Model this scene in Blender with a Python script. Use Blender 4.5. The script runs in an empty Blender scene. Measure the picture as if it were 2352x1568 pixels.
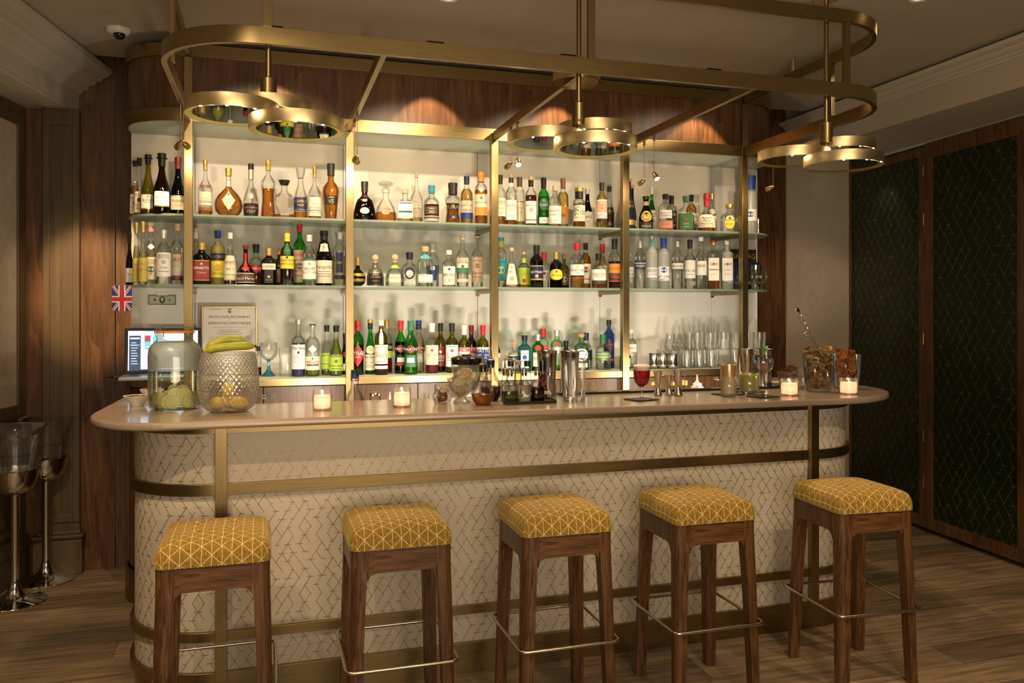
import bpy, math, random
from mathutils import Vector, Matrix
random.seed(7)
D = bpy.data; SC = bpy.context.scene; COL = SC.collection
# ------------------------------------------------------------------ camera
FPX, YAW, HOR, CPX, ZC = 1869.0, 0.292, 717.7, 1176.0, 1.5
cam = D.objects.new('camera', D.cameras.new('camera')); COL.objects.link(cam)
cam.location = (0, 0, ZC); cam.rotation_euler = (math.pi/2, 0, -YAW)
cam.data.sensor_width = 36; cam.data.lens = FPX/2352*36
cam.data.shift_y = (HOR-784)/2352; cam.data.clip_start = 0.02
SC.camera = cam
SN, CS = math.sin(YAW), math.cos(YAW)
def ray(u, v):
    x = (u-CPX)/FPX; y = (v-HOR)/FPX
    return SN+x*CS, CS-x*SN, -y
def pY(u, v, Y):
    """point of the photograph's ray on the vertical plane y = Y"""
    X, y, Z = ray(u, v); t = Y/y
    return X*t, ZC+Z*t
def pZ(u, v, z):
    """point of the photograph's ray on the level plane z"""
    X, y, Z = ray(u, v); t = (z-ZC)/Z
    return X*t, y*t
def dep(X, Y): return X*SN+Y*CS
# ------------------------------------------------------------------ world, exposure
SC.view_settings.view_transform = 'Standard'; SC.view_settings.look = 'None'
SC.view_settings.gamma = 1; SC.view_settings.use_curve_mapping = False
SC.view_settings.exposure = 0.72
SC.cycles.transparent_max_bounces = 24; SC.cycles.max_bounces = 7
SC.cycles.diffuse_bounces = 3; SC.cycles.glossy_bounces = 4; SC.cycles.transmission_bounces = 6
SC.cycles.caustics_reflective = False; SC.cycles.caustics_refractive = False
SC.cycles.sample_clamp_indirect = 3.0
W = D.worlds.new('world'); SC.world = W; W.use_nodes = True
W.node_tree.nodes['Background'].inputs[0].default_value = (1.0, .80, .56, 1)
W.node_tree.nodes['Background'].inputs[1].default_value = 0.055
WARM = (1.0, .74, .44)
def link(o):
    COL.objects.link(o); return o
def spot(loc, aim, power, deg=60, blend=.5, rad=.02, col=WARM, name='spot_light'):
    l = D.lights.new(name, 'SPOT'); l.energy = power; l.color = col
    l.spot_size = math.radians(deg); l.spot_blend = blend; l.shadow_soft_size = rad
    o = link(D.objects.new(name, l)); o.location = loc
    o.rotation_euler = (Vector(aim)-Vector(loc)).to_track_quat('-Z', 'Y').to_euler(); return o
def area(loc, aim, power, sx, sy, col=WARM, name='area_light'):
    l = D.lights.new(name, 'AREA'); l.shape = 'RECTANGLE'; l.size = sx; l.size_y = sy
    l.energy = power; l.color = col
    o = link(D.objects.new(name, l)); o.location = loc
    o.rotation_euler = (Vector(aim)-Vector(loc)).to_track_quat('-Z', 'Y').to_euler(); return o
def point(loc, power, rad=.01, col=(1, .62, .3), name='candle_light'):
    l = D.lights.new(name, 'POINT'); l.energy = power; l.color = col; l.shadow_soft_size = rad
    o = link(D.objects.new(name, l)); o.location = loc; return o
CEIL = 2.93
# added soft fill lights behind the camera, the second brightening the ceiling
area((.2, -1.2, 2.6), (.6, 3.6, 1.0), 8, 3.0, 1.4, (1, .80, .56))
area((.6, -.4, 1.25), (1.25, 2.5, 2.93), 38, 2.2, .9, (1, .80, .56), 'ceiling_fill_light')
# ceiling downlights in front of the bar
for x, y, ax, ay, az, p, dg in [(-.75, 1.55, -.50, 3.2, .55, 42, 46), (.30, 1.55, .35, 3.2, .50, 16, 46), (1.15, 1.55, 1.1, 3.2, .5, 13, 46),
                                (1.95, 1.6, 1.85, 3.1, .5, 12, 46), (2.75, 1.7, 2.5, 3.0, .5, 11, 46)]:
    spot((x, y, CEIL-.02), (ax, ay, az), p, dg, .45, .02)
# ceiling downlights that wash the bottle wall
WALLSP = [(-.15, 3.25, .1, 1.55, 40), (.75, 3.25, .8, 1.5, 36), (1.70, 3.25, 1.4, 1.5, 36), (2.86, 3.04, 2.2, 1.5, 32)]
for x, y, ax, az, p in WALLSP: spot((x, y, CEIL-.02), (ax, 4.83, az), p, 62, .5, .02, (1, .79, .53))
# work lights under the inner edge of the counter, shining on the back bar
for x, p in ((.25, 2.8), (.95, 3.4), (1.62, 4.0), (2.36, 3.4)): area((x, 3.70, 1.03), (x+.05, 4.83, 1.42), p, .10, .03, (1, .86, .66), 'work_light')
# square downlights tight to the canopy
SLOTS = [.03, .85, 1.60, 2.51]
for x in SLOTS: spot((x, 4.27, CEIL-.012), (x, 4.28, 1), 26, 76, .18, .012, (1, .70, .40))
# downlights above the serving side of the counter
for x, y in ((-.1, 3.7), (.80, 3.62), (1.75, 3.7), (2.6, 3.7)): spot((x, y, CEIL-.02), (x+.02, 3.5, 1.1), 13, 62, .6, .02)
for x in (.05, 1.25, 2.45): spot((x-.55, 1.25, CEIL-.02), (x, 3.02, 2.15), 26, 24, .5, .03)  # added spots that brighten the pendant drums
spot((-.92, 3.3, CEIL-.02), (-.97, 5.25, 1.60), 230, 19, .7, .02, (1, .68, .36))
spot((3.1, 3.7, CEIL-.02), (4.08, 5.36, 1.35), 14, 34, .6, .03)  # added spot that lifts the papered wall
# a downlight grazing the green doors
spot((4.20, 4.92, 2.655), (4.30, 4.95, 1.4), 2.2, 62, .35, .01)
# downlights of the side aisles
spot((-.85, 3.1, CEIL-.02), (-1.0, 4.7, .9), 12, 60, .5, .03)
spot((-1.0, 2.0, CEIL-.02), (-1.0, 3.6, 0), 60, 60, .4, .02)
spot((3.0, 1.0, CEIL-.02), (3.35, 3.0, 0), 50, 50, .4, .02)
spot((1.5, .8, CEIL-.02), (1.8, 2.75, 0), 34, 40, .4, .02)
# ------------------------------------------------------------------ materials
MATS = {}
def mat(name, col=(.5, .5, .5), rough=.5, metal=0.0, spec=None, emit=None, es=0, alpha=None, coat=0, trans=0, ior=None):
    if name in MATS: return MATS[name]
    m = D.materials.new(name); m.use_nodes = True; b = m.node_tree.nodes['Principled BSDF']
    b.inputs['Base Color'].default_value = (*col, 1); b.inputs['Roughness'].default_value = rough
    b.inputs['Metallic'].default_value = metal
    if spec is not None: b.inputs['Specular IOR Level'].default_value = spec
    if emit: b.inputs['Emission Color'].default_value = (*emit, 1); b.inputs['Emission Strength'].default_value = es
    if coat: b.inputs['Coat Weight'].default_value = coat; b.inputs['Coat Roughness'].default_value = .1
    if trans: b.inputs['Transmission Weight'].default_value = trans
    if ior: b.inputs['IOR'].default_value = ior
    MATS[name] = m; return m
def nodes(m):
    return m.node_tree.nodes, m.node_tree.links, m.node_tree.nodes['Principled BSDF']
def add_grain(m, c0, c1, scale=(1, 1, 1), nscale=6, detail=6, dist=0, bump=0, ramp=(.3, .7), rough=None, wave=0, coord='Object'):
    n, l, b = nodes(m)
    tc = n.new('ShaderNodeTexCoord'); mp = n.new('ShaderNodeMapping'); mp.inputs['Scale'].default_value = scale
    l.new(tc.outputs[coord], mp.inputs[0])
    nz = n.new('ShaderNodeTexNoise'); nz.inputs['Scale'].default_value = nscale; nz.inputs['Detail'].default_value = detail
    nz.inputs['Distortion'].default_value = dist
    l.new(mp.outputs[0], nz.inputs['Vector']); f = nz.outputs[0]
    if wave:
        mp2 = n.new('ShaderNodeMapping'); mp2.inputs['Scale'].default_value = (wave,)*3
        l.new(nz.outputs[0], mp2.inputs[0])
        sp = n.new('ShaderNodeSeparateXYZ'); l.new(mp2.outputs[0], sp.inputs[0])
        mm = n.new('ShaderNodeMath'); mm.operation = 'FRACT'; l.new(sp.outputs[0], mm.inputs[0])
        nf = n.new('ShaderNodeTexNoise'); nf.inputs['Detail'].default_value = 6; nf.inputs['Scale'].default_value = nscale*11; l.new(mp.outputs[0], nf.inputs['Vector'])
        ad = n.new('ShaderNodeMath'); ad.operation = 'MULTIPLY_ADD'; ad.inputs[1].default_value = .28
        l.new(mm.outputs[0], ad.inputs[0])
        ml = n.new('ShaderNodeMath'); ml.operation = 'MULTIPLY'; ml.inputs[1].default_value = .80
        l.new(nf.outputs[0], ml.inputs[0]); l.new(ml.outputs[0], ad.inputs[2]); f = ad.outputs[0]
    r = n.new('ShaderNodeValToRGB'); r.color_ramp.elements[0].position = ramp[0]; r.color_ramp.elements[1].position = ramp[1]
    r.color_ramp.elements[0].color = (*c0, 1); r.color_ramp.elements[1].color = (*c1, 1)
    l.new(f, r.inputs[0]); l.new(r.outputs[0], b.inputs['Base Color'])
    if bump:
        bp = n.new('ShaderNodeBump'); bp.inputs['Strength'].default_value = bump; bp.inputs['Distance'].default_value = .002
        l.new(f, bp.inputs['Height']); l.new(bp.outputs[0], b.inputs['Normal'])
    if rough:
        mr = n.new('ShaderNodeMapRange'); mr.inputs[3].default_value = rough[0]; mr.inputs[4].default_value = rough[1]
        l.new(f, mr.inputs[0]); l.new(mr.outputs[0], b.inputs['Roughness'])
    return m
def brass(name, scale, c0=(.285, .212, .097), c1=(.35, .262, .125), rough=(.28, .40)):
    return add_grain(mat(name, metal=1), c0, c1, scale, 8, 4, rough=rough, bump=.02)
BR_H = brass('brushed_brass_along_x', (1, 60, 60)); BR_V = brass('brushed_brass_upright', (60, 60, 1))
BR_Y = brass('brushed_brass_along_y', (60, 1, 60))
BR_D = brass('brushed_brass_disc', (8, 8, 60), (.72, .56, .30), (.82, .66, .38), (.34, .44))
GOLD = mat('polished_gold', (.98, .80, .22), .28, 1)
LAMPB = mat('satin_lamp_brass', (.55, .38, .14), .25, 1)
MIRR = mat('dark_mirror', (.30, .30, .29), .03, 1)
STEEL = mat('stainless_steel', (.55, .52, .48), .16, 1)
CHROME = mat('chrome', (.75, .73, .70), .08, 1)
RODST = mat('satin_footrest_steel', (.52, .46, .38), .28, 1)
WAL_V = add_grain(mat('walnut_upright', rough=.38), (.055, .023, .008), (.195, .092, .036), (3.2, 3.2, .30), 1.8, 3, .8, wave=7, ramp=(.25, .85), bump=.05)
WAL_S = add_grain(mat('walnut_stool', rough=.36), (.030, .012, .005), (.19, .085, .030), (16, 16, .7), 1.5, 3, .5, wave=6, ramp=(.28, .82), bump=.04)
WAL_X = add_grain(mat('walnut_along_x', rough=.36), (.035, .014, .006), (.20, .090, .034), (.7, 16, 16), 1.5, 3, .5, wave=6, ramp=(.28, .82), bump=.04)
OAKP = add_grain(mat('stained_oak_panelling', rough=.42), (.085, .056, .026), (.125, .084, .040), (18, 18, .7), 3, 5, .2, ramp=(.3, .7), bump=.08)
OAKD = add_grain(mat('reddish_bead', rough=.4), (.13, .05, .018), (.17, .07, .026), (10, 10, 1), 3)
PLASTER = add_grain(mat('cream_plaster', rough=.7), (.50, .43, .34), (.53, .46, .365), (1, 1, 1), 3, 3)
CORN = mat('cream_gloss_moulding', (.56, .50, .41), .38)
CREAMP = mat('cream_panel_leather', (.60, .53, .43), .45)
BRLINE = mat('brass_inlay_line', (.36, .25, .09), .4, .6)
WPAPER = mat('cream_wallpaper', (.56, .47, .36), .6); WLINE = mat('wallpaper_line', (.40, .31, .2), .6)
GREENP = add_grain(mat('dark_green_panel', rough=.42), (.006, .014, .006), (.010, .022, .010), (4, 4, 4), 4)
GLINE = mat('gold_line_on_green', (.36, .30, .10), .45, .3)
BACKW = mat("white_lacquered_glass", (.80, .77, .71), .55)
SOFW = mat('sage_white_soffit', (.46, .50, .43), .45)
COUNT = add_grain(mat('champagne_lacquer_counter', rough=.3, metal=.35, coat=.5), (.44, .335, .26), (.47, .36, .28), (60, 60, 60), 8, 2)
BLACK = mat('black', (.012, .012, .013), .4); BLACKG = mat('black_gloss', (.01, .01, .011), .12)
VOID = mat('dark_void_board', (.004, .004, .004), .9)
def glassmat(name, tint, edge=.55, gloss=.10, rough=.02, diff=0, dcol=None):
    """thin-walled glass: tinted transparency, darker where the wall is seen edge-on, fresnel gloss"""
    if name in MATS: return MATS[name]
    m = D.materials.new(name); m.use_nodes = True; n = m.node_tree.nodes; l = m.node_tree.links; n.clear()
    out = n.new('ShaderNodeOutputMaterial'); tr = n.new('ShaderNodeBsdfTransparent'); gl = n.new('ShaderNodeBsdfGlossy')
    gl.inputs['Roughness'].default_value = rough
    lw = n.new('ShaderNodeLayerWeight'); lw.inputs[0].default_value = .5
    pw = n.new('ShaderNodeMath'); pw.operation = 'POWER'; pw.inputs[1].default_value = 5.0; l.new(lw.outputs[1], pw.inputs[0])
    cm = n.new('ShaderNodeMix'); cm.data_type = 'RGBA'; l.new(pw.outputs[0], cm.inputs[0])
    cm.inputs[6].default_value = (*tint, 1); cm.inputs[7].default_value = (*[t*t*(1-edge) for t in tint], 1)
    l.new(cm.outputs[2], tr.inputs[0])
    fr = n.new('ShaderNodeFresnel'); fr.inputs[0].default_value = 1.5
    mx = n.new('ShaderNodeMixShader'); ml = n.new('ShaderNodeMath'); ml.operation = 'MULTIPLY_ADD'
    ml.inputs[1].default_value = .6; ml.inputs[2].default_value = gloss*.2; l.new(fr.outputs[0], ml.inputs[0])
    l.new(ml.outputs[0], mx.inputs[0]); l.new(tr.outputs[0], mx.inputs[1]); l.new(gl.outputs[0], mx.inputs[2]); last = mx
    if diff:
        df = n.new('ShaderNodeBsdfDiffuse'); df.inputs[0].default_value = (*(dcol or tint), 1)
        tl = n.new('ShaderNodeBsdfTranslucent'); tl.inputs[0].default_value = (*(dcol or tint), 1)
        dd = n.new('ShaderNodeMixShader'); dd.inputs[0].default_value = .38; l.new(df.outputs[0], dd.inputs[1]); l.new(tl.outputs[0], dd.inputs[2])
        m2 = n.new('ShaderNodeMixShader'); m2.inputs[0].default_value = diff
        l.new(tr.outputs[0], m2.inputs[1]); l.new(dd.outputs[0], m2.inputs[2])
        l.new(m2.outputs[0], mx.inputs[1])
    l.new(last.outputs[0], out.inputs[0]); MATS[name] = m; return m
SHELFG = glassmat('sage_shelf_glass', (.86, .95, .88), .4, .12, .08, diff=.45, dcol=(.66, .80, .70))
# ------------------------------------------------------------------ mesh building
class MB:
    def __init__(s): s.v = []; s.f = []; s.m = []; s.sm = []
    def add(s, vs, fs, mi=0, smooth=False):
        b = len(s.v); s.v += [tuple(p) for p in vs]
        s.f += [tuple(i+b for i in f) for f in fs]; s.m += [mi]*len(fs); s.sm += [smooth]*len(fs); return s
    def box(s, x0, x1, y0, y1, z0, z1, mi=0, M=None):
        v = [(x0, y0, z0), (x1, y0, z0), (x1, y1, z0), (x0, y1, z0), (x0, y0, z1), (x1, y0, z1), (x1, y1, z1), (x0, y1, z1)]
        if M: v = [M @ Vector(p) for p in v]
        return s.add(v, [(0, 3, 2, 1), (4, 5, 6, 7), (0, 1, 5, 4), (1, 2, 6, 5), (2, 3, 7, 6), (3, 0, 4, 7)], mi)
    def lathe(s, prof, seg=24, c=(0, 0, 0), mi=0, capb=True, capt=True, sq=None, dr=1.0, ang=0, smooth=True):
        vs = []; fs = []
        for (r, z) in prof:
            for k in range(seg):
                t = 2*math.pi*k/seg; x, y = xsec(t, sq)
                x *= r; y *= r*dr
                if ang: x, y = x*math.cos(ang)-y*math.sin(ang), x*math.sin(ang)+y*math.cos(ang)
                vs.append((c[0]+x, c[1]+y, c[2]+z))
        for i in range(len(prof)-1):
            for k in range(seg):
                a = i*seg+k; b = i*seg+(k+1) % seg; fs.append((a, b, b+seg, a+seg))
        s.add(vs, fs, mi, smooth)
        caps = []
        if capb: caps.append(tuple(range(seg-1, -1, -1)))
        if capt: caps.append(tuple(range((len(prof)-1)*seg, len(prof)*seg)))
        b = len(s.v)-len(vs)
        for cp in caps: s.f.append(tuple(i+b for i in cp)); s.m.append(mi); s.sm.append(False)
        return s
    def tube(s, pts, r, seg=8, closed=False, mi=0):
        pts = [Vector(p) for p in pts]; n = len(pts); vs = []; fs = []; prev = None
        rr = r if isinstance(r, (list, tuple)) else [r]*n
        for i, p in enumerate(pts):
            if closed: t = pts[(i+1) % n]-pts[i-1]
            else: t = pts[min(i+1, n-1)]-pts[max(i-1, 0)]
            t.normalize()
            if prev is None:
                a = Vector((0, 0, 1)) if abs(t.z) < .9 else Vector((1, 0, 0)); u = t.cross(a).normalized()
            else: u = (prev-t*prev.dot(t)).normalized()
            prev = u; w = t.cross(u)
            for k in range(seg):
                q = 2*math.pi*k/seg; vs.append(p+(u*math.cos(q)+w*math.sin(q))*rr[i])
        for i in range(n if closed else n-1):
            for k in range(seg):
                a = i*seg+k; b = i*seg+(k+1) % seg; j = (i+1) % n
                fs.append((a, b, j*seg+(k+1) % seg, j*seg+k))
        s.add(vs, fs, mi, True)
        if not closed: s.add([vs[k] for k in range(seg)]+[vs[(n-1)*seg+k] for k in range(seg)], [tuple(range(seg-1, -1, -1)), tuple(range(seg, 2*seg))], mi)
        return s
    def bar(s, path, th, z0, z1, closed=False, mi=0):
        """flat bar swept along a plan path [(x, y)...]"""
        n = len(path); vs = []; fs = []
        for i in range(n):
            a = Vector(path[i-1]) if (closed or i > 0) else Vector(path[0]); b = Vector(path[(i+1) % n]) if (closed or i < n-1) else Vector(path[-1])
            p = Vector(path[i]); t = (b-a).normalized(); nn = Vector((-t.y, t.x))*th/2
            vs += [(*(p+nn), z0), (*(p-nn), z0), (*(p-nn), z1), (*(p+nn), z1)]
        for i in range(n if closed else n-1):
            a = 4*i; b = 4*((i+1) % n)
            for k in range(4): fs.append((a+k, a+(k+1) % 4, b+(k+1) % 4, b+k))
        if not closed: fs += [(3, 2, 1, 0), (4*n-4, 4*n-3, 4*n-2, 4*n-1)]
        sm_ = [True]*(4*(n if closed else n-1)); b_ = len(s.f); s.add(vs, fs, mi)
        for i_ in range(len(sm_)): s.sm[b_+i_] = True
        return s
    def slab(s, outline, z0, z1, mi=0):
        n = len(outline); vs = [(x, y, z0) for x, y in outline]+[(x, y, z1) for x, y in outline]
        fs = [tuple(range(n-1, -1, -1)), tuple(range(n, 2*n))]+[(i, (i+1) % n, n+(i+1) % n, n+i) for i in range(n)]
        return s.add(vs, fs, mi)
    def sphere(s, c, r, seg=12, rings=8, mi=0, sc=(1, 1, 1)):
        prof = [(max(1e-5, r*math.sin(math.pi*i/rings)), -r*math.cos(math.pi*i/rings)) for i in range(rings+1)]
        b = len(s.v); s.lathe(prof, seg, (0, 0, 0), mi, False, False)
        for i in range(b, len(s.v)):
            x, y, z = s.v[i]; s.v[i] = (c[0]+x*sc[0], c[1]+y*sc[1], c[2]+z*sc[2])
        return s
    def build(s, name, mats, parent=None, loc=None, rz=0, bevel=0, fix=False):
        me = D.meshes.new(name); me.from_pydata(s.v, [], s.f)
        for m in (mats if isinstance(mats, (list, tuple)) else [mats]): me.materials.append(m)
        me.polygons.foreach_set('material_index', s.m); me.polygons.foreach_set('use_smooth', s.sm)
        me.update()
        if any(s.sm): me.set_sharp_from_angle(angle=.75)
        o = link(D.objects.new(name, me))
        if fix:
            import bmesh
            bm = bmesh.new(); bm.from_mesh(me); bmesh.ops.recalc_face_normals(bm, faces=bm.faces); bm.to_mesh(me); bm.free()
        if parent: o.parent = parent
        if loc: o.location = loc
        if rz: o.rotation_euler[2] = rz
        if bevel:
            md = o.modifiers.new('bevel', 'BEVEL'); md.width = bevel; md.segments = 2; md.limit_method = 'ANGLE'; md.angle_limit = .7
        return o
def xsec(t, sq=None):
    c, s_ = math.cos(t), math.sin(t)
    if not sq: return c, s_
    k = (abs(c)**sq+abs(s_)**sq)**(-1/sq); return c*k, s_*k
def tag(o, label=None, cat=None, group=None, kind=None):
    if label: o['label'] = label
    if cat: o['category'] = cat
    if group: o['group'] = group
    if kind: o['kind'] = kind
    return o
def empty(name, loc=(0, 0, 0), rz=0, label=None, cat=None, group=None):
    o = link(D.objects.new(name, None)); o.empty_display_size = .05; o.location = loc; o.rotation_euler[2] = rz
    return tag(o, label, cat, group)
def struct(name, mb, mats, bevel=0, parent=None, fix=False):
    o = mb.build(name, mats, parent, bevel=bevel, fix=fix)
    if not parent: tag(o, kind='structure')
    return o
def arc(cx, cy, r, a0, a1, n=12):
    return [(cx+r*math.cos(math.radians(a0+(a1-a0)*i/n)), cy+r*math.sin(math.radians(a0+(a1-a0)*i/n))) for i in range(n+1)]
def copy_tree(o, parent=None):
    c = o.copy(); COL.objects.link(c)
    if parent: c.parent = parent
    for ch in list(o.children): copy_tree(ch, c)
    return c
# ------------------------------------------------------------------ lettering
CHARS = "ABCDEFGHIJKLMNOPQRSTUVWXYZabcdefghijklmnopqrstuvwxyz0123456789&.,'-$ÉÈËÇÓé余市:%"
GL = {}
def _glyphs():
    obs = []
    for ch in CHARS:
        for body in (ch, ch+ch):
            cu = D.curves.new('g', 'FONT'); cu.body = body; cu.size = 1; cu.resolution_u = 2
            o = link(D.objects.new('g', cu)); obs.append(o)
    dg = bpy.context.evaluated_depsgraph_get()
    for i, ch in enumerate(CHARS):
        ms = []
        for k in (0, 1):
            me = D.meshes.new_from_object(obs[2*i+k].evaluated_get(dg))
            ms.append(([tuple(v.co)[:2] for v in me.vertices], [tuple(p.vertices) for p in me.polygons])); D.meshes.remove(me)
        if not ms[0][0]: continue
        w1 = max(v[0] for v in ms[0][0]); w2 = max(v[0] for v in ms[1][0]); GL[ch] = (ms[0][0], ms[0][1], w2-w1)
    for o in obs:
        cu = o.data; D.objects.remove(o); D.curves.remove(cu)
_glyphs()
def text2d(s, bold=0):
    vs = []; fs = []; x = 0
    for ch in s:
        if ch == ' ' or ch not in GL: x += .3; continue
        gv, gf, adv = GL[ch]; b = len(vs)
        vs += [(x+p[0], p[1]) for p in gv]; fs += [tuple(i+b for i in f) for f in gf]; x += adv
    return vs, fs, x
def flat_text(mb, s, f, w, h, mi, maxw=None, wide=1.0):
    """letters centred on (0,0), cap height h, mapped by f(x, z)"""
    vs, fs, tw = text2d(s)
    if not vs: return
    k = h/.72; kx = k*wide
    if maxw and tw*kx > maxw: kx = maxw/tw
    mb.add([f(w+(x-tw/2)*kx, (y-.36)*k) for x, y in vs], fs, mi)
# ------------------------------------------------------------------ cube-line pattern
_pt = random.Random(3)
PT = {(i, j): (_pt.random(), _pt.random(), _pt.random(), _pt.random(), _pt.random()) for i in range(9) for j in range(8)}
def line_pattern(mb, u0, u1, v0, v1, L, lw, f, mi, over=.18, p=.72, tick=.62):
    """broken lines along the edges of a lattice of cubes; f(u, v) puts them on the surface"""
    dv = L*.76; du = L*.5; j0 = int(math.floor(v0/dv))-1; j1 = int(math.ceil(v1/dv))+1
    i0 = int(math.floor(u0/L))-1; i1 = int(math.ceil(u1/L))+1
    cnt = [0]
    def seg(a, b):
        cnt[0] += 1; q_ = (cnt[0] % 7)*.00012
        if max(a[1], b[1]) > v1 or min(a[1], b[1]) < v0:        # clip in v
            t0, t1 = 0, 1; d = b[1]-a[1]
            if abs(d) < 1e-9: return
            ta, tb = (v0-a[1])/d, (v1-a[1])/d
            if ta > tb: ta, tb = tb, ta
            t0, t1 = max(0, ta), min(1, tb)
            if t1-t0 < .05: return
            a, b = (a[0]+(b[0]-a[0])*t0, a[1]+d*t0), (a[0]+(b[0]-a[0])*t1, a[1]+d*t1)
        if min(a[0], b[0]) < u0 or max(a[0], b[0]) > u1:
            d = b[0]-a[0]
            if abs(d) < 1e-9: return
            ta, tb = (u0-a[0])/d, (u1-a[0])/d
            if ta > tb: ta, tb = tb, ta
            t0, t1 = max(0, ta), min(1, tb)
            if t1-t0 < .05: return
            a, b = (a[0]+d*t0, a[1]+(b[1]-a[1])*t0), (a[0]+d*t1, a[1]+(b[1]-a[1])*t1)
        dx, dy = b[0]-a[0], b[1]-a[1]; n = math.hypot(dx, dy); nx, ny = -dy/n*lw/2, dx/n*lw/2
        mb.add([f(a[0]+nx, a[1]+ny, q_), f(a[0]-nx, a[1]-ny, q_), f(b[0]-nx, b[1]-ny, q_), f(b[0]+nx, b[1]+ny, q_)], [(0, 1, 2, 3)], mi)
    for j in range(j0, j1+1):
        for i in range(i0, i1+1):
            x = i*L+(du if j % 2 else 0); y = j*dv; h = PT[(i % 9, j % 8)]
            if h[0] < .5+p-.5: e = over if h[3] < .4 else 0; seg((x-du*e, y-dv*e), (x+du*(1+e), y+dv*(1+e)))
            if h[0] > 1-p: e = over if h[4] < .4 else 0; seg((x+du*e, y-dv*e), (x-du*(1+e), y+dv*(1+e)))
            if h[2] < tick: seg((x-L*.32*(h[3] > .35), y), (x+L*.32*(h[4] > .35)+L*.02, y))
# ================================================================== the room
XP = [-.385, .4234, 1.2317, 2.04, 2.848]       # brass posts of the back bar
ZS1, ZS2, ZB = 2.007, 1.6457, 1.155            # tops of the glass shelves and of the back counter
CT = 1.105                                     # top of the bar counter
# floor of oak boards running along the bar
FL = mat('oak_floor', rough=.42); n_, l_, b_ = nodes(FL)
tc = n_.new('ShaderNodeTexCoord'); bk = n_.new('ShaderNodeTexBrick')
bk.inputs['Color1'].default_value = (0, 0, 0, 1); bk.inputs['Color2'].default_value = (1, 1, 1, 1); bk.inputs['Mortar'].default_value = (.5, .5, .5, 1)
bk.inputs['Scale'].default_value = 1; bk.inputs['Mortar Size'].default_value = .0012; bk.inputs['Brick Width'].default_value = 1.75
bk.inputs['Row Height'].default_value = .185; bk.offset = .37; bk.offset_frequency = 3; bk.inputs['Bias'].default_value = 0
l_.new(tc.outputs['Object'], bk.inputs['Vector'])
mp = n_.new('ShaderNodeMapping'); mp.inputs['Scale'].default_value = (1.1, 14, 1); l_.new(tc.outputs['Object'], mp.inputs[0])
nz = n_.new('ShaderNodeTexNoise'); nz.inputs['Scale'].default_value = 3; nz.inputs['Detail'].default_value = 7; nz.inputs['Distortion'].default_value = .5
va = n_.new('ShaderNodeVectorMath'); va.operation = 'MULTIPLY_ADD'; va.inputs[1].default_value = (9, 9, 9)
l_.new(bk.outputs['Color'], va.inputs[0]); l_.new(mp.outputs[0], va.inputs[2]); l_.new(va.outputs[0], nz.inputs['Vector'])
r1 = n_.new('ShaderNodeValToRGB'); r1.color_ramp.elements[0].color = (.16, .125, .085, 1); r1.color_ramp.elements[1].color = (.42, .31, .20, 1)
r1.color_ramp.elements.new(.5).color = (.30, .22, .14, 1)
l_.new(bk.outputs['Color'], r1.inputs[0])
r2 = n_.new('ShaderNodeValToRGB'); r2.color_ramp.elements[0].position = .32; r2.color_ramp.elements[1].position = .7
r2.color_ramp.elements[0].color = (.55, .52, .48, 1); r2.color_ramp.elements[1].color = (1.15, 1.12, 1.08, 1)
l_.new(nz.outputs[0], r2.inputs[0])
mx = n_.new('ShaderNodeMix'); mx.data_type = 'RGBA'; mx.blend_type = 'MULTIPLY'; mx.inputs[0].default_value = 1
l_.new(r1.outputs[0], mx.inputs[6]); l_.new(r2.outputs[0], mx.inputs[7])
m3 = n_.new('ShaderNodeMix'); m3.data_type = 'RGBA'; l_.new(bk.outputs['Fac'], m3.inputs[0]); l_.new(mx.outputs[2], m3.inputs[6]); m3.inputs[7].default_value = (.03, .02, .012, 1)
l_.new(m3.outputs[2], b_.inputs['Base Color'])
struct('floor', MB().box(-3.2, 6, -3, 6, -.1, 0), FL)
# ceiling: ends short of the back wall in a dark gap
LD = Vector((.2029, .9833)).normalized(); LN = Vector((LD.y, -LD.x))      # left wall direction and inward normal
def LW(t, d=0): p = Vector((-1.31, 5.3))-LD*t+LN*d; return (p.x, p.y)    # t metres towards the camera, d into the room
RD = Vector((.0821, 1)).normalized(); RN = Vector((-RD.y, RD.x))
def RW(t, d=0): p = Vector((4.308, 4.61))+RD*t+RN*d; return (p.x, p.y)
co = [(-2.6, -3), (4.6, -3), (4.6, 4.95), (3.35, 4.95)]+arc(3.33, 4.87, .12, 60, 160, 4)[:0]+[(-.75, 5.0)]+arc(-.93, 4.87, .13, 90, 180, 6)+[(-1.06, 4.8), (-1.4, 4.8)]
struct('ceiling', MB().slab(co, CEIL, CEIL+.1), PLASTER, fix=True)
struct('trim_1', MB().box(-2.6, 4.7, 4.7, 5.8, CEIL+.14, CEIL+.2), VOID)  # black cover added to keep the gap behind the ceiling dark
# walnut wall behind the bar and wallpapered wall beside it
wl = MB().box(-1.5, -.859, 5.25, 5.29, 0, 3.05).box(-.853, 3.25, 5.25, 5.29, 0, 3.05).box(3.25, 3.59, 5.25, 5.29, 0, 3.05).box(3.595, 3.722, 5.25, 5.29, 0, 3.05)
struct('wall_back', wl, WAL_V)
wp = MB().box(3.70, 4.45, 5.36, 5.40, 0, 3.05)
line_pattern(wp, 3.73, 4.40, .9, 2.67, .084, .0014, lambda u, v, k: (u, 5.3592-k, v), 1, over=0, p=.62, tick=.45)
struct('wall_back_papered', wp, [WPAPER, WLINE])
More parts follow.
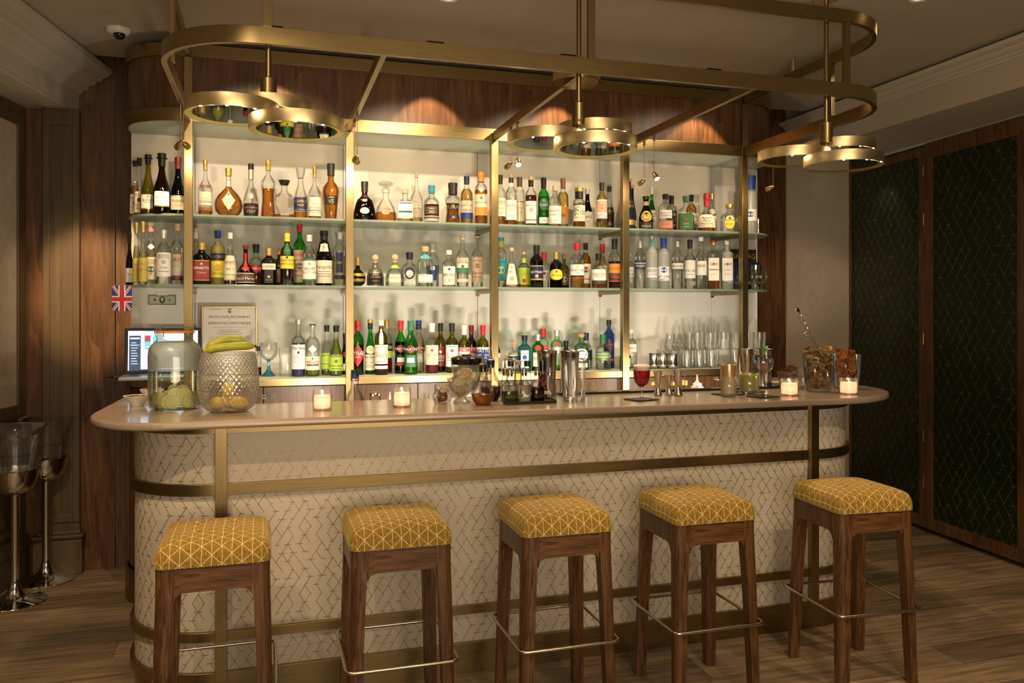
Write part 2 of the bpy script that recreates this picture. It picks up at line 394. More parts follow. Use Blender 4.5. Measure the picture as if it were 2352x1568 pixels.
# ---- right wall with green folding doors
def rbox(mb, t0, t1, d0, d1, z0, z1, mi=0):
    p = [RW(t0, d0), RW(t1, d0), RW(t1, d1), RW(t0, d1)]
    v = [(x, y, z0) for x, y in p]+[(x, y, z1) for x, y in p]
    return mb.add(v, [(0, 3, 2, 1), (4, 5, 6, 7), (0, 1, 5, 4), (1, 2, 6, 5), (2, 3, 7, 6), (3, 0, 4, 7)], mi)
def tY(y): return (y-4.61)/RD.y
struct('wall_right', rbox(MB(), -7, 1.0, -.12, -.06, 0, 2.95), VOID)
def door(nm, y0, y1, gy0, gy1, ztop, gz0, gz1, d0):
    m = MB(); a, b, c, d = tY(y0), tY(y1), tY(gy0), tY(gy1)
    rbox(m, a, c, d0-.04, d0, .03, ztop); rbox(m, d, b, d0-.04, d0, .03, ztop)
    rbox(m, c, d, d0-.04, d0, .03, gz0); rbox(m, c, d, d0-.04, d0, gz1, ztop)
    o = struct(nm, m, WAL_V, bevel=.0015)
    g = MB(); rbox(g, c, d, d0-.03, d0-.014, gz0, gz1)
    def f(u, v, k): x, y = RW(u, d0-.0132+k); return (x, y, v)
    line_pattern(g, c+.002, d-.002, gz0+.002, gz1-.002, .076, .0016, f, 1, p=.66, tick=.5)
    g.build('door_panel', [GREENP, GLINE], o); return o
dl = door('door_1', 4.510, 5.476, 4.575, 5.341, 2.637, .108, 2.575, -.005)
dr_ = door('door_2', 3.60, 4.505, 3.741, 4.446, 2.652, .108, 2.547, 0)
door('door_3', 1.9, 3.57, 2.05, 3.45, 2.652, .108, 2.547, 0)
for z0, z1 in ((2.437, 2.505), (2.10, 2.172), (1.284, 1.359), (.62, .69), (.30, .37)):
    h = MB(); x, y = RW(tY(4.520), .003); h.lathe([(.004, 0), (.004, z1-z0)], 8, (x, y, z0)); h.sphere((x, y, z0), .005, 8, 6).sphere((x, y, z1), .005, 8, 6)
    h.build('door_hinge', GOLD, dl)
struct('trim_2', rbox(MB(), tY(-3), tY(5.5), -.1, -.02, 2.655, 2.70), SOFW)
# right bulkhead with cornice
struct('ceiling_bulkhead_right', MB().box(3.743, 4.6, -3, 5.36, 2.67, CEIL), PLASTER)
def cornice(path_fn, y0, y1, prof):
    m = MB(); n = len(prof)
    a = [path_fn(y0, d)+(z,) for d, z in prof]; b = [path_fn(y1, d)+(z,) for d, z in prof]
    m.add(a+b, [(i, i+1, n+i+1, n+i) for i in range(n-1)]+[tuple(range(n)), tuple(range(2*n-1, n-1, -1))]); return m
CP = [(0, 2.825), (.012, 2.825), (.016, 2.838), (.03, 2.842), (.034, 2.852), (.05, 2.856), (.062, 2.866), (.066, 2.876), (.085, 2.88), (.10, 2.888), (.106, 2.90), (.106, 2.907), (0.03, CEIL), (0, CEIL)]
struct('trim_3', cornice(lambda y, d: (3.743-d, y), -3, 5.22, CP), CORN)
# ---- left wall panelling
def lbox(mb, t0, t1, d0, d1, z0, z1, mi=0):
    p = [LW(t0, d0), LW(t1, d0), LW(t1, d1), LW(t0, d1)]
    v = [(x, y, z0) for x, y in p]+[(x, y, z1) for x, y in p]
    return mb.add(v, [(0, 3, 2, 1), (4, 5, 6, 7), (0, 1, 5, 4), (1, 2, 6, 5), (2, 3, 7, 6), (3, 0, 4, 7)], mi)
m = lbox(MB(), -.1, 7, -.08, 0, 0, 2.67)
for z0, z1 in ((0, .20), (.24, .80), ): pass
lbox(m, -.1, 7, 0, .02, 0, .235); lbox(m, -.1, 7, .02, .03, .17, .20)
struct('wall_left', m, OAKP, bevel=.002)
for k, t0 in enumerate((.14, 1.35, 2.56)):                # framed wallpaper above, raised field below
    t1 = t0+1.05; fr = MB()
    for (a, b, c, d_) in ((t0-.035, t0+.028, .93, 2.60), (t1-.028, t1+.035, .93, 2.60)): lbox(fr, a, b, 0, .018, c, d_)
    lbox(fr, t0+.028, t1-.028, 0, .018, 2.546, 2.60); lbox(fr, t0+.028, t1-.028, 0, .018, .93, .985)
    o = struct('trim_%d' % (10+k), fr, OAKP, bevel=.004)
    bd = MB()
    for a, b, c, d_ in ((t0-.045, t0-.035, .92, 2.61), (t1+.035, t1+.045, .92, 2.61), (t0-.035, t1+.035, 2.60, 2.61), (t0-.035, t1+.035, .92, .93)): lbox(bd, a, b, 0, .012, c, d_)
    bd.build('red_bead', OAKD, o)
    pp = lbox(MB(), t0+.028, t1-.028, 0, .006, .985, 2.546)
    def f(u, v, k): x, y = LW(u, .0066+k); return (x, y, v)
    line_pattern(pp, t0+.03, t1-.03, .99, 2.54, .084, .0014, f, 1, over=0, p=.62, tick=.45)
    pp.build('wallpaper_panel', [WPAPER, WLINE], o)
    lf = MB(); a, b, c, d_ = t0-.03, t1+.03, .27, .86
    for (a0, b0, c0, d0, dd) in ((a, a+.03, c, d_, .014), (b-.03, b, c, d_, .014), (a+.03, b-.03, d_-.03, d_, .014), (a+.03, b-.03, c, c+.03, .014), (a+.06, b-.06, c+.06, d_-.06, .010)): lbox(lf, a0, b0, 0, dd, c0, d0)
    struct('trim_%d' % (20+k), lf, OAKP, bevel=.004)
# fluted return and pilaster
fl = MB().box(-1.345, -1.224, 5.27, 5.40, 0, 2.67)
for i in range(4): fl.box(-1.338+.028*i, -1.322+.028*i, 5.258, 5.27, .27, 2.66)
struct('trim_4', fl, OAKP, bevel=.003)
pl_ = MB().box(-1.224, -1.037, 5.212, 5.40, 0, 2.67)
for x0, x1, z0, z1 in ((-1.224, -1.190, .3, 2.67), (-1.071, -1.037, .3, 2.67), (-1.190, -1.071, 2.575, 2.67), (-1.190, -1.071, .3, .345)): pl_.box(x0, x1, 5.20, 5.212, z0, z1)
pl_.box(-1.135, -1.128, 5.208, 5.212, .345, 2.575)
struct('trim_5', pl_, OAKP, bevel=.002)
bs = MB().box(-1.27, -1.018, 5.175, 5.40, 0, .20)
bs.slab([(-1.275, 5.165), (-1.01, 5.165), (-1.01, 5.4), (-1.275, 5.4)], .215, .232).slab([(-1.262, 5.182), (-1.023, 5.182), (-1.023, 5.4), (-1.262, 5.4)], .20, .215).slab([(-1.25, 5.19), (-1.03, 5.19), (-1.03, 5.4), (-1.25, 5.4)], .232, .25)
struct('trim_6', bs, OAKP, bevel=.004)
# left bulkhead and its big cornice
B0, B1 = Vector((-1.047, 5.249)), Vector((-1.212, 4.387)); BD = (B1-B0).normalized(); BN = Vector((-BD.y, BD.x))
def BW(t, d=0): p = B0+BD*t+BN*d; return (p.x, p.y)
if BW(1, .1)[0] < BW(1, 0)[0]: BN = -BN
m = MB(); q = [BW(0), BW(8.3), BW(8.3, -2), BW(0, -2)]; q[3] = (-2.5, 5.249)
m.slab(q, 2.67, CEIL); struct('ceiling_bulkhead_left', m, PLASTER, fix=True)
CPL = [(0, 2.765), (.012, 2.765), (.018, 2.785), (.05, 2.795), (.055, 2.812), (.085, 2.82), (.095, 2.838), (.125, 2.842), (.13, 2.86), (.155, 2.868), (.178, 2.885), (.182, 2.905), (.182, 2.915), (.05, CEIL), (0, CEIL)]
struct('trim_7', cornice(lambda y, d: BW(y, d), .0, 8, CPL), CORN)
struct('trim_8', cornice(lambda y, d: BW(y, d), .12, 8, [(-.12, 2.66), (-.12, 2.655), (-.02, 2.655), (-.02, 2.67)]), PLASTER)
# ================================================================== the back bar
def back_outline(f=4.45, b=5.24, r=.30, ex=0):
    x0, x1 = -.708-ex, 3.171+ex
    return [(x0, b)]+arc(x0+r, f+r, r, 180, 270, 14)+arc(x1-r, f+r, r, 270, 360, 14)+[(x1, b)]
def part(name, mb, mats, parent, bevel=0, fix=False):
    px, py, pz = parent.location
    mb.v = [(x-px, y-py, z-pz) for x, y, z in mb.v]
    return mb.build(name, mats, parent, bevel=bevel, fix=fix)
bb = empty('canopy', (1.23, 4.9, 2.47), label='curved walnut canopy with brass bands over the bottle shelves', cat='canopy')
part('walnut_drum', MB().slab(back_outline(), 2.49, 2.865), WAL_V, bb, fix=True)
part('canopy_underside', MB().slab(back_outline(4.452, 5.22), 2.474, 2.489), SOFW, bb, fix=True)
for nm, z0, z1 in (('lower_brass_band', 2.473, 2.54), ('upper_brass_band', 2.804, 2.87)):
    o_ = back_outline(4.443, 5.2, .307, .007); part(nm, MB().bar(o_, .012, z0, z1), BR_H, bb, .001)
bw = MB()
xs = [-.71]+[x for x in XP]+[3.2]
for a, b in zip(xs, xs[1:]): bw.box(a+.0015, b-.0015, 4.83, 4.86, ZB-.02, 2.474)
bwo = struct('wall_back_panel', bw, BACKW, .001)
bwo.location = (0, 0, 0)
part('panel_core', MB().box(-.708, 3.198, 4.86, 5.23, 1.1, 2.474), mat('panel_core_grey', (.25, .25, .24), .5), bwo)
PN = ['leftmost tall brass post of the bottle shelves', 'second tall brass post from the left', 'middle tall brass post of the bottle shelves', 'tall brass post left of the wine glasses', 'rightmost tall brass post of the bottle shelves']
for x, lb in zip(XP, PN):
    ps = empty('shelf_post', (x, 4.45, 0), label=lb, cat='post', group='brass posts of the bottle shelves')
    part('post', MB().box(x-.0205, x+.0205, 4.43, 4.474, .02, 2.80 if x in (XP[0], XP[4]) else 2.470), BR_V, ps, .0012)
    for z in (ZS1, ZS2): part('shelf_bracket', MB().box(x-.010, x+.010, 4.474, 4.829, z-.034, z-.013).box(x-.0102, x+.0102, 4.82, 4.829, z-.045, z-.013), BR_Y, ps, .001)
for z, lb in ((ZS1, 'upper long sage glass shelf of bottles'), (ZS2, 'lower long sage glass shelf of bottles')):
    g_ = tag(MB().slab(back_outline(4.476, 4.828, .285), z-.012, z).build('glass_shelf', SHELFG, bevel=.002, fix=True), lb, 'shelf', 'long glass bottle shelves')
bb = empty('back_counter', (1.23, 4.6, 0), label='walnut back counter with brass rail under the lowest bottles', cat='back counter')
# counter of the back bar, cabinets
part('back_counter_top', MB().slab(back_outline(4.455, 4.83, .295), ZB-.03, ZB), SOFW, bb, .001, True)
part('brass_rail', MB().bar(back_outline(4.447, 5.2, .303, .003), .014, 1.115, 1.153), BR_H, bb, .001)
part('cabinet_carcass', MB().slab(back_outline(4.49, 5.22, .28, -.01), .16, 1.115), mat('dark_carcass_brown', (.02, .012, .008), .6), bb, 0, True)  # carcass in one even near-black brown
dx = [-.40, -.02, .4, .8, 1.2317, 1.64, 2.04, 2.45, 2.86]
for a, b in zip(dx, dx[1:]): part('cabinet_door', MB().box(a+.002, b-.002, 4.475, 4.49, .18, 1.108), WAL_V, bb, .001)
for sgn in (0, 1):
    o_ = arc(-.708+.30, 4.76, .29, 180, 268, 12) if sgn == 0 else arc(3.171-.3, 4.76, .29, 272, 360, 12)
    part('curved_cabinet_end', MB().bar([(o_[0][0], 5.2)]+o_ if sgn == 0 else o_+[(o_[-1][0], 5.2)], .015, .18, 1.108), WAL_V, bb)
part('plinth', MB().bar(back_outline(4.47, 5.2, .29, .012), .012, 0, .17), BR_H, bb)
# ================================================================== brass overhead frame (two levels)
fr = empty('overhead_brass_frame', (1.2317, 3.1, 2.5), label='two-tier rounded brass frame hanging above the bar', cat='ceiling frame')
XL, XR, YF, RR = XP[0], XP[4], 3.08, .36
path = [(XL, 4.425)]+arc(XL+RR, YF+RR, RR, 180, 270, 18)+arc(XR-RR, YF+RR, RR, 270, 360, 18)+[(XR, 4.425)]
part('lower_rail', MB().bar(path, .022, 2.470, 2.533), BR_H, fr, .001)
part('upper_rail', MB().bar(path, .022, 2.806, 2.862), BR_H, fr, .001)
for x in XP[1:4]: part('cross_beam', MB().box(x-.011, x+.011, YF+.012, 4.425, 2.474, 2.520), BR_Y, fr, .001)
for x, w in ((-.0, .032), (1.262, .030), (2.50, .030)):
    part('upright', MB().box(x-w/2, x+w/2, YF-.010, YF+.010, 2.533, 2.806), BR_V, fr, .001)
for x, y in ((XL+.01, 3.62), (XR-.006, 3.62)):
    part('upright', MB().box(x-.01, x+.01, y-.018, y+.018, 2.533, 2.806), BR_V, fr, .001)
for x, y in ((XL, 3.9), (XR, 3.95), (.42, YF), (2.0, YF), (1.23, YF)):
    part('standoff', MB().lathe([(.012, 0), (.012, CEIL-2.862)], 12, (x, y, 2.862)), BR_D, fr)
for x, lb in zip(SLOTS, ('left end', 'second bay', 'third bay', 'right end')):
    t_ = empty('square_downlight', (x, 4.27, CEIL), label='small black square ceiling downlight before the canopy, '+lb, cat='downlight', group='square canopy downlights')
    MB().box(-.045, .045, -.045, -.030, -.006, 0).box(-.045, .045, .030, .045, -.006, 0).box(-.045, -.030, -.03, .03, -.006, 0).box(.030, .045, -.03, .03, -.006, 0).box(-.03, .03, -.03, .03, -.002, -.001).build('black_bezel', BLACK, t_)
# ================================================================== the bar
bar = empty('bar_counter', (1.17, 3.6, 0), label='curved bar front of cream panels inlaid with brass lines', cat='bar')
def bar_outline(off=0, f=3.30, r0=.317, r1=.35, b=4.33):
    return [(-.51-off, b)]+arc(-.51+r0, f+r0, r0+off, 180, 270, 16)+arc(2.85-r1, f+r1, r1+off, 270, 360, 16)+[(2.85+off, b)]
part('core', MB().slab([p for p in bar_outline(-.012)]+[(2.70, 4.33), (2.70, 3.62), (-.36, 3.62), (-.36, 4.33)], .02, 1.06), mat('bar_core', (.05, .03, .02), .6), bar, fix=True)
BO = bar_outline(0); cum = [0]
for p, q in zip(BO, BO[1:]): cum.append(cum[-1]+math.hypot(q[0]-p[0], q[1]-p[1]))
def on_bar(u, v, off=.0005):
    i = 0
    while i < len(cum)-2 and cum[i+1] < u: i += 1
    t = (u-cum[i])/(cum[i+1]-cum[i]); p, q = Vector(BO[i]), Vector(BO[i+1]); d = (q-p).normalized()
    w = p+(q-p)*t+Vector((d.y, -d.x))*off; return (w.x, w.y, v)
pm = MB(); pm.bar(BO, .010, .12, 1.045)
U0 = cum[1]; half = U0-.30
line_pattern(pm, half, cum[-1]-half+.02, .13, 1.04, .0435, .0020, lambda u, v, k: on_bar(u, v, .0054+k), 1, over=.12, p=.66, tick=.66)
part('inlaid_panel', pm, [CREAMP, BRLINE], bar)
for nm, z0, z1, th in (('top_brass_strip', 1.040, 1.068, .016), ('middle_brass_band', .805, .850, .024), ('lower_brass_band', .252, .288, .024), ('base_brass_band', .095, .134, .026)):
    part(nm, MB().bar(bar_outline(.010), th, z0, z1), BR_H, bar, .001)
for x in (-.168, 2.478): part('brass_post', MB().box(x-.0215, x+.0215, 3.268, 3.30, .10, 1.068), BR_V, bar, .001)
part('brass_end_strip', MB().box(2.845, 2.862, 3.93, 3.97, .10, 1.06), BR_V, bar)
part('plinth', MB().bar(bar_outline(-.004), .012, 0, .096), BR_H, bar)
# countertop: a U that closes both ends of the bar
ctp = empty('countertop', (1.2, 3.5, 0), label='champagne lacquered bar countertop with rounded ends', cat='countertop')
def arc2(cx, cy, rx, ry, a0, a1, n=16):
    return [(cx+rx*math.cos(math.radians(a0+(a1-a0)*i/n)), cy+ry*math.sin(math.radians(a0+(a1-a0)*i/n))) for i in range(n+1)]
out = [(-.645, 4.31)]+arc2(-.66+.30, 3.15+.40, .30, .40, 180, 270)+arc2(3.10-.55, 3.15+.55, .55, .55, 270, 360, 20)+[(3.10, 4.31), (2.68, 4.31), (2.68, 3.78), (2.62, 3.715), (-.22, 3.715), (-.28, 3.78), (-.28, 4.31)]
c_ = part('top', MB().slab(out, CT-.030, CT), COUNT, ctp, .011, True); c_.modifiers[0].segments = 3
part('joint_line', MB().box(1.1685, 1.1705, 3.153, 3.7, CT, CT+.0006).box(1.1685, 1.1705, 3.1485, 3.15, CT-.028, CT-.008), mat('joint_brass', (.30, .20, .13), .5), ctp)
# ================================================================== bar stools
VEL = mat('mustard_velvet', (.5, .3, .03), .75); n_, l_, b_ = nodes(VEL)
b_.inputs['Sheen Weight'].default_value = .35; b_.inputs['Sheen Tint'].default_value = (1, .8, .3, 1)
uv = n_.new('ShaderNodeUVMap'); uv.uv_map = 'UVMap'
nzw = n_.new('ShaderNodeTexNoise'); nzw.inputs['Scale'].default_value = 14; l_.new(uv.outputs[0], nzw.inputs['Vector'])
wv = n_.new('ShaderNodeVectorMath'); wv.operation = 'MULTIPLY_ADD'; wv.inputs[1].default_value = (.010, .010, 0)
l_.new(nzw.outputs[1], wv.inputs[0]); l_.new(uv.outputs[0], wv.inputs[2]); last = None
for ang, s_, w_ in ((90, .031, .052), (30, .031, .042), (-30, .031, .042)):
    a = math.radians(ang); dt = n_.new('ShaderNodeVectorMath'); dt.operation = 'DOT_PRODUCT'
    dt.inputs[1].default_value = (math.sin(a)/s_, math.cos(a)/s_, 0); l_.new(wv.outputs[0], dt.inputs[0])
    fr_ = n_.new('ShaderNodeMath'); fr_.operation = 'PINGPONG'; fr_.inputs[1].default_value = .5; l_.new(dt.outputs['Value'], fr_.inputs[0])
    lt = n_.new('ShaderNodeMath'); lt.operation = 'LESS_THAN'; lt.inputs[1].default_value = w_*.62; l_.new(fr_.outputs[0], lt.inputs[0])
    if last is None: last = lt
    else:
        mm = n_.new('ShaderNodeMath'); mm.operation = 'MAXIMUM'; l_.new(last.outputs[0], mm.inputs[0]); l_.new(lt.outputs[0], mm.inputs[1]); last = mm
nv = n_.new('ShaderNodeTexNoise'); nv.inputs['Scale'].default_value = 130; nv.inputs['Detail'].default_value = 5; l_.new(uv.outputs[0], nv.inputs['Vector'])
rv = n_.new('ShaderNodeValToRGB'); rv.color_ramp.elements[0].position = .3; rv.color_ramp.elements[1].position = .72
rv.color_ramp.elements[0].color = (.16, .090, .004, 1); rv.color_ramp.elements[1].color = (.40, .225, .007, 1); l_.new(nv.outputs[0], rv.inputs[0])
mc = n_.new('ShaderNodeMix'); mc.data_type = 'RGBA'; l_.new(last.outputs[0], mc.inputs[0]); l_.new(rv.outputs[0], mc.inputs[6]); mc.inputs[7].default_value = (.78, .56, .28, 1)
l_.new(mc.outputs[2], b_.inputs['Base Color'])
WST, DST, HST = .345, .345, .70
def cushion(parent):
    N = 40; hx, hy, R, H = WST/2-.030, DST/2-.030, .034, .036
    ext = 1.62*R+.012; vs = []; fs = []; uvs = []
    def ax(i, h): return (i/N*2-1)*(h+ext)
    for j in range(N+1):
        for i in range(N+1):
            a, b = ax(i, hx), ax(j, hy); cx, cy = max(-hx, min(hx, a)), max(-hy, min(hy, b)); dx, dy = a-cx, b-cy
            m = max(abs(dx), abs(dy)); d = math.hypot(dx, dy); q = min(1, m/(1.62*R))*math.pi/2
            g = R*math.sin(q)*.99; drop = .058*(1-math.cos(q))+(max(0, m-1.62*R))
            ux, uy = (dx/d, dy/d) if d > 1e-9 else (0, 0)
            dome = .018*(1-(cx/hx)**4*.75)*(1-(cy/hy)**4*.75)
            for tx in (-.058, .058):
                for ty in (-.05, .05): dome -= .013*math.exp(-((cx-tx)**2+(cy-ty)**2)/.00022)
            z = HST+.0705-drop+dome*(1 if m == 0 else math.cos(q))
            z = max(HST+.001, z)
            vs.append((cx+ux*g, cy+uy*g, z)); uvs.append((a, b))
    for j in range(N):
        for i in range(N): k = j*(N+1)+i; fs.append((k, k+1, k+N+2, k+N+1))
    mb = MB(); mb.add(vs, fs, 0, True); o = mb.build('seat_cushion', VEL, parent)
    ul = o.data.uv_layers.new(name='UVMap')
    for lp in o.data.loops: ul.data[lp.index].uv = uvs[lp.vertex_index]
    bt = MB()
    for tx in (-.058, .058):
        for ty in (-.05, .05): bt.sphere((tx, ty, HST+.0705+.0035), .006, 8, 6, sc=(1, 1, .5))
    b = bt.build('tuft_buttons', mat('mustard_button', (.45, .27, .02), .7), o)
    return o
def make_stool(loc, rz, label):
    t = empty('bar_stool', (loc[0], loc[1], 0), rz, label, 'bar stool', 'upholstered stools in front of the bar')
    cushion(t)
    X0, Y0 = WST/2, DST/2
    for sx in (-1, 1):
        for sy in (-1, 1):
            m = MB(); vs = []; fs = []; K = 0
            levels = [(0, .041, .012, .020), (.05, .042, .011, .018), (.45, .048, .004, .007), (.60, .052, 0, .002), (.65, .057, 0, 0), (HST-.001, .058, 0, 0)]
            for z, w, ox, oy in levels:
                r = w*.55; pts = [(X0+ox-w, Y0+oy-w), (X0+ox, Y0+oy-w)]+arc(X0+ox-r, Y0+oy-r, r, 0, 90, 5)+[(X0+ox-w, Y0+oy)]
                K = len(pts); vs += [(px*sx, py*sy, z) for px, py in pts]
            for i in range(len(levels)-1):
                for k in range(K): fs.append((i*K+k, i*K+(k+1) % K, (i+1)*K+(k+1) % K, (i+1)*K+k))
            fs += [tuple(range(K)), tuple(range((len(levels)-1)*K, len(levels)*K))]
            m.add(vs, fs); m.build('leg', WAL_S, t, bevel=.002, fix=True)
    def apron(L, horiz, s):
        h0, h1, r = HST-.078, HST-.001, .03; a = L/2-.056
        o_ = [(-a, h1), (-a, h0-r)]+[(-a+r-r*math.cos(q), h0-r+r*math.sin(q)) for q in [i*math.pi/12 for i in range(7)]]
        o_ += [(-x, z) for x, z in reversed(o_)]
        m = MB(); n = len(o_); y0 = (DST/2 if horiz else WST/2)*s; y1 = y0-.022*s
        f = (lambda x, z, y: (x, y, z)) if horiz else (lambda x, z, y: (y, x, z))
        vs = [f(x, z, y0-.0015*s) for x, z in o_]+[f(x, z, y1) for x, z in o_]
        m.add(vs, [tuple(range(n)), tuple(range(2*n-1, n-1, -1))]+[(i, (i+1) % n, n+(i+1) % n, n+i) for i in range(n)])
        m.build('apron', WAL_X if horiz else WAL_S, t, fix=True)
    for s in (-1, 1): apron(WST, True, s); apron(DST, False, s)
    zf = .305; ex = .012; rr = .025; x1, y1 = X0+ex+.006, Y0+ex+.010
    p = [(x, y, zf) for x, y in arc(x1-rr, y1-rr, rr, 0, 90, 5)+arc(-x1+rr, y1-rr, rr, 90, 180, 5)+arc(-x1+rr, -y1+rr, rr, 180, 270, 5)+arc(x1-rr, -y1+rr, rr, 270, 360, 5)]
    m = MB(); m.tube(p, .0062, 10, True); m.build('footrest', RODST, t)
    return t
ST = [((-.164, 2.905), 0, 'mustard upholstered walnut bar stool nearest the champagne bucket stands'),
      ((.440, 2.925), 0, 'mustard upholstered walnut bar stool, second from the left end of the bar'),
      ((1.041, 2.918), 0, 'mustard upholstered walnut bar stool standing at the middle of the bar'),
      ((1.641, 2.912), 0, 'mustard upholstered walnut bar stool, second from the green doors'),
      ((2.350, 2.870), math.radians(-3), 'mustard upholstered walnut bar stool nearest the green doors')]
base_ = make_stool((*ST[0][0], 0), ST[0][1], ST[0][2])
for (p, r, lb) in ST[1:]:
    c = copy_tree(base_); c.location = (p[0], p[1], 0); c.rotation_euler[2] = r; c['label'] = lb
# ================================================================== pendants of three mirrored discs
LEDM = mat('led_chip', (1, .9, .7), .5, emit=(1, .86, .55), es=45)
def lamp_disc(parent, x, y, z, R=.162, H=.047):
    m = MB().lathe([(R-.003, .001), (R, 0), (R+.001, .002), (R+.001, H-.001), (R-.001, H), (.01, H)], 72, (x, y, z), capb=False, capt=True)
    d = m.build('lamp_disc', BR_D, parent)
    MB().lathe([(R-.001, .0005), (R-.024, .0055), (R-.0255, .0055)], 72, (x, y, z), capb=False, capt=False).build('gold_bevel', GOLD, d)
    MB().lathe([(R-.0245, .0053), (.001, .0053)], 72, (x, y, z), capb=False, capt=False, smooth=False).build('dark_mirror', MIRR, d)
    m = MB()
    for k in range(3):
        a = math.radians(-38+34*k)-math.pi/2; r = R-.0025
        m.sphere((x+r*math.cos(a), y+r*math.sin(a), z-.0002), .0030, 6, 4, sc=(1.8, 1, .6))
    m.build('led_dots', LEDM, d)
    for q in (-.5, .35): px_, py_, pz_ = parent.location; point((px_+x+(R-.034)*math.sin(q), py_+y-(R-.034)*math.cos(q), pz_+z-.006), .16, .004, (1, .84, .50), 'lamp_light')
def pendant(x, offs, label, top, collar=False):
    y = 3.115; t = empty('pendant_lamp', (x, y, 2.15), 0, label, 'pendant lamp', 'three-disc brass pendants over the counter')
    MB().lathe([(.0105, 2.345-2.15), (.0105, top-2.15)], 14).build('rod', BR_V, t)
    s_ = MB().lathe([(.026, .112), (.029, .115), (.029, .205), (.026, .208), (.0105, .209)], 20); s_.sphere((-.008, -.028, .132), .0045, 8, 6)
    s_.build('socket', BR_V, t)
    MB().lathe([(.010, .03), (.010, .12)], 12).build('stem', BR_V, t)
    if collar: MB().lathe([(.100, 2.60-2.15-.19), (.100, 2.63-2.15-.19+.045), (.094, 2.63-2.15-.19+.045), (.094, 2.60-2.15-.19)], 40, (.03, .10, .06), capb=False, capt=False).build('brass_collar', BR_D, t)
    for (ox, oy), z, r in zip(offs, (0.0, .05, .10), (.166, .160, .158)): lamp_disc(t, ox, oy, z, r)
    if top >= CEIL-.01: MB().lathe([(.055, top-2.15-.018), (.055, top-2.15)], 28).build('ceiling_canopy', BR_D, t)
    return t
pendant(0.004, ((.098, -.087), (-.124, -.048), (.01, .11)), 'three-disc brass pendant lamp over the drinks jar end of the counter', 2.470)
pendant(1.222, ((.037, -.085), (-.11, .095), (.115, .11)), 'three-disc brass pendant lamp over the middle of the counter', CEIL, True)
pendant(2.42, ((.030, -.075), (-.085, .12), (.15, .10)), 'three-disc brass pendant lamp nearest the green doors', CEIL)
# ================================================================== little brass spots under the beams
BULB = mat('lit_bulb', (1, .9, .7), .4, emit=(1, .80, .45), es=60)
BULBD = mat('shaded_bulb', (1, .85, .6), .4, emit=(1, .78, .45), es=4)
def mini(x, y, L, aim, label, lit=False, pw=7, dg=75):
    t = empty('mini_spotlight', (x, y, 2.474), 0, label, 'spotlight', 'small brass spotlights under the frame')
    MB().lathe([(.006, -.03), (.007, -.027), (.007, 0)], 10).build('socket', BR_V, t)
    MB().lathe([(.0026, -L), (.0026, -.028)], 8).build('rod', mat('copper_rod', (.50, .30, .17), .3, 1), t)
    p = Vector((x, y, 2.474-L)); d = (Vector(aim)-p).normalized(); q = d.to_track_quat('-Z', 'Y').to_matrix().to_4x4()
    m = MB().lathe([(.0140, -.046), (.0155, -.046), (.0155, -.030), (.0125, -.012), (.007, .004), (.0035, .009)], 16, capb=False)
    m.v = [tuple(q @ Vector(v)+Vector((0, 0, -L))) for v in m.v]; m.build('head', LAMPB, t)
    m = MB().lathe([(.0138, -.0445), (.001, -.0445)], 16, capb=False, capt=False); m.v = [tuple(q @ Vector(v)+Vector((0, 0, -L))) for v in m.v]
    m.build('bulb', BULB if lit else BULBD, t)
    if pw: spot(p+d*.052, aim, pw, dg, .5, .012, (1, .70, .38))
mini(XP[0], 4.05, .185, (-.98, 5.25, 1.62), 'small brass spotlight beside the leftmost brass post', pw=10, dg=42)
mini(XP[0], 4.17, .160, (-.1, 4.8, 2.05), 'small brass spotlight hidden behind the drum of the leftmost pendant', pw=2.6, dg=125)
mini(XP[1], 4.06, .205, (.30, 4.8, 2.02), 'front one of two brass spotlights at the second brass post', pw=2.6, dg=125)
mini(XP[1], 4.20, .185, (.75, 4.8, 2.02), 'rear one of two brass spotlights at the second brass post', pw=2.6, dg=125)
mini(XP[2], 4.12, .185, (1.0, 4.8, 2.02), 'unlit-looking brass spotlight left of the glaring bulb', pw=2.6, dg=125)
mini(XP[2]+.0, 4.00, .185, (1.15, 3.3, 1.45), 'glaring round spotlight bulb above the whisky bottles', True, 9)
mini(XP[3], 4.19, .225, (1.9, 4.8, 2.02), 'darker left one of two brass spotlights right of the middle pendant', pw=2.6, dg=125)
mini(XP[3], 4.07, .205, (2.25, 3.2, 1.1), 'glowing right one of two brass spotlights right of the middle pendant', True, 9)
mini(XP[4], 4.14, .235, (2.6, 4.8, 2.05), 'small brass spotlight under the rightmost pendant', pw=2.6, dg=125)
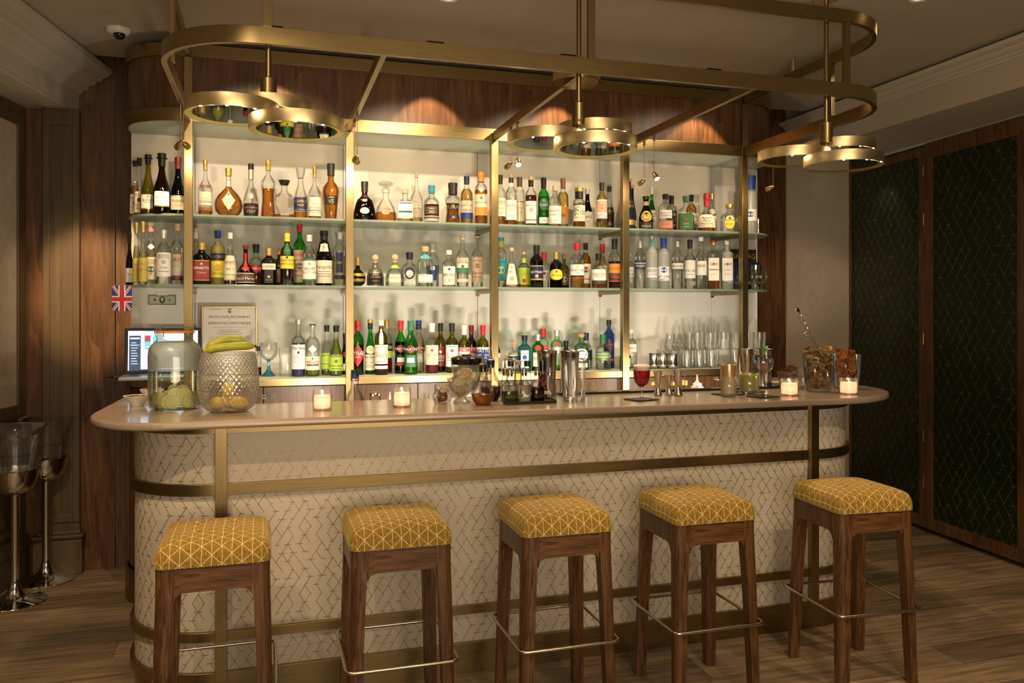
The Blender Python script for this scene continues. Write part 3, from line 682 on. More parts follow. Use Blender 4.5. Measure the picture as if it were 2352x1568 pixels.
# ================================================================== ceiling fittings
WHP = mat('white_plastic', (.75, .72, .66), .4)
cx_, cy_ = pZ(272, 66, CEIL)
t = empty('dome_camera', (cx_, cy_, CEIL), 0, 'white dome security camera with black eye on the ceiling', 'security camera')
MB().lathe([(.030, -.030), (.045, -.028), (.055, -.018), (.058, -.001)], 32).build('housing', WHP, t)
m = MB().sphere((.006, -.01, -.030), .028, 20, 12); m.build('lens_dome', BLACKG, t)
for (x, y, w_) in ((-.55, 1.35, 'left'), (.62, 1.45, 'b'), (1.75, 1.5, 'c'), (2.7, 1.6, 'd')): pass
for (x, y), lb in ((pZ(1030, -6, CEIL), 'round recessed ceiling downlight left of the middle brass upright'), (pZ(2112, -6, CEIL), 'round recessed ceiling downlight at the top right edge')):
    t = empty('ceiling_downlight', (x, y, CEIL), 0, lb, 'downlight', 'recessed ceiling downlights')
    MB().lathe([(.030, -.001), (.045, -.006), (.046, 0)], 28, capb=False, capt=False).build('trim_ring', WHP, t)
    MB().lathe([(.0305, -.002), (.001, -.002)], 24, capb=False, capt=False).build('lens', mat('downlight_lens', (.9, .8, .6), .4, emit=(1, .7, .35), es=3), t)
# ================================================================== champagne bucket stands
ACRYL = glassmat('clear_acrylic', (.93, .93, .92), .3, .5, .03, diff=.04, dcol=(.9, .9, .9))
GLET = mat('gold_letters', (.60, .45, .15), .4, .5)
def bucket_stand(u, v, label, s=1.0):
    x, y = pZ(u, v, 0); t = empty('champagne_bucket_stand', (x, y, 0), 0, label, 'bucket stand', 'chrome champagne bucket stands')
    MB().lathe([(.148, 0), (.150, .003), (.148, .006), (.10, .016), (.06, .034), (.034, .062), (.022, .10), (.0205, .12)], 48).build('base', CHROME, t)
    MB().lathe([(.020, .12), (.019, .55), (.024, .556), (.0185, .562)], 20).build('stem', CHROME, t)
    MB().lathe([(.018, .56), (.06, .565), (.085, .585), (.103, .63), (.112, .685), (.120, .688), (.120, .692), (.108, .690), (.098, .63), (.07, .60), (.002, .595)], 40).build('bowl', CHROME, t)
    b = MB().lathe([(.085, .66), (.098, .72), (.118, .83), (.140, .905), (.150, .912)], 48, capb=True, capt=False)
    def f(r0, z0, k, ph): return lambda a, c: ((r0+k*(c))*math.cos(ph+a/r0), (r0+k*c)*math.sin(ph+a/r0), z0+c)
    o = b.build('clear_bucket', ACRYL, t)
    m = MB(); ph = -math.pi/2+.25
    flat_text(m, "MOËT & CHANDON", f(.1085, .77, .18, ph), 0, .014, 0, .16); m.build('black_lettering', BLACK, o)
    m = MB(); ph = -math.pi/2-.55
    g = f(.113, .80, .2, ph); flat_text(m, "MOET", lambda a, c: g(-c, a), 0, .035, 0, .15); m.build('gold_lettering', GLET, o)
    return t
bucket_stand(34, 1382, 'chrome stand with clear champagne bucket, cut by the left picture edge')
bucket_stand(106, 1332, 'chrome stand with clear champagne bucket nearer the wood pilaster')
# ================================================================== glassware and tools on and behind the counter
CLR = glassmat('clear_glass', (.975, .98, .97), .30, .10)
CLRG = glassmat('greenish_clear_glass', (.93, .97, .935), .4, .10)
CUTG = glassmat('cut_glass', (.98, .985, .97), .2, .25, .08, diff=.06, dcol=(.95, .95, .9))
BLUEG = glassmat('blue_stem_glass', (.35, .75, .92), .5, .2)
WAX = glassmat('candle_wax', (.95, .85, .75), 0, .1, .4, diff=.97, dcol=(.95, .74, .62))
FLAME = mat('flame', (1, .8, .4), .5, emit=(1, .62, .22), es=10)
WHITE = mat('white_ceramic', (.80, .78, .74), .2); NAPK = mat('black_paper', (.015, .014, .014), .7)
def liq(name, col, op=.5):
    t = tuple(max(.02, c**.36) for c in col); return glassmat(name, t, .4, .05, .03, diff=op, dcol=col)
class Spot:
    """where a thing stands: photo column u; base row v on level z, or a known depth Y on level z"""
    def __init__(s, u, v=None, z=CT, Y=None):
        s.z = z
        if Y is None: s.x, s.y = pZ(u, v, z)
        else: s.y = Y; s.x = pY(u, 700, Y)[0]
        s.d = dep(s.x, s.y); s.k = s.d/FPX; s.u = u
        s.vb = HOR-(z-ZC)/s.d*FPX
    def h(s, py): return (s.vb-py)*s.k
    def p(s, pts): return [(max(.0005, w*s.k), max(.0004, s.h(y))) for w, y in pts]
def lth(name, s, pts, m, parent, seg=28, mi=0, **kw):
    return MB().lathe(s.p(pts), seg, **kw).build(name, m, parent)
def root(name, s, label, cat, group=None, rz=0): return empty(name, (s.x, s.y, s.z), rz, label, cat, group)
# ---- drinks jar with lemon slices
s = Spot(402, 938); J = root('drinks_jar', s, 'big clip-top glass jar of iced lemon water', 'jar')
lth('glass_body', s, [(50, 938), (54, 935), (57, 915), (58, 880), (58, 815), (56, 800), (50, 790), (42, 783), (39, 778), (39, 768), (41, 767), (41, 764)], CLRG, J, 40, capt=False)
lth('water', s, [(48, 935), (52, 932), (55, 912), (55.5, 880), (55.5, 850)], liq('lemon_water', (.93, .92, .72), .03), J, 40)
lth('condensation', s, [(56.6, 848), (57.2, 830), (57.2, 815), (55.2, 800.5), (49, 791), (41.5, 784.5)], glassmat('frosted_mist', (.9, .92, .91), .2, .2, .3, diff=.72, dcol=(.95, .97, .96)), J, 40, capb=False, capt=False)
lth('orange_gasket', s, [(40, 764.2), (42.5, 763.5), (42.5, 760), (40, 759.5)], mat('orange_rubber', (.85, .25, .05), .5), J, 36)
lth('glass_lid', s, [(40, 759.4), (41.5, 758), (40.5, 754), (35, 751.5), (20, 750.5), (1, 750)], CLRG, J, 36)
mb = MB(); c_ = [Vector((-.055, -.055, s.h(775))), Vector((-.058, -.06, s.h(766))), Vector((-.045, -.062, s.h(757)))]
mb.tube([(-39*s.k, -.01, s.h(772)), (-43*s.k, -.012, s.h(765)), (-42*s.k, -.01, s.h(756)), (-36*s.k, -.01, s.h(753))], .0016, 6)
mb.build('wire_clip', STEEL, J)
MB().tube([(-20*s.k, -36*s.k, s.h(773)), (-20*s.k, -40*s.k, s.h(765)), (-19*s.k, -38*s.k, s.h(757)), (-16*s.k, -30*s.k, s.h(754))], .0016, 6).build('wire_clip', STEEL, J)
LRIND = mat('lemon_rind', (.92, .80, .16), .45); LFLESH = mat('lemon_flesh', (.93, .86, .26), .3); LPITH = mat('lemon_pith', (.97, .94, .74), .5)
def slice_mesh(r, th, mr, mf, mp, nm):
    m = MB(); m.lathe([(r*.97, -th), (r, -th*.6), (r, th*.6), (r*.97, th)], 28, mi=0, capb=False, capt=False)
    for sgn in (-1, 1):
        z = th*sgn; m.lathe([(r*.97, z), (r*.86, z*1.02), (r*.02, z*1.02)], 28, mi=2, capb=False, capt=False, smooth=False)
        for k in range(9):
            a0, a1 = 2*math.pi*(k+.08)/9, 2*math.pi*(k+.92)/9; am = (a0+a1)/2
            pts = [(r*.10*math.cos(am), r*.10*math.sin(am))]+[(r*.80*math.cos(a0+(a1-a0)*q/5), r*.80*math.sin(a0+(a1-a0)*q/5)) for q in range(6)]
            m.add([(x, y, z*1.12) for x, y in pts], [tuple(range(7))], 1)
    o = m.build(nm, [mr, mf, mp]); return o
def orient(o, loc, nrm, roll=0):
    o.location = loc; o.rotation_euler = (Vector(nrm).to_track_quat('Z', 'Y') @ Matrix.Rotation(roll, 3, 'Z').to_quaternion()).to_euler()
ls0 = slice_mesh(.030, .0022, LRIND, LFLESH, LPITH, 'lemon_slice')
LS = [(368, 912, -.035, .9, -.35), (391, 928, -.072, 1, .1), (402, 925, -.084, .93, 0), (439, 922, -.060, 1, .5), (425, 905, -.05, 1, .25), (404, 905, -.045, 1, -.1), (385, 908, -.02, .8, -.5), (420, 900, -.01, 1, .2), (449, 912, -.02, .85, .9), (375, 926, -.045, .85, -.7), (432, 932, -.05, .9, .4), (398, 897, .02, .8, .2), (360, 922, .0, .8, -.9)]
for i, (u, v, oy, sc, nx) in enumerate(LS):
    o = ls0 if i == 0 else copy_tree(ls0)
    o.scale = (sc, sc, 1); orient(o, (s.x+(u-402)*s.k*.93, s.y+oy*.8, s.z+max(s.h(v), .030*sc+.003)), (nx, -1, .25), i*.7)
    tag(o, 'round lemon slice sunk at the bottom of the water jar', 'lemon slice', 'lemon slices in the water jar')
# ---- diamond-textured vase with bananas and lemons
s = Spot(525, 944); V = root('glass_vase', s, 'studded diamond-pattern glass vase under the bananas', 'vase')
pr = [(.028*1000*0+27, 948), (38, 943), (52, 934), (60, 920), (64.5, 900), (65.5, 880), (65, 862), (63, 845), (60.5, 828), (58, 815), (56.5, 809)]
P = s.p(pr); SEG, RW_ = 216, 92; vs = []; fs = []
def pint(P, t):
    q = t*(len(P)-1); i = min(int(q), len(P)-2); f = q-i; a = P[max(i-1, 0)]; b = P[i]; c = P[i+1]; d = P[min(i+2, len(P)-1)]
    return tuple(.5*((2*b[j])+(-a[j]+c[j])*f+(2*a[j]-5*b[j]+4*c[j]-d[j])*f*f+(-a[j]+3*b[j]-3*c[j]+d[j])*f**3) for j in (0, 1))
for j in range(RW_+1):
    r, z = pint(P, j/RW_); z = max(z, .0005)
    for i in range(SEG):
        th = 2*math.pi*i/SEG; a = th*18; b = j/RW_*math.pi*11.5
        bump = (abs(math.sin(a/1+b))*abs(math.sin(a/1-b)))**.7 if 2 < j < RW_-2 else 0
        rr = r+.0036*bump; vs.append((rr*math.cos(th), rr*math.sin(th), z))
for j in range(RW_):
    for i in range(SEG): a = j*SEG+i; b = j*SEG+(i+1) % SEG; fs.append((a, b, b+SEG, a+SEG))
mb = MB(); mb.add(vs, fs, 0, True); mb.add([(P[0][0]*math.cos(q*math.pi/16), P[0][0]*math.sin(q*math.pi/16), .0006) for q in range(32)], [tuple(range(32))])
mb.build('studded_glass', glassmat('studded_glass', (.97, .96, .94), .4, 1.0, .07, diff=.10, dcol=(.9, .86, .8)), V)
LEMON = add_grain(mat('lemon_skin', rough=.4), (.92, .66, .03), (.95, .74, .07), (1, 1, 1), 60, 3, bump=.15)
for i, (dx_, dy_, dz) in enumerate(((-.04, -.03, .034), (.04, -.03, .034), (.0, .045, .034), (.0, -.006, .088))):
    m = MB(); m.lathe([(.0005, -.042), (.005, -.039), (.012, -.034), (.024, -.022), (.029, 0), (.024, .022), (.012, .034), (.006, .040), (.0005, .043)], 20)
    o = m.build('lemon', LEMON); o.location = (s.x+dx_, s.y+dy_, s.z+dz); o.rotation_euler = (1.4+i*.3, .3*i, i*1.3)
    tag(o, 'whole yellow lemon inside the studded glass vase', 'lemon', 'lemons in the vase')
BAN = add_grain(mat('banana_skin', rough=.45), (.34, .38, .03), (.48, .46, .045), (3, 3, 3), 9, 4, ramp=(.35, .65)); BTIP = mat('banana_tip', (.06, .04, .015), .7)
bn = empty('banana_bunch', (s.x, s.y, s.z+s.h(808)), 0, 'two joined green-yellow bananas lying across the vase', 'bananas')
def banana(pts, rad, nm='banana'):
    pts = [Vector(p) for p in pts]; Q = []; N = 22
    for i in range(N+1):
        q = i/N*(len(pts)-1); k = min(int(q), len(pts)-2); f = q-k; a = pts[max(k-1, 0)]; b = pts[k]; c = pts[k+1]; d = pts[min(k+2, len(pts)-1)]
        Q.append(.5*((2*b)+(-a+c)*f+(2*a-5*b+4*c-d)*f*f+(-a+3*b-3*c+d)*f**3))
    R_ = [rad*(.28 if i < 3 else min(1, .28+.30*(i-2))*(1-max(0, (i-N+4)/4.6)**1.6)) for i in range(N+1)]
    m = MB(); m.tube(Q, R_, 10); m.build(nm, BAN, bn); m = MB(); m.sphere(Q[-1], rad*.35, 8, 6); m.build('tip', BTIP, bn)
kk = s.k
banana([(-54*kk, -.004, .004), (-40*kk, -.008, .010), (-20*kk, -.012, .012+.006), (5*kk, -.014, .022), (35*kk, -.008, .024), (58*kk, .004, .022)], .0175)
banana([(-53*kk, .004, .008), (-40*kk, .010, .024), (-22*kk, .016, .042), (0, .020, .050), (22*kk, .022, .046), (43*kk, .022, .030)], .0180)
MB().sphere((-55*kk, 0, .005), .0055, 8, 6).build('stalk', BTIP, bn)
# ---- snack bowls
SNK = [mat('snack_brown', (.30, .13, .04), .6), mat('snack_gold', (.62, .36, .10), .6), mat('snack_dark', (.07, .03, .02), .6)]
for (u, v, w, top, lb) in ((316, 932, 31, 908, 'white flared bowl of pretzel snacks left of the water jar'), (349, 915, 26, 893, 'white snack bowl half hidden behind the water jar')):
    s = Spot(u, v); r_ = root('snack_bowl', s, lb, 'bowl', 'white snack bowls')
    lth('bowl', s, [(12, v), (13, v-2), (17, v-8), (25, v-17), (w, top), (w-1.5, top), (23, v-16), (10, v-6), (1, v-5)], WHITE, r_, 32)
    m = MB(); rg = random.Random(u)
    for i in range(70):
        a = rg.random()*6.28; q = rg.random()**.5*23*s.k; M_ = Matrix.Translation((q*math.cos(a), q*math.sin(a), s.h(top+2)+rg.random()*.008-.004)) @ Matrix.Rotation(rg.random()*6, 4, 'Z') @ Matrix.Rotation(rg.random()-.5, 4, 'X')
        m.box(-.008, .008, -.0018, .0018, -.0018, .0018, rg.randrange(3), M_)
    o = m.build('snacks', SNK, r_); o['kind'] = 'stuff'
# ---- candles in faceted glasses
def candle(u, v, w, top, lb):
    s = Spot(u, v-2); r_ = root('candle_holder', s, lb, 'candle', 'candles in faceted glasses'); hw = w/2; H = s.h(top+1)
    N = 40; vs = []; fs = []; RN = 14
    for j in range(RN+1):
        z = H*j/RN
        for i in range(N):
            th = 2*math.pi*i/N; b = .0014*(((i+(j//2)) % 3) - 1) if 2 < j < RN-2 else 0
            r = hw*s.k+b*.6; vs.append((r*math.cos(th), r*math.sin(th), z))
    for j in range(RN):
        for i in range(N): fs.append((j*N+i, j*N+(i+1) % N, (j+1)*N+(i+1) % N, (j+1)*N+i))
    mb = MB().add(vs, fs, 0, False); mb.add([(hw*s.k*math.cos(q*math.pi/16), hw*s.k*math.sin(q*math.pi/16), .001) for q in range(32)], [tuple(range(32))])
    mb.lathe([(hw*s.k-.003, .006), (.001, .006)], 24, capb=False, capt=False)
    mb.build('faceted_glass', CUTG, r_)
    MB().lathe([(hw*s.k*.80, .008), (hw*s.k*.86, .010), (hw*s.k*.86, H*.70), (hw*s.k*.80, H*.75), (hw*s.k*.35, H*.66), (.001, H*.66)], 24).build('wax', WAX, r_)
    MB().lathe([(.001, H*.66), (.0026, H*.70), (.002, H*.76), (.0004, H*.84)], 10).build('flame', FLAME, r_)
    point((s.x, s.y-.004, s.z+H*.86), .10, .006, (1, .60, .30)); point((s.x, s.y, s.z+H*.42), .13, .008, (1, .60, .36))  # second light sits inside the wax, added to make it glow
candle(740, 943, 43, 895, 'lit candle in faceted glass, the nearest to the studded vase')
candle(923, 936, 42, 889, 'lit candle in faceted glass left of the middle of the counter')
candle(1813, 910, 41, 869, 'lit candle in faceted glass in front of the chilli bowl')
candle(1949, 907, 42, 867, 'lit candle in faceted glass in front of the dried orange jar')
# ---- work top behind the counter and what stands on it
ZW = .90
wk = MB().box(-.25, 2.64, 3.735, 3.99, ZW-.03, ZW); wk_o = tag(wk.build('bar_worktop', STEEL), 'steel worktop hidden low behind the bar counter', 'worktop')
for x in (-.2, .8, 1.7, 2.6): MB().box(x-.02, x+.02, 3.84, 3.88, 0, ZW-.03).build('leg', STEEL, wk_o)
def low(u, Y=3.86): return Spot(u, z=ZW, Y=Y)
def simple(name, s, pts, m, label, cat, group=None, **kw):
    r_ = root(name, s, label, cat, group); lth('glass', s, pts, m, r_, **kw); return r_
s = low(815); r_ = root('bottle', s, 'clear bottle with navy foil cap behind the counter', 'bottle', None)
b_y = s.vb
lth('glass', s, [(20, b_y), (21, b_y-4), (21, 915), (17, 904), (10, 893), (8.5, 885), (8.5, 874)], CLR, r_); lth('cap', s, [(9, 874.5), (9.4, 873), (9.2, 851), (8.4, 849.5), (1, 849.5)], mat('navy_foil', (.012, .014, .05), .3, .4), r_)
m = MB(); flat_text(m, 'Amer', lambda a, z: (math.sin(a/(9.5*s.k))*9.6*s.k, -math.cos(a/(9.5*s.k))*9.6*s.k, s.h(870)+z), 0, .010, 0, .03); m.build('gold_lettering', GLET, r_)
s = low(862); r_ = root('shaker_jar', s, 'glass sugar shaker with steel lid behind the counter', 'shaker')
lth('jar', s, [(15, s.vb), (16, s.vb-3), (15, 925), (12.5, 908)], CLR, r_); lth('lid', s, [(13, 908), (13.4, 905), (13, 901), (10, 899), (1, 898.5)], STEEL, r_)
NOZ = mat('translucent_squeeze_plastic', (.78, .76, .70), .4)
def squeeze(u, top, hw, lb, hb=None):
    s = low(u); r_ = root('squeeze_bottle', s, lb, 'squeeze bottle', 'squeeze bottles behind the counter')
    lth('body', s, [(hw, s.vb), (hw+.5, s.vb-3), (hw+.5, top+34), (hw*.85, top+30), (hw*.8, top+27)], NOZ, r_)
    lth('nozzle', s, [(hw*.62, top+27), (hw*.62, top+20), (hw*.35, top+18), (2.6, top+14), (.9, top), (.2, top)], NOZ, r_)
squeeze(896, 899, 9, 'white nozzle squeeze bottle left of the second candle'); squeeze(1601, 860, 17, 'large white nozzle squeeze bottle left of the tall cocktail')
# straws
s = low(985, 3.80); cup = root('straw_cup', s, 'bundle of clear straws standing behind the counter', 'straws')
lth('cup', s, [(12, s.vb), (13, 940), (13, 932)], STEEL, cup)
for k in range(9): MB().tube([((k-4)*.004, 0, .02), ((k-4)*.004+(-8+k*1.2)*s.k, .004*(k % 3), s.h(897+k*1.6))], .0028, 7).build('straw', glassmat('straw_plastic', (.8, .8, .78), .3, .1, .1, diff=.4, dcol=(.7, .7, .66)), cup)
# upside-down wine glasses behind the counter
for u, t_, lb in ((618, 907, 'upturned wine glass, upper foot, right of the studded vase'), (612, 914, 'upturned wine glass, lower foot, right of the studded vase')):
    s = low(u, 3.80 if t_ > 910 else 3.9); simple('wine_glass', s, [(16, s.vb), (19, 958), (12, 940), (3, 930), (1.8, 926), (1.8, t_+7), (6, t_+3), (19, t_+1), (19, t_)], CLR, lb, 'wine glass', 'upturned wine glasses', capb=False)
# small bottles with pourers behind
for u, top, hw, lb in ((1502, 862, 6, 'small brown spice bottle behind the left jigger'), (1543, 862, 6, 'small brown spice bottle behind the right jigger'), (1572, 858, 6.5, 'small brown bottle with steel pourer right of the jiggers')):
    s = low(u); r_ = root('bottle', s, lb, 'bottle', None)
    lth('glass', s, [(hw+2, s.vb), (hw+2, 900), (hw, 890), (hw, 884)], liq('amber_small', (.35, .16, .04), .4), r_); lth('cap', s, [(hw+.5, 884), (hw+.5, top+15), (hw*.5, top+14)], mat('brass_cap', (.5, .33, .1), .4, .6), r_)
    if u == 1572: MB().tube([(0, 0, s.h(874)), (0, 0, s.h(868)), (2.5*s.k, 0, s.h(861)), (5*s.k, 0, s.h(858.5))], .0026, 7).build('pourer', STEEL, r_)
s = low(1646); r_ = root('shaker_jar', s, 'small clear salt shaker left of the tall cocktail', 'shaker'); lth('jar', s, [(8, s.vb), (8, 875), (6, 872)], CLR, r_); lth('lid', s, [(7, 872), (7.5, 870), (6, 866), (1, 865.5)], STEEL, r_)
# ---- cinnamon jar, dried lime bowl, blender, carafes
s = Spot(1016, 926); r_ = root('glass_jar', s, 'small round glass jar of cinnamon sticks', 'jar')
lth('glass', s, [(14, 927), (19, 924), (23, 913), (22, 905), (17, 897), (16, 894), (18, 892), (21, 891)], CLR, r_, capt=False)
CIN = mat('cinnamon', (.16, .06, .025), .7); rg = random.Random(4)
for k in range(9):
    a = rg.random()*3.14; z = .010+.0045*k; m = MB(); L_ = .024 if k < 6 else .018
    m.tube([(-L_*math.cos(a), -L_*math.sin(a), z), (L_*math.cos(a), L_*math.sin(a), z+.004)], .0052, 8); o = m.build('cinnamon_stick', CIN); o.location = (s.x, s.y, s.z)
    tag(o, 'cinnamon stick lying in the small glass jar', 'cinnamon', 'cinnamon sticks in the jar')
DR, DF, DP = mat('dried_rind', (.30, .15, .05), .6), mat('dried_flesh', (.50, .30, .10), .55), mat('dried_pith', (.62, .47, .26), .6)
ds0 = slice_mesh(.024, .0015, DR, DF, DP, 'dried_citrus_slice')
orient(ds0, (s.x, s.y-.004, s.z+s.h(893)), (.15, -1, .5)); ds0.scale = (.72, .72, 1); tag(ds0, 'dried citrus slice standing in the cinnamon jar', 'dried fruit')
s = Spot(1013, 912); simple('tumbler', s, [(13, 912), (15, 911), (16, 885), (16.5, 883)], CLR, 'clear tumbler with grey rim behind the cinnamon jar', 'glass', capt=False)
s = Spot(1060, 924); r_ = root('footed_bowl', s, 'ribbed footed glass bowl heaped with dried lime slices', 'bowl')
m = MB(); pr = s.p([(19, 927), (20, 925), (19, 920), (11, 915), (10, 911), (16, 905), (26, 893), (31, 878), (33, 869), (34, 868)]); b0 = len(m.v); m.lathe(pr, 60, capt=False)
for i in range(len(m.v)):
    x, y, z = m.v[i]; k_ = 1+(.05 if (i % 60) % 4 < 2 else -.03)*(1 if s.h(905) < z < s.h(872) else 0); m.v[i] = (x*k_, y*k_, z)
m.build('glass', CUTG, r_)
DRG = mat('dried_lime_rind', (.20, .17, .04), .6); dl0 = slice_mesh(.021, .0013, DRG, mat('dried_lime_flesh', (.42, .27, .10), .6), mat('dried_lime_pith', (.60, .50, .30), .6), 'dried_lime_slice'); rg = random.Random(11)
for i in range(26):
    o = dl0 if i == 0 else copy_tree(dl0); a = rg.random()*6.28; lev = i/26; q = (.008+.030*lev)*rg.random()**.4 if lev < .6 else .032*rg.random()
    orient(o, (s.x+q*math.cos(a), s.y+q*math.sin(a)-.003, s.z+s.h(902)+lev*(s.h(852)-s.h(902))), (rg.uniform(-.9, .9), -1, rg.uniform(-.4, .9)), rg.random()*6)
    tag(o, 'dried lime slice heaped in the ribbed footed bowl', 'dried fruit', 'dried lime slices in the footed bowl')
s = Spot(1072, 908); r_ = root('blender_jug', s, 'clear blender jug with black lid behind the footed bowl', 'blender jug')
lth('jug', s, [(24, 910), (25, 905), (30, 860), (35, 836)], glassmat('grey_clear_plastic', (.80, .79, .74), .4, .15, .05, diff=.12), r_, capt=False, sq=3.2)
lth('black_lid', s, [(35, 836), (36, 834), (36.5, 824), (37.5, 823), (35, 820), (20, 816.5), (12, 816), (11, 813.5), (1, 813)], BLACKG, r_, 36)
m = MB(); m.sphere((22*s.k, -.02, s.h(853)), .006, 8, 6)
for k in range(14): m.sphere((22*s.k+rg.uniform(-.008, .008), -.025+rg.uniform(-.006, .006), s.h(862)+rg.uniform(0, .035)), .0035, 6, 5)
o = m.build('yellow_flowers', mat('yellow_petals', (.75, .55, .05), .6)); o.location = (s.x+.010, s.y-.035, s.z); tag(o, 'sprig of tiny yellow flowers beside the blender jug', 'flowers', kind='stuff')
def carafe(u, v, lb, col, fill, sx=1.0):
    s = Spot(u, v-3); b = v; r_ = root('carafe', s, lb, 'carafe', 'bulbous carafes with pourers')
    P_ = [(12, b), (16, b-2), (24, b-14), (27*sx, b-25), (25, b-38), (19, b-50), (12, b-63), (9, b-75), (9, b-86)]
    lth('glass', s, P_, CLR, r_, 32, capt=False)
    Q_ = [(w-1, y) for w, y in P_ if y >= b-fill+1]; Q_[-1] = (Q_[-1][0], b-fill); lth('syrup', s, Q_, liq('syrup_%d' % u, col, .35), r_, 32)
    lth('stopper', s, [(7.6, b-78), (8.6, b-87), (9.6, b-88), (9, b-94), (5, b-96)], BLACK, r_, 16)
    lth('pourer', s, [(8.5, b-93), (9, b-96), (6, b-98), (3.6, b-103), (2.2, b-118), (1.2, b-122)], STEEL, r_, 14)
carafe(1109, 932, 'teardrop carafe of amber syrup with steel pourer', (.55, .17, .03), 28)
carafe(1127, 922, 'teardrop carafe of black syrup behind the amber one', (.02, .008, .005), 34, .85)
# tray with oil and bitters bottles
x0, y0 = pZ(1137, 917, CT); xa, ya = pZ(1163, 930, CT); xb, yb = pZ(1277, 925, CT)
TRAY = mat('black_tray', (.03, .027, .025), .3, .3)
tr = MB(); o_ = [(xa, ya), (xb, ya+.012), (xb+.02, ya+.15), (x0+.02, ya+.15), (x0, ya+.10)]
tr.slab(o_, CT+.0005, CT+.004); tr.bar(o_, .003, CT+.002, CT+.012, True); to = tag(tr.build('serving_tray', TRAY), 'black tray holding the small square pourer bottles', 'tray')
TZ = CT+.004
def cruet(u, v, hw, top, lb, col=None, fill=0):
    s = Spot(u, v, z=TZ); b = v; r_ = root('pourer_bottle', s, lb, 'pourer bottle', 'small square bottles on the tray')
    lth('glass', s, [(hw-1, b), (hw, b-2), (hw, b-38), (hw-3, b-43), (7, b-50), (6, b-55), (6, b-62)], CLR, r_, 28, capt=False, sq=3.6)
    if col: lth('liquid', s, [(hw-2, b-1), (hw-1, b-3), (hw-1, b-fill)], liq('cruet_%d' % u, col, .5), r_, 28, sq=3.6)
    lth('steel_spout', s, [(7.2, b-60), (7.6, b-66), (6.6, b-68), (5.6, b-71), (3.2, b-77), (1.4, b-80)], STEEL, r_, 16)
cruet(1171, 924, 18, 843, 'square pourer bottle of green liquid on the tray', (.10, .13, .015), 26)
cruet(1203.5, 923, 15, 843, 'empty-looking clear pourer bottle between the green and the dark one', (.7, .68, .6), 10)
cruet(1234, 922, 15.5, 843, 'square pourer bottle of near-black red liquid on the tray', (.03, .006, .004), 33)
cruet(1262.5, 921, 14.5, 843, 'clear pourer bottle at the right end of the tray', None)
def tall(u, v, hw, cap0, cap1, capm, lb, body=None, col=None, label=None, z=TZ, neck=6.5, txt=None, tm=None):
    s = Spot(u, v, z=z); r_ = root('bottle', s, lb, 'bottle', 'bitters bottles at the back of the tray'); b = s.vb
    sh = cap1+34
    lth('glass', s, [(hw, b), (hw, sh+8), (hw-2, sh), (neck+1, cap1+12), (neck, cap1+4), (neck, cap1)], body or CLR, r_)
    if col: lth('liquid', s, [(hw-1.2, b-1), (hw-1.2, sh+8), (neck, cap1+14), (neck-1, cap1+8)], col, r_)
    lth('cap', s, [(neck+.8, cap1), (neck+1, cap0+1), (neck, cap0), (1, cap0)], capm, r_)
    if label:
        R_ = (hw+.5)*s.k; m = MB(); n = 14
        m.lathe([(R_, s.h(b-8)), (R_, s.h(sh+10))], 36, capb=False, capt=False)
        if txt: flat_text(m, txt, lambda a, c: (R_*1.02*math.sin(a/R_), -R_*1.02*math.cos(a/R_), s.h(b-22)+c), 0, .006, 1, .05)
        m.build('paper_label', [label, tm or BLACK], r_)
PAP = mat('aged_paper_label', (.66, .60, .46), .6); DGC = mat('dark_green_cap', (.01, .045, .035), .3); CORK = mat('cork', (.62, .42, .25), .7)
REDT = mat('red_print', (.55, .08, .06), .5)
tall(1173, 912, 14, 828, 841, DGC, 'papered bottle with dark green cap, left of the cork one', CLRG, None, PAP)
tall(1190, 911, 11, 828, 838, CORK, 'small corked papered bottle between the two green-capped ones', CLR, liq('pale_gold', (.6, .5, .2), .3), PAP)
tall(1211, 913, 14, 828, 841, DGC, 'papered bottle with dark green cap and red diamond print', CLRG, None, PAP, txt='PEYCHAUD', tm=REDT)
tall(1246, 912, 13, 827, 852, BLACKG, 'bottle of red bitters with long black cap on the tray', CLR, liq('red_bitters', (.40, .01, .015), .5), mat('pale_label', (.75, .72, .66), .6), txt='PEYCHAUD', tm=REDT)
s = Spot(1160, 914, z=TZ); r_ = root('carafe', s, 'slim clear carafe with black and gold pourer on the tray', 'carafe'); lth('glass', s, [(12, 914), (14, 900), (10, 878), (6, 866), (6, 860)], CLR, r_, capt=False); lth('stopper', s, [(6, 862), (6.5, 846), (3, 844), (2, 836), (1.5, 827)], mat('stopper_brass', (.3, .22, .1), .3, .7), r_)
s = Spot(1143, 911); simple('tumbler', s, [(8, 911), (9, 909), (9, 884)], CUTG, 'small stacked cut tumbler left of the tray', 'glass', capt=False)
# ---- shaker tins, mixing glass
def tin(u, v, lb, pts, z=CT):
    s = Spot(u, v, z=z); r_ = simple('shaker_tin', s, pts, STEEL, lb, 'shaker tin', 'steel shaker tins', capt=False, seg=40); return r_
tin(1256, 909, 'tall steel shaker tin behind the red bitters bottle', [(17, 910), (18, 908), (23, 812), (24, 806), (24.5, 805), (23.5, 805.5), (17, 906), (1, 906)])
tin(1308, 907, 'tall steel shaker tin behind the cut mixing glass', [(17, 908), (18, 906), (22.5, 812), (23.3, 807), (23.6, 806), (22.5, 807), (16, 902), (1, 902)])
tin(1711, 889, 'steel shaker tin between the tall cocktail and the green one', [(15, 890), (16, 888), (17, 836), (18.5, 833), (21, 803), (21.3, 801), (20.3, 802), (15, 886), (1, 886)])
tin(1758, 888, 'steel shaker tin behind the blueberry balloon glass', [(13, 889), (14, 887), (18, 806), (18.6, 801), (17.6, 802), (13, 885), (1, 885)])
s = Spot(1319, 921); r_ = root('mixing_glass', s, 'tall cut-crystal mixing glass right of the tray', 'mixing glass')
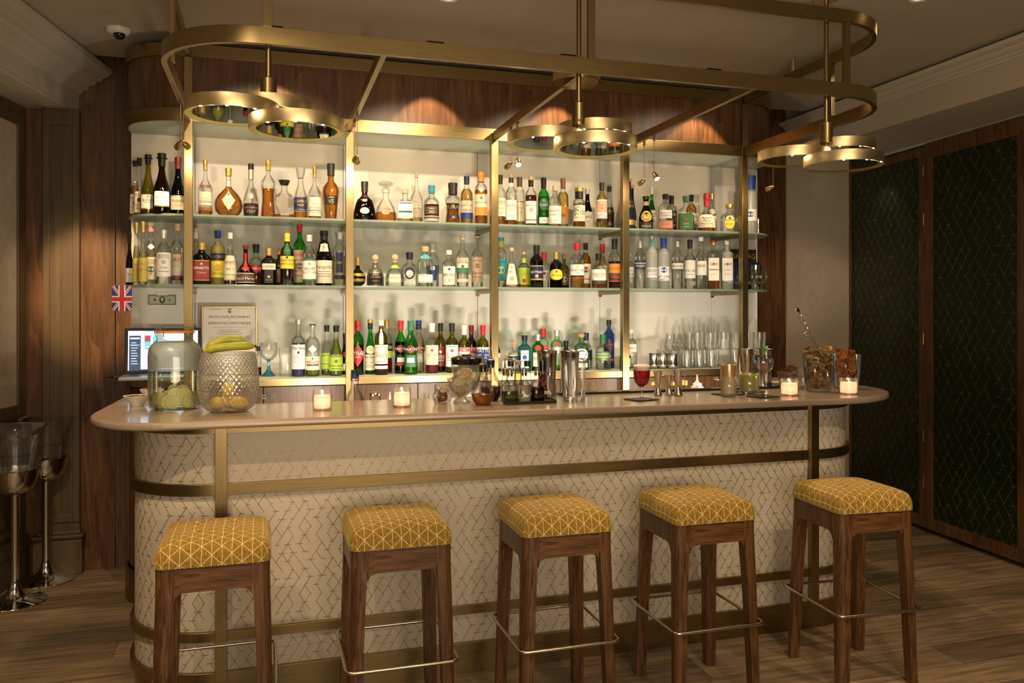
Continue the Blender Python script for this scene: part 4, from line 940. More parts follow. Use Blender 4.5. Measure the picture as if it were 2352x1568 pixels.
m = MB(); pr = s.p([(22, 924), (24, 921), (24.3, 915), (24.6, 909), (24.8, 903), (25, 897), (25, 891), (25.5, 860), (26.5, 830), (27, 825), (28.5, 823)]); m.lathe(pr, 64, capt=False)
for i in range(len(m.v)):
    row = i//64; x, y, z = m.v[i]
    if 1 <= row <= 6: k_ = 1+(.035 if ((i % 64)//2+row) % 2 else -.03); m.v[i] = (x*k_, y*k_, z)
m.build('glass', CUTG, r_); lth('base', s, [(20, 921), (22, 914), (1, 913)], CUTG, r_, capt=False)
# ---- black rubber bar mat with white print along the back edge
mx0 = pY(1284, 905, 3.66)[0]; mt = MB().box(mx0, 2.66, 3.66, 3.735, CT+.0008, CT+.008).box(mx0, 2.66, 3.655, 3.665, CT+.0008, CT+.011); rg = random.Random(2)
for a in (1.55, 1.72, 2.18, 2.32): 
    for q in range(7): mt.box(a+q*.019, a+q*.019+.014, 3.69, 3.705, CT+.008, CT+.0086, 1)
tag(mt.build('bar_mat', [BLACK, mat('white_print', (.75, .73, .68), .6)]), 'long black rubber bar mat along the back counter edge', 'bar mat')
# ---- napkins and cocktails
def napkin(u, v, ang, lb, sz=.063):
    x, y = pZ(u, v, CT); m = MB()
    for k, a in enumerate((0, .12, -.08)):
        M_ = Matrix.Translation((x, y, CT+.0008+.0014*k)) @ Matrix.Rotation(ang+a, 4, 'Z'); m.box(-sz, sz, -sz*.8, sz*.8, 0, .0012, 0, M_)
    tag(m.build('cocktail_napkin', NAPK), lb, 'napkin', 'black cocktail napkins')
napkin(1473, 918, .25, 'black folded napkin under the red foam cocktail'); napkin(1672, 906, .2, 'black folded napkin under the tall pale cocktail')
napkin(1722, 900, .3, 'black folded napkin under the green tumbler'); napkin(1752, 911, .2, 'black folded napkin under the blueberry balloon glass')
NZ = CT+.0045
s = Spot(1474, 917, z=NZ); r_ = root('cocktail', s, 'red cocktail with white foam in a short-stemmed goblet', 'cocktail')
lth('goblet', s, [(17, 919), (16, 917.5), (6, 914), (3, 911), (3.5, 908), (2.6, 905), (3.6, 901), (2.6, 898), (3.4, 894), (3, 890), (7, 887), (15, 880), (18.5, 868), (19.5, 855), (19.8, 842)], CLR, r_, 36, capt=False)
lth('red_drink', s, [(5, 887), (13.5, 880.5), (17.3, 869), (18.6, 855), (18.8, 850)], liq('red_cocktail', (.62, .01, .03), .65), r_, 36)
lth('white_foam', s, [(18.9, 849.8), (19, 846), (19.4, 840), (17, 837.5), (9, 836.5), (1, 836.5)], mat('cream_foam', (.86, .76, .64), .8), r_, 36)
def drink(nm, u, v, lb, hw, top, fill, col, op, foot=3, twocol=None):
    s = Spot(u, v, z=NZ); r_ = root(nm, s, lb, 'cocktail'); b = s.vb; N = 48; m = MB()
    m.lathe(s.p([(hw-2.5, b), (hw-1, b-2), (hw-.6, b-5), (hw-.4, b-9), (hw-.3, b-14), (hw-.2, b-19), (hw-.2, b-24), (hw-.1, b-29), (hw, b-34), (hw, top)]), N, capt=False)
    for i in range(len(m.v)):
        row = i//N; x, y, z = m.v[i]
        if 2 <= row <= 7: k_ = 1+(.02 if ((i % N)//2+row) % 3 == 0 else -.012); m.v[i] = (x*k_, y*k_, z)
    m.build('cut_glass', CUTG, r_); lth('drink', s, [(hw-3.5, b-foot-2), (hw-2, b-foot-4), (hw-1.8, fill)], liq('drink_%d' % u, col, op), r_, 36)
    if twocol: lth('upper_layer', s, [(hw-1.7, fill+26), (hw-1.6, fill-.5)], liq('drinktop_%d' % u, twocol, .9), r_, 36, capb=False, capt=True)
    return s, r_
s, r_ = drink('cocktail', 1673.5, 908, 'tall pale peach cocktail in a cut highball glass', 18.5, 834, 838, (1, .80, .50), .95, twocol=(.86, .50, .10))
m = MB(); m.box(-.024, .026, -.004, .004, -.002, .001, 0, Matrix.Translation((.002, -.004, s.h(832))) @ Matrix.Rotation(-.35, 4, 'Y')); m.build('cinnamon_garnish', CIN, r_)
m = MB(); m.tube([(0, 0, s.h(836)), (.012, -.01, s.h(833)), (.034, -.008, s.h(831))], [.004, .005, .002], 8); m.build('cucumber_ribbon', mat('leaf_ribbon', (.22, .30, .04), .5), r_)
s, r_ = drink('cocktail', 1720, 902, 'green cocktail in a cut rocks glass', 23, 856, 860, (.62, .60, .10), .92, foot=5)
m = MB()
for k in range(14): a = k*.42; m.sphere((-.018+.012*math.cos(a)*1.6, -.020+.006*math.sin(a), s.h(856)+.002*math.sin(k*2)), .005, 6, 5, sc=(1, 1, .5))
m.build('crisp_garnish', mat('crisp_brown', (.45, .20, .05), .6), r_)
MINT = mat('mint_leaf', (.07, .22, .03), .5)
def leaf(M_, L, Wd):
    m = MB(); N = 8; vs = []; fs = []
    for i in range(N+1):
        t = i/N; w = Wd*math.sin(math.pi*min(1, t*1.02+.03))**.7; zc = .15*L*math.sin(t*2.4)
        for q in (-1, 0, 1): vs.append(M_ @ Vector((q*w/2, L*t, zc+abs(q)*w*.18)))
    for i in range(N):
        for q in (0, 1): a = i*3+q; fs.append((a, a+1, a+4, a+3))
    return m.add(vs, fs, 0, True)
def mint(r_, spots_):
    for (x, y, z, rx, rz, L, w) in spots_:
        leaf(Matrix.Translation((x, y, z)) @ Matrix.Rotation(rz, 4, 'Z') @ Matrix.Rotation(rx, 4, 'X'), L, w).build('mint_leaf', MINT, r_)
mint(r_, [(.012, -.02, s.h(856), 1.0, 2.6, .016, .010), (.018, -.018, s.h(855), .8, -1.8, .014, .010), (.014, -.02, s.h(857), 1.3, .3, .012, .009)])
s = Spot(1752, 910, z=NZ); r_ = root('cocktail', s, 'balloon glass of gin and blueberries with mint', 'cocktail')
lth('balloon_glass', s, [(19, 911), (18, 910), (6, 906), (2.4, 901), (2, 895), (2, 868), (3, 862), (10, 856), (20, 848), (25, 836), (23.5, 824), (19.5, 812), (18.5, 806)], CLR, r_, 40, capt=False)
lth('drink', s, [(3, 861), (9.5, 855), (19, 847.5), (24, 836), (22.5, 824), (20.5, 816)], liq('clear_gin', (.70, .66, .64), .06), r_, 40)
m = MB(); m.tube([(-.004, -.02, s.h(852)), (-.006, -.028, s.h(842)), (-.002, -.026, s.h(832))], [.004, .007, .004], 8); m.build('orange_peel', mat('orange_peel', (.62, .20, .04), .5), r_)
bb0 = None; rg = random.Random(9)
for i in range(24):
    a = rg.random()*6.28; q = rg.uniform(.25, .95)*19*s.k; zz = s.h(rg.uniform(816, 832))
    if bb0 is None: bb0 = MB().sphere((0, 0, 0), .0055, 10, 7).build('blueberry', mat('blueberry_skin', (.015, .02, .055), .5)); o = bb0
    else: o = copy_tree(bb0)
    o.location = (s.x+q*math.cos(a), s.y+q*math.sin(a), s.z+zz); tag(o, 'blueberry floating in the balloon glass', 'blueberry', 'blueberries in the balloon glass')
mint(r_, [(-.012, -.004, s.h(808), 1.35, .35, .040, .022), (.006, -.006, s.h(809), .75, -1.15, .040, .024), (.002, .0, s.h(808), .9, -.4, .030, .020), (-.014, -.01, s.h(806), .3, 1.6, .018, .014), (.004, -.014, s.h(806), .3, 3.4, .016, .016)])
# ---- jiggers
def jigger(u, v, hw, top, lb):
    s = Spot(u, v); b = s.vb; w = b-(b-top)*.36; r_ = root('jigger', s, lb, 'jigger', 'steel jiggers')
    lth('steel_cups', s, [(hw, b), (hw+.6, b-1), (hw-1, b-4), (hw*.5, w+3), (hw*.40, w+1), (hw*.46, w), (hw*.40, w-1), (hw*.5, w-3), (hw*.95, top+3), (hw+1.4, top), (hw*.9, top+1), (hw*.3, w-4)], STEEL, r_, 32, capt=False)
jigger(1511, 907, 10, 852, 'tall steel jigger, leftmost of the three'); jigger(1536, 906, 9.5, 861, 'short steel jigger between the two tall ones'); jigger(1557, 907, 10.5, 850, 'tall steel jigger, rightmost of the three')
# ---- right end: chilli bowl, dried fruit jars, bar spoons, napkins
s = Spot(1814, 892); r_ = root('glass_bowl', s, 'glass tumbler heaped with dried red chillies', 'bowl')
lth('glass', s, [(18, 895), (22, 890), (24, 875), (28, 858), (29.5, 852)], CUTG, r_, 32, capt=False)
m = MB(); rg = random.Random(5)
for k in range(110):
    a = rg.random()*6.28; q = rg.random()**.5*.048; z = rg.uniform(s.h(874), s.h(846))+(.020*(1-q/.045)); b = rg.random()*6.28; L_ = rg.uniform(.010, .024)
    c = Vector((q*math.cos(a), q*math.sin(a), z)); d = Vector((math.cos(b), math.sin(b), rg.uniform(-.5, .7)))*L_
    m.tube([c-d, c+Vector((0, 0, .003)), c+d], [.001, .0026, .0008], 5)
o = m.build('dried_chillies', mat('chilli_red', (.10, .006, .006), .4), r_); o['kind'] = 'stuff'
PINE = [mat('dried_pineapple_light', (.42, .25, .07), .6), mat('dried_pineapple_dark', (.17, .085, .022), .65)]
s = Spot(1881, 899); r_ = root('glass_jar', s, 'big double-walled glass jar of dried pineapple pieces', 'jar')
lth('glass', s, [(24, 902), (26, 900), (27, 896), (30, 886), (33, 866), (34, 840), (35, 813)], CLR, r_, 40, capt=False); lth('inner_glass', s, [(18, 893), (26, 886), (31, 866), (32, 840), (33.5, 813)], CLR, r_, 40, capt=False)
m = MB(); rg = random.Random(8)
for k in range(130):
    lev = k/130; a = rg.random()*6.28; q = rg.random()**.4*(.042+.019*lev)*(1 if lev < .85 else 1.1); z = s.h(888)+(s.h(797)-s.h(888))*lev
    M_ = Matrix.Translation((q*math.cos(a), q*math.sin(a), z)) @ Matrix.Rotation(rg.random()*6, 4, 'Z') @ Matrix.Rotation(rg.uniform(-.9, .9), 4, 'X') @ Matrix.Rotation(rg.uniform(-.9, .9), 4, 'Y')
    n = 9; L_ = rg.uniform(.010, .017); pts = [(L_*(1+.35*rg.random())*math.cos(2*math.pi*i/n), L_*.62*(1+.4*rg.random())*math.sin(2*math.pi*i/n)) for i in range(n)]
    vs = [M_ @ Vector((x, y, .0016+.003*rg.random())) for x, y in pts]+[M_ @ Vector((x, y, -.0016)) for x, y in pts]
    m.add(vs, [tuple(range(n)), tuple(range(2*n-1, n-1, -1))]+[(i, (i+1) % n, n+(i+1) % n, n+i) for i in range(n)], rg.randrange(2))
o = m.build('dried_pineapple', PINE, r_); o['kind'] = 'stuff'
s2 = Spot(1943, 892); r_ = root('glass_jar', s2, 'glass jar packed with dried orange slices', 'jar')
lth('glass', s2, [(24, 896), (27, 890), (30, 870), (32, 840), (33, 814)], CLR, r_, 40, capt=False)
do0 = slice_mesh(.019, .0011, mat('dried_orange_rind', (.42, .12, .02), .5), mat('dried_orange_flesh', (.26, .07, .015), .5), mat('dried_orange_pith', (.52, .22, .06), .5), 'dried_orange_slice')
for i in range(72):
    o = do0 if i == 0 else copy_tree(do0); lev = i/72; a = rg.random()*6.28; q = rg.random()**.45*(.031+.018*lev)
    orient(o, (s2.x+q*math.cos(a), s2.y+q*math.sin(a), s2.z+s2.h(884)+(s2.h(802)-s2.h(884))*lev), (rg.uniform(-1, 1), -1 if rg.random() < .7 else .3, rg.uniform(-.6, 1)), rg.random()*6)
    tag(o, 'dried orange slice packed in the rear glass jar', 'dried fruit', 'dried orange slices in the jar')
for (u, v, lb) in ((1845, 895, 'small clear jar with green olive between the chilli bowl and pineapple jar'),):
    q_ = Spot(u, v); r_ = root('glass_jar', q_, lb, 'jar'); lth('glass', q_, [(12, 896), (14, 890), (14, 850), (11, 845)], CUTG, r_, 24, capt=False); m = MB().sphere((-.006, 0, .014), .011, 10, 8, sc=(1, 1, .85)); m.build('olive', mat('olive_green', (.20, .19, .05), .4), r_)
def spoon(a, b, lb, bowl):
    A_, B_ = Vector(a), Vector(b); n = 60; m = MB(); d = (B_-A_); t = d.normalized(); u_ = t.cross(Vector((0, 1, 0))).normalized(); w_ = t.cross(u_)
    r_ = empty('bar_spoon', A_, 0, lb, 'bar spoon', 'twisted bar spoons in the pineapple jar')
    for ph in (0, math.pi): m.tube([d*(i/n)*(1.0 if bowl else .95)+(u_*math.cos(i*.9+ph)+w_*math.sin(i*.9+ph))*.0012 for i in range(n+1)], .0014, 5)
    m.build('twisted_shaft', STEEL, r_); q = MB()
    if bowl: q.sphere((0, 0, 0), .013, 12, 8, sc=(.85, .35, 1.25)); M_ = Matrix.Translation(d*1.02+Vector((-.008, 0, .004))) @ Matrix.Rotation(-.75, 4, 'Y')
    else: q.tube([(-.009, 0, 0), (.009, 0, 0)], .004, 10); M_ = Matrix.Translation(d*.94) @ Matrix.Rotation(-.5, 4, 'Y')
    q.v = [tuple(M_ @ Vector(v)) for v in q.v]; q.build('spoon_bowl' if bowl else 'muddler_end', STEEL, r_)
def onY(u, v, Y): X, Z = pY(u, v, Y); return (X, Y, Z)
spoon(onY(1885, 815, s.y), onY(1836, 716, s.y+.02), 'tall twisted bar spoon standing in the pineapple jar', True); spoon(onY(1878, 812, s.y), onY(1847, 763, s.y-.01), 'short twisted muddler spoon in the pineapple jar', False)
m = MB(); x, y = pZ(1783, 886, CT)
for k in range(7): m.box(x-.05, x+.06, y-.06, y+.06, CT+.0005+.003*k, CT+.003+.003*k)
m.box(x-.02, x+.0, y-.0605, y+.0605, CT+.0215, CT+.022, 1)
tag(m.build('paper_napkin_stack', [WHITE, mat('yellow_stripe', (.75, .55, .2), .6)]), 'stack of white paper napkins behind the chilli bowl', 'napkins')
# ================================================================== things on the back bar
YB_ = 4.60                                                  # front row of bottles
def BS(u, z, Y=YB_): return Spot(u, z=z, Y=Y)
# laptop
lx, ly = -.545, 4.72; lp = empty('laptop', (lx, ly, ZB), math.radians(3), 'open silver laptop with lit screen at the left end of the back counter', 'laptop')
LAPS = mat('laptop_silver', (.28, .28, .29), .35, .6); LAPB = mat('laptop_black', (.015, .015, .017), .4)
MB().box(-.185, .20, -.24, .02, .001, .018).build('base', LAPS, lp, bevel=.003); kb = MB()
for i in range(12):
    for j in range(5): kb.box(-.155+i*.026, -.133+i*.026, -.15+j*.026, -.128+j*.026, .018, .0195)
kb.build('keyboard', LAPB, lp)
R_ = Matrix.Translation((0, .02, .018)) @ Matrix.Rotation(-.10, 4, 'X')
MB().box(-.182, .198, 0, .010, 0, .245, 0, R_).build('lid', LAPB, lp, bevel=.003)
def scr(x0, x1, z0, z1, y=-.0006): return [R_ @ Vector(p) for p in ((x0, y, z0), (x1, y, z0), (x1, y, z1), (x0, y, z1))]
SCM = [mat('screen_white', (.6, .7, .8), .3, emit=(.62, .80, 1), es=1.0), mat('screen_navy', (.02, .03, .05), .3, emit=(.03, .05, .09), es=1.0),
       mat('screen_blue', (.1, .2, .4), .3, emit=(.10, .25, .60), es=1.0), mat('screen_teal', (.1, .3, .35), .3, emit=(.12, .40, .50), es=1.0), mat('screen_red', (.3, .05, .05), .3, emit=(.25, .05, .06), es=1.0)]
m = MB(); Q4 = [(0, 1, 2, 3)]
m.add(scr(-.165, .182, .018, .230), Q4, 0); m.add(scr(-.160, -.103, .022, .205, -.0010), Q4, 1)
for k in range(9): m.add(scr(-.150, -.125+.004*(k % 3), .165-.014*k, .168-.014*k, -.0014), Q4, 0)
m.add(scr(-.155, -.108, .150, .158, -.0014), Q4, 2); m.add(scr(-.155, -.108, .186, .194, -.0014), Q4, 0); m.add(scr(-.160, .182, .018, .024, -.0016), Q4, 1)
m.add(scr(-.085, -.055, .145, .205, -.001), Q4, 4); m.add(scr(-.085, -.055, .145, .172, -.0014), Q4, 3); m.add(scr(-.085, .10, .132, .139, -.001), Q4, 2)
m.add(scr(-.045, -.020, .165, .200, -.001), Q4, 3); m.add(scr(-.080, .16, .225, .229, -.001), Q4, 2)
for k in range(6): m.add(scr(-.082, -.076, .110-.016*k, .113-.016*k, -.001), Q4, 1); m.add(scr(-.05, .05+.01*(k % 3), .110-.016*k, .112-.016*k, -.001), Q4, 1)
m.build('screen', SCM, lp)
cb = MB()
for k in range(5): cb.tube([(-.80+.004*k, 4.62+.02*k, ZB+.012), (-.76, 4.60+.02*k, ZB+.010+.004*(k % 2)), (-.70, 4.63+.01*k, ZB+.012), (-.66, 4.66, ZB+.008)], .0026, 6)
tag(cb.build('power_cable', LAPB), 'bunch of black cables at the left of the laptop', 'cable', kind='stuff')
# framed notice
gold_fr = mat('gold_picture_frame', (.55, .42, .18), .3, .8); PAPER = mat('notice_paper', (.82, .77, .70), .6); INK = mat('black_print', (.02, .02, .022), .6)
def panel_frame(u0, v0, u1, v1, Y):
    x0, zt = pY(u0, v0, Y); x1, _ = pY(u1, v0, Y); _, zb = pY(u0, v1, Y); return x0, x1, zb, zt
x0, x1, zb, zt = panel_frame(463, 703, 591, 860, 4.79); zb = ZB+.001
nt = empty('framed_notice', ((x0+x1)/2, 4.79, ZB), 0, 'gold framed French notice about minors leaning on the back wall', 'framed sign'); w2 = (x1-x0)/2; hh = zt-ZB
fm = MB(); fm.box(-w2, -w2+.009, -.008, .008, .001, hh).box(w2-.009, w2, -.008, .008, .001, hh).box(-w2+.009, w2-.009, -.008, .008, hh-.009, hh).box(-w2+.009, w2-.009, -.008, .008, .001, .010)
fm.build('gold_frame', gold_fr, nt, bevel=.002); pp = MB().box(-w2+.009, w2-.009, -.001, .004, .010, hh-.009)
f_ = lambda a, c: (a, -.0018, c)
def line(t, zr, h, mw, mi=1, dx=0): flat_text(pp, t, lambda a, c: (a+dx, -.0018, hh*zr+c), 0, h, mi, mw)
line('PROTECTION DES MINEURS', .845, .0125, w2*1.52); line('ET', .80, .005, .02); line('RÉPRESSION DE L\'IVRESSE PUBLIQUE', .755, .0135, w2*1.52)
line('RÉPUBLIQUE FRANÇAISE', .955, .0045, .06, 1, -w2*.5); line('PROTECTION DES MINEURS', .635, .006, w2*.95); line('ACCÈS DES MINEURS AUX DÉBITS DE BOISSONS', .59, .0045, w2*1.05)
for k, zr in enumerate((.70, .685, .55, .535, .52, .47, .455, .40, .385, .37, .33, .29, .275, .23, .20, .17, .14)):
    q = w2*(.62 if k < 2 else .76); pp.add([(-q, -.0018, hh*zr), (q*(.9 if k % 3 else 1), -.0018, hh*zr), (q*(.9 if k % 3 else 1), -.0018, hh*zr+.0011), (-q, -.0018, hh*zr+.0011)], [(0, 1, 2, 3)], 3)
pp.add([(-.008, -.0018, hh*.905), (.008, -.0018, hh*.905), (.008, -.0018, hh*.965), (-.008, -.0018, hh*.965)], [(0, 1, 2, 3)], 2); pp.add([(-.005, -.0022, hh*.935), (.005, -.0022, hh*.925), (.004, -.0022, hh*.952), (-.003, -.0022, hh*.955)], [(0, 1, 2, 3)], 0)
for a, b, c, d in ((-.5, .5, .612, .615), (-.5, .5, .657, .660)): pp.add([(a*w2, -.0018, hh*c), (b*w2, -.0018, hh*c), (b*w2, -.0018, hh*d), (a*w2, -.0018, hh*d)], [(0, 1, 2, 3)], 1)
pp.build('printed_sheet', [PAPER, INK, mat('crest_blue', (.03, .08, .25), .5), mat('faint_print', (.25, .23, .21), .6)], nt)
# banknote taped to the wall
x0, x1, zb, zt = panel_frame(340, 676, 405, 700, 4.828); bnk = empty('banknote', ((x0+x1)/2, 4.827, zb), 0, 'one dollar banknote taped to the white back wall', 'banknote'); w2 = (x1-x0)/2; hh = zt-zb
GR, GK = mat('note_paper', (.50, .49, .33), .7), mat('note_green_black', (.06, .07, .045), .7); m = MB().box(-w2, w2, 0, .0008, 0, hh)
def fq(a, b, c, d, mi): m.add([(a*w2, -.0005, c*hh), (b*w2, -.0005, c*hh), (b*w2, -.0005, d*hh), (a*w2, -.0005, d*hh)], [(0, 1, 2, 3)], mi)
for a, b, c, d in ((-.96, .96, .04, .10), (-.96, .96, .90, .96), (-.96, -.92, .1, .9), (.92, .96, .1, .9)): fq(a, b, c, d, 1)
m.add([(.21*w2*math.cos(q*math.pi/12), -.0006, hh*.5+hh*.36*math.sin(q*math.pi/12)) for q in range(24)], [tuple(range(24))], 1)
m.add([(.10*w2*math.cos(q*math.pi/12), -.0009, hh*.55+hh*.22*math.sin(q*math.pi/12)) for q in range(24)], [tuple(range(24))], 0)
m.add([(.52*w2+.08*w2*math.cos(q*math.pi/8), -.0006, hh*.46+hh*.12*math.sin(q*math.pi/8)) for q in range(16)], [tuple(range(16))], 2)
m.add([(-.52*w2+.08*w2*math.cos(q*math.pi/8), -.0006, hh*.5+hh*.12*math.sin(q*math.pi/8)) for q in range(16)], [tuple(range(16))], 1)
for sx in (-.84, .84):
    for sz in (.2, .8): flat_text(m, '1', lambda a, c, sx=sx, sz=sz: (sx*w2+a, -.0008, sz*hh+c), 0, .009, 1)
flat_text(m, 'THE UNITED STATES OF AMERICA', lambda a, c: (a, -.0008, hh*.83+c), 0, .0036, 1, w2*1.2)
m.build('printed_note', [GR, GK, mat('note_seal', (.08, .28, .14), .6)], bnk); MB().box(-w2*.4, w2*.4, -.001, .0004, hh*.93, hh*1.2).build('clear_tape', mat('tape', (.8, .79, .76), .2), bnk)
# small union flag hanging at the shelf end
x0, zt = pY(257, 655, 4.62); x1, zb = pY(303, 714, 4.62); W_, H_ = x1-x0, zt-zb
fl_ = empty('paper_flag', (x0, 4.62, zb), 0, 'small British paper flag hanging at the left shelf end', 'flag')
FB, FW, FR = mat('flag_blue', (.02, .04, .22), .6), mat('flag_white', (.78, .76, .74), .6), mat('flag_red', (.55, .02, .03), .6); m = MB()
m.box(0, W_, 0, .0006, 0, H_, 0)
def band(a, b, wd, mi, y):
    a, b = Vector(a), Vector(b); d = (b-a).normalized(); n = Vector((-d.y, d.x))*wd/2
    pts = [a+n, a-n, b-n, b+n]; pts = [Vector((min(W_, max(0, p.x)), min(H_, max(0, p.y)))) for p in pts]
    m.add([(p.x, y, p.y) for p in pts], [(0, 1, 2, 3)], mi)
for a, b in (((0, 0), (W_, H_)), ((0, H_), (W_, 0))): band(a, b, W_*.26, 1, -.0004); band(a, b, W_*.10, 2, -.0007)
for (a, b, wd1, wd2) in (((W_/2, 0), (W_/2, H_), W_*.36, W_*.22), ((0, H_*.46), (W_, H_*.46), W_*.36, W_*.22)): k_ = .0003 if a[0] == 0 else 0; band(a, b, wd1, 1, -.0010-k_); band(a, b, wd2, 2, -.0018-k_)
m.build('printed_flag', [FB, FW, FR], fl_); MB().tube([(-.012, 0, H_), (W_+.01, 0, H_+.001)], .0016, 6).build('stick', mat('thin_wood', (.35, .2, .1), .5), fl_)
# glassware on the back counter
def wine(u, z, Y, bt, sm, ft, hw, hm, lb, grp, stem=CLR, ms=None):
    s = BS(u, z, Y); r_ = root('wine_glass', s, lb, 'wine glass', grp); b = s.vb
    lth('bowl', s, [(1.6, sm+4), (hw*.5, sm), (hm*.9, sm-10), (hm, sm-18), (hw*1.02, bt+8), (hw, bt)], CLR, r_, 28, capt=False)
    lth('stem_and_foot', s, [(ft, b), (ft*.9, b-1.2), (ft*.3, b-4), (1.6, b-8), (1.4, sm+5), (2, sm+2)] if ms is None else ms, stem, r_, 8 if ms else 24); return r_
s = BS(617, ZB, 4.62); wine(617, ZB, 4.62, 787, 826, 16, 19, 20, 'wine glass with sky blue stem and foot', None, BLUEG, [(16, s.vb), (15.5, s.vb-2), (9, s.vb-9), (5, s.vb-14), (3.5, s.vb-22), (3, 834), (4, 828), (5, 825)])
s = BS(655, ZB, 4.60); simple('tumbler', s, [(12, s.vb), (12.5, s.vb-3), (13, 826), (14.5, 803), (15, 798)], CUTG, 'tall cut tumbler stack right of the blue-stem glass', 'glass', capt=False, sq=5)
for u, Y, lb in ((1540, 4.66, 'leftmost'), (1556, 4.57, 'second'), (1566, 4.70, 'third'), (1585, 4.60, 'rightmost')):
    wine(u, ZB, Y, 766, 809, 12, 9, 14, lb+' of four clear wine glasses behind the steel cups', 'clear wine glasses on the back counter')
for u, Y, lb in ((1502, 4.56, 'left'), (1522, 4.54, 'middle'), (1545, 4.505, 'right')):
    s = BS(u, ZB, Y); b = s.vb; r_ = root('steel_cup', s, lb+' of three polished steel cups on the back counter', 'steel cup', 'polished steel cups')
    lth('cup', s, [(8, b), (10, b-1), (12, b-5), (12.3, b-9), (11, b-14), (10.8, b-30), (12, b-35), (11.4, b-35), (10.2, b-30), (9, b-6), (1, b-4)], STEEL, r_, 28, capt=False)
def cut_tumbler(s, hw, h, first=[None]):
    m = MB(); N = 36; H = h; r = hw
    m.lathe([(r*.86, 0), (r*.93, .003), (r*.93, H*.12), (r*.94, H*.24), (r*.95, H*.36), (r*.96, H*.48), (r*.97, H*.58), (r, H)], N, capt=False)
    for i in range(len(m.v)):
        row = i//N; x, y, z = m.v[i]
        if 1 <= row <= 5: k_ = 1+(.03 if ((i % N)//2+row) % 2 else -.02); m.v[i] = (x*k_, y*k_, z)
    return m
TG = cut_tumbler(None, .040, .108).build('cut_tumbler', CUTG); lay = []
for row, (Y, n) in enumerate(((4.545, 4), (4.635, 4), (4.725, 4))):
    for i in range(n): lay.append((2.425+.087*i+.004*row, Y, ZB))
for row, (Y, n) in enumerate(((4.60, 3), (4.70, 3))):
    for i in range(n): lay.append((2.61+.094*i, Y, ZB+.1095))
for i in range(3): lay.append((2.90+.088*i, 4.62, ZB)); lay.append((2.90+.088*i, 4.62, ZB+.1095))
nm_row = ['front', 'middle', 'back']
for i, (x, y, z) in enumerate(lay):
    o = TG if i == 0 else copy_tree(TG); o.location = (x, y, z)
    lb = 'cut glass tumbler in the crowded row on the back counter' if z < ZB+.05 and x < 2.85 else ('cut glass tumbler stacked on top of the row on the back counter' if x < 2.85 else 'cut glass tumbler right of the last brass post, upper of its stack' if z > ZB+.05 else 'cut glass tumbler right of the last brass post, lower of its stack')
    tag(o, lb, 'tumbler', 'cut tumblers ' + ('row' if z < ZB+.05 and x < 2.85 else 'upper layer' if x < 2.85 else 'right upper' if z > ZB+.05 else 'right lower'))
for u, Y, lb in ((1693, 4.62, 'brandy snifter left of the last brass post'), (1715, 4.70, 'brandy snifter just right of the last brass post'), (1728, 4.60, 'brandy snifter, middle one right of the last post'), (1748, 4.525, 'brandy snifter at the right end of the middle shelf')):
    s = BS(u, ZS2, Y); b = s.vb; r_ = root('brandy_snifter', s, lb, 'brandy glass', 'brandy snifters on the middle shelf')
    lth('bowl', s, [(2, b-12), (9, b-15), (14.5, b-23), (15.5, b-30), (13, b-41), (11, b-48)], CLR, r_, 28, capt=False); lth('stem_and_foot', s, [(12, b), (11, b-1.2), (3, b-3.5), (2, b-7), (2.4, b-11), (4, b-13)], CLR, r_)
s = BS(1735, ZS2, 4.70); simple('steel_tin', s, [(10, s.vb), (12, s.vb-3), (14.5, 609)], STEEL, 'steel tin behind the brandy snifters', 'tin', capt=False)
for u, hw, top, Y, lb in ((1718, 5, 515, 4.60, 'shortest steel measure on the right end of the top shelf'), (1729, 6, 508, 4.62, 'middle steel measure on the right end of the top shelf'), (1741, 7.5, 501, 4.58, 'largest steel measure on the right end of the top shelf')):
    s = BS(u, ZS1, Y); b = s.vb; simple('steel_measure', s, [(hw, b), (hw, b-2), (hw*.9, b-5), (hw, top+3), (hw+1, top), (hw-.5, top+.5), (hw*.7, b-5)], STEEL, lb, 'measure', 'steel measures', capt=False)
# magazines standing at the right end of the middle shelf
def mag(u0, v0, u1, Y, cols, lb, words, ang=.0):
    x0, zt = pY(u0, v0, Y); x1, _ = pY(u1, v0, Y); w2 = (x1-x0)/2; H_ = zt-ZS2
    r_ = empty('magazine', ((x0+x1)/2, Y, ZS2), ang, lb, 'magazine'); m = MB().box(-w2, w2, 0, .006, .001, H_, 0)
    m.add([(-w2*.97, -.0006, .004), (w2*.97, -.0006, .004), (w2*.97, -.0006, H_*.5), (-w2*.97, -.0006, H_*.5)], [(0, 1, 2, 3)], 1)
    for t, zr, h, mw in words: flat_text(m, t, lambda a, c: (a, -.0012, H_*zr+c), 0, h, 2, w2*mw)
    m.build('printed_cover', cols, r_); return r_
AMB = mat('amber_print', (.72, .40, .04), .5)
mag(1679, 572, 1737, 4.80, [mat('cover_dark', (.035, .03, .022), .35), mat('cover_brown', (.10, .06, .03), .4), AMB], 'dark magazine with big amber title at the right end of the middle shelf', [('BARMAG', .84, .034, 1.85)])
mag(1684, 601, 1745, 4.73, [mat('cover_blue', (.012, .02, .09), .35), mat('cover_blue2', (.014, .024, .11), .35), AMB], 'navy blue book in front of the dark magazine', [])
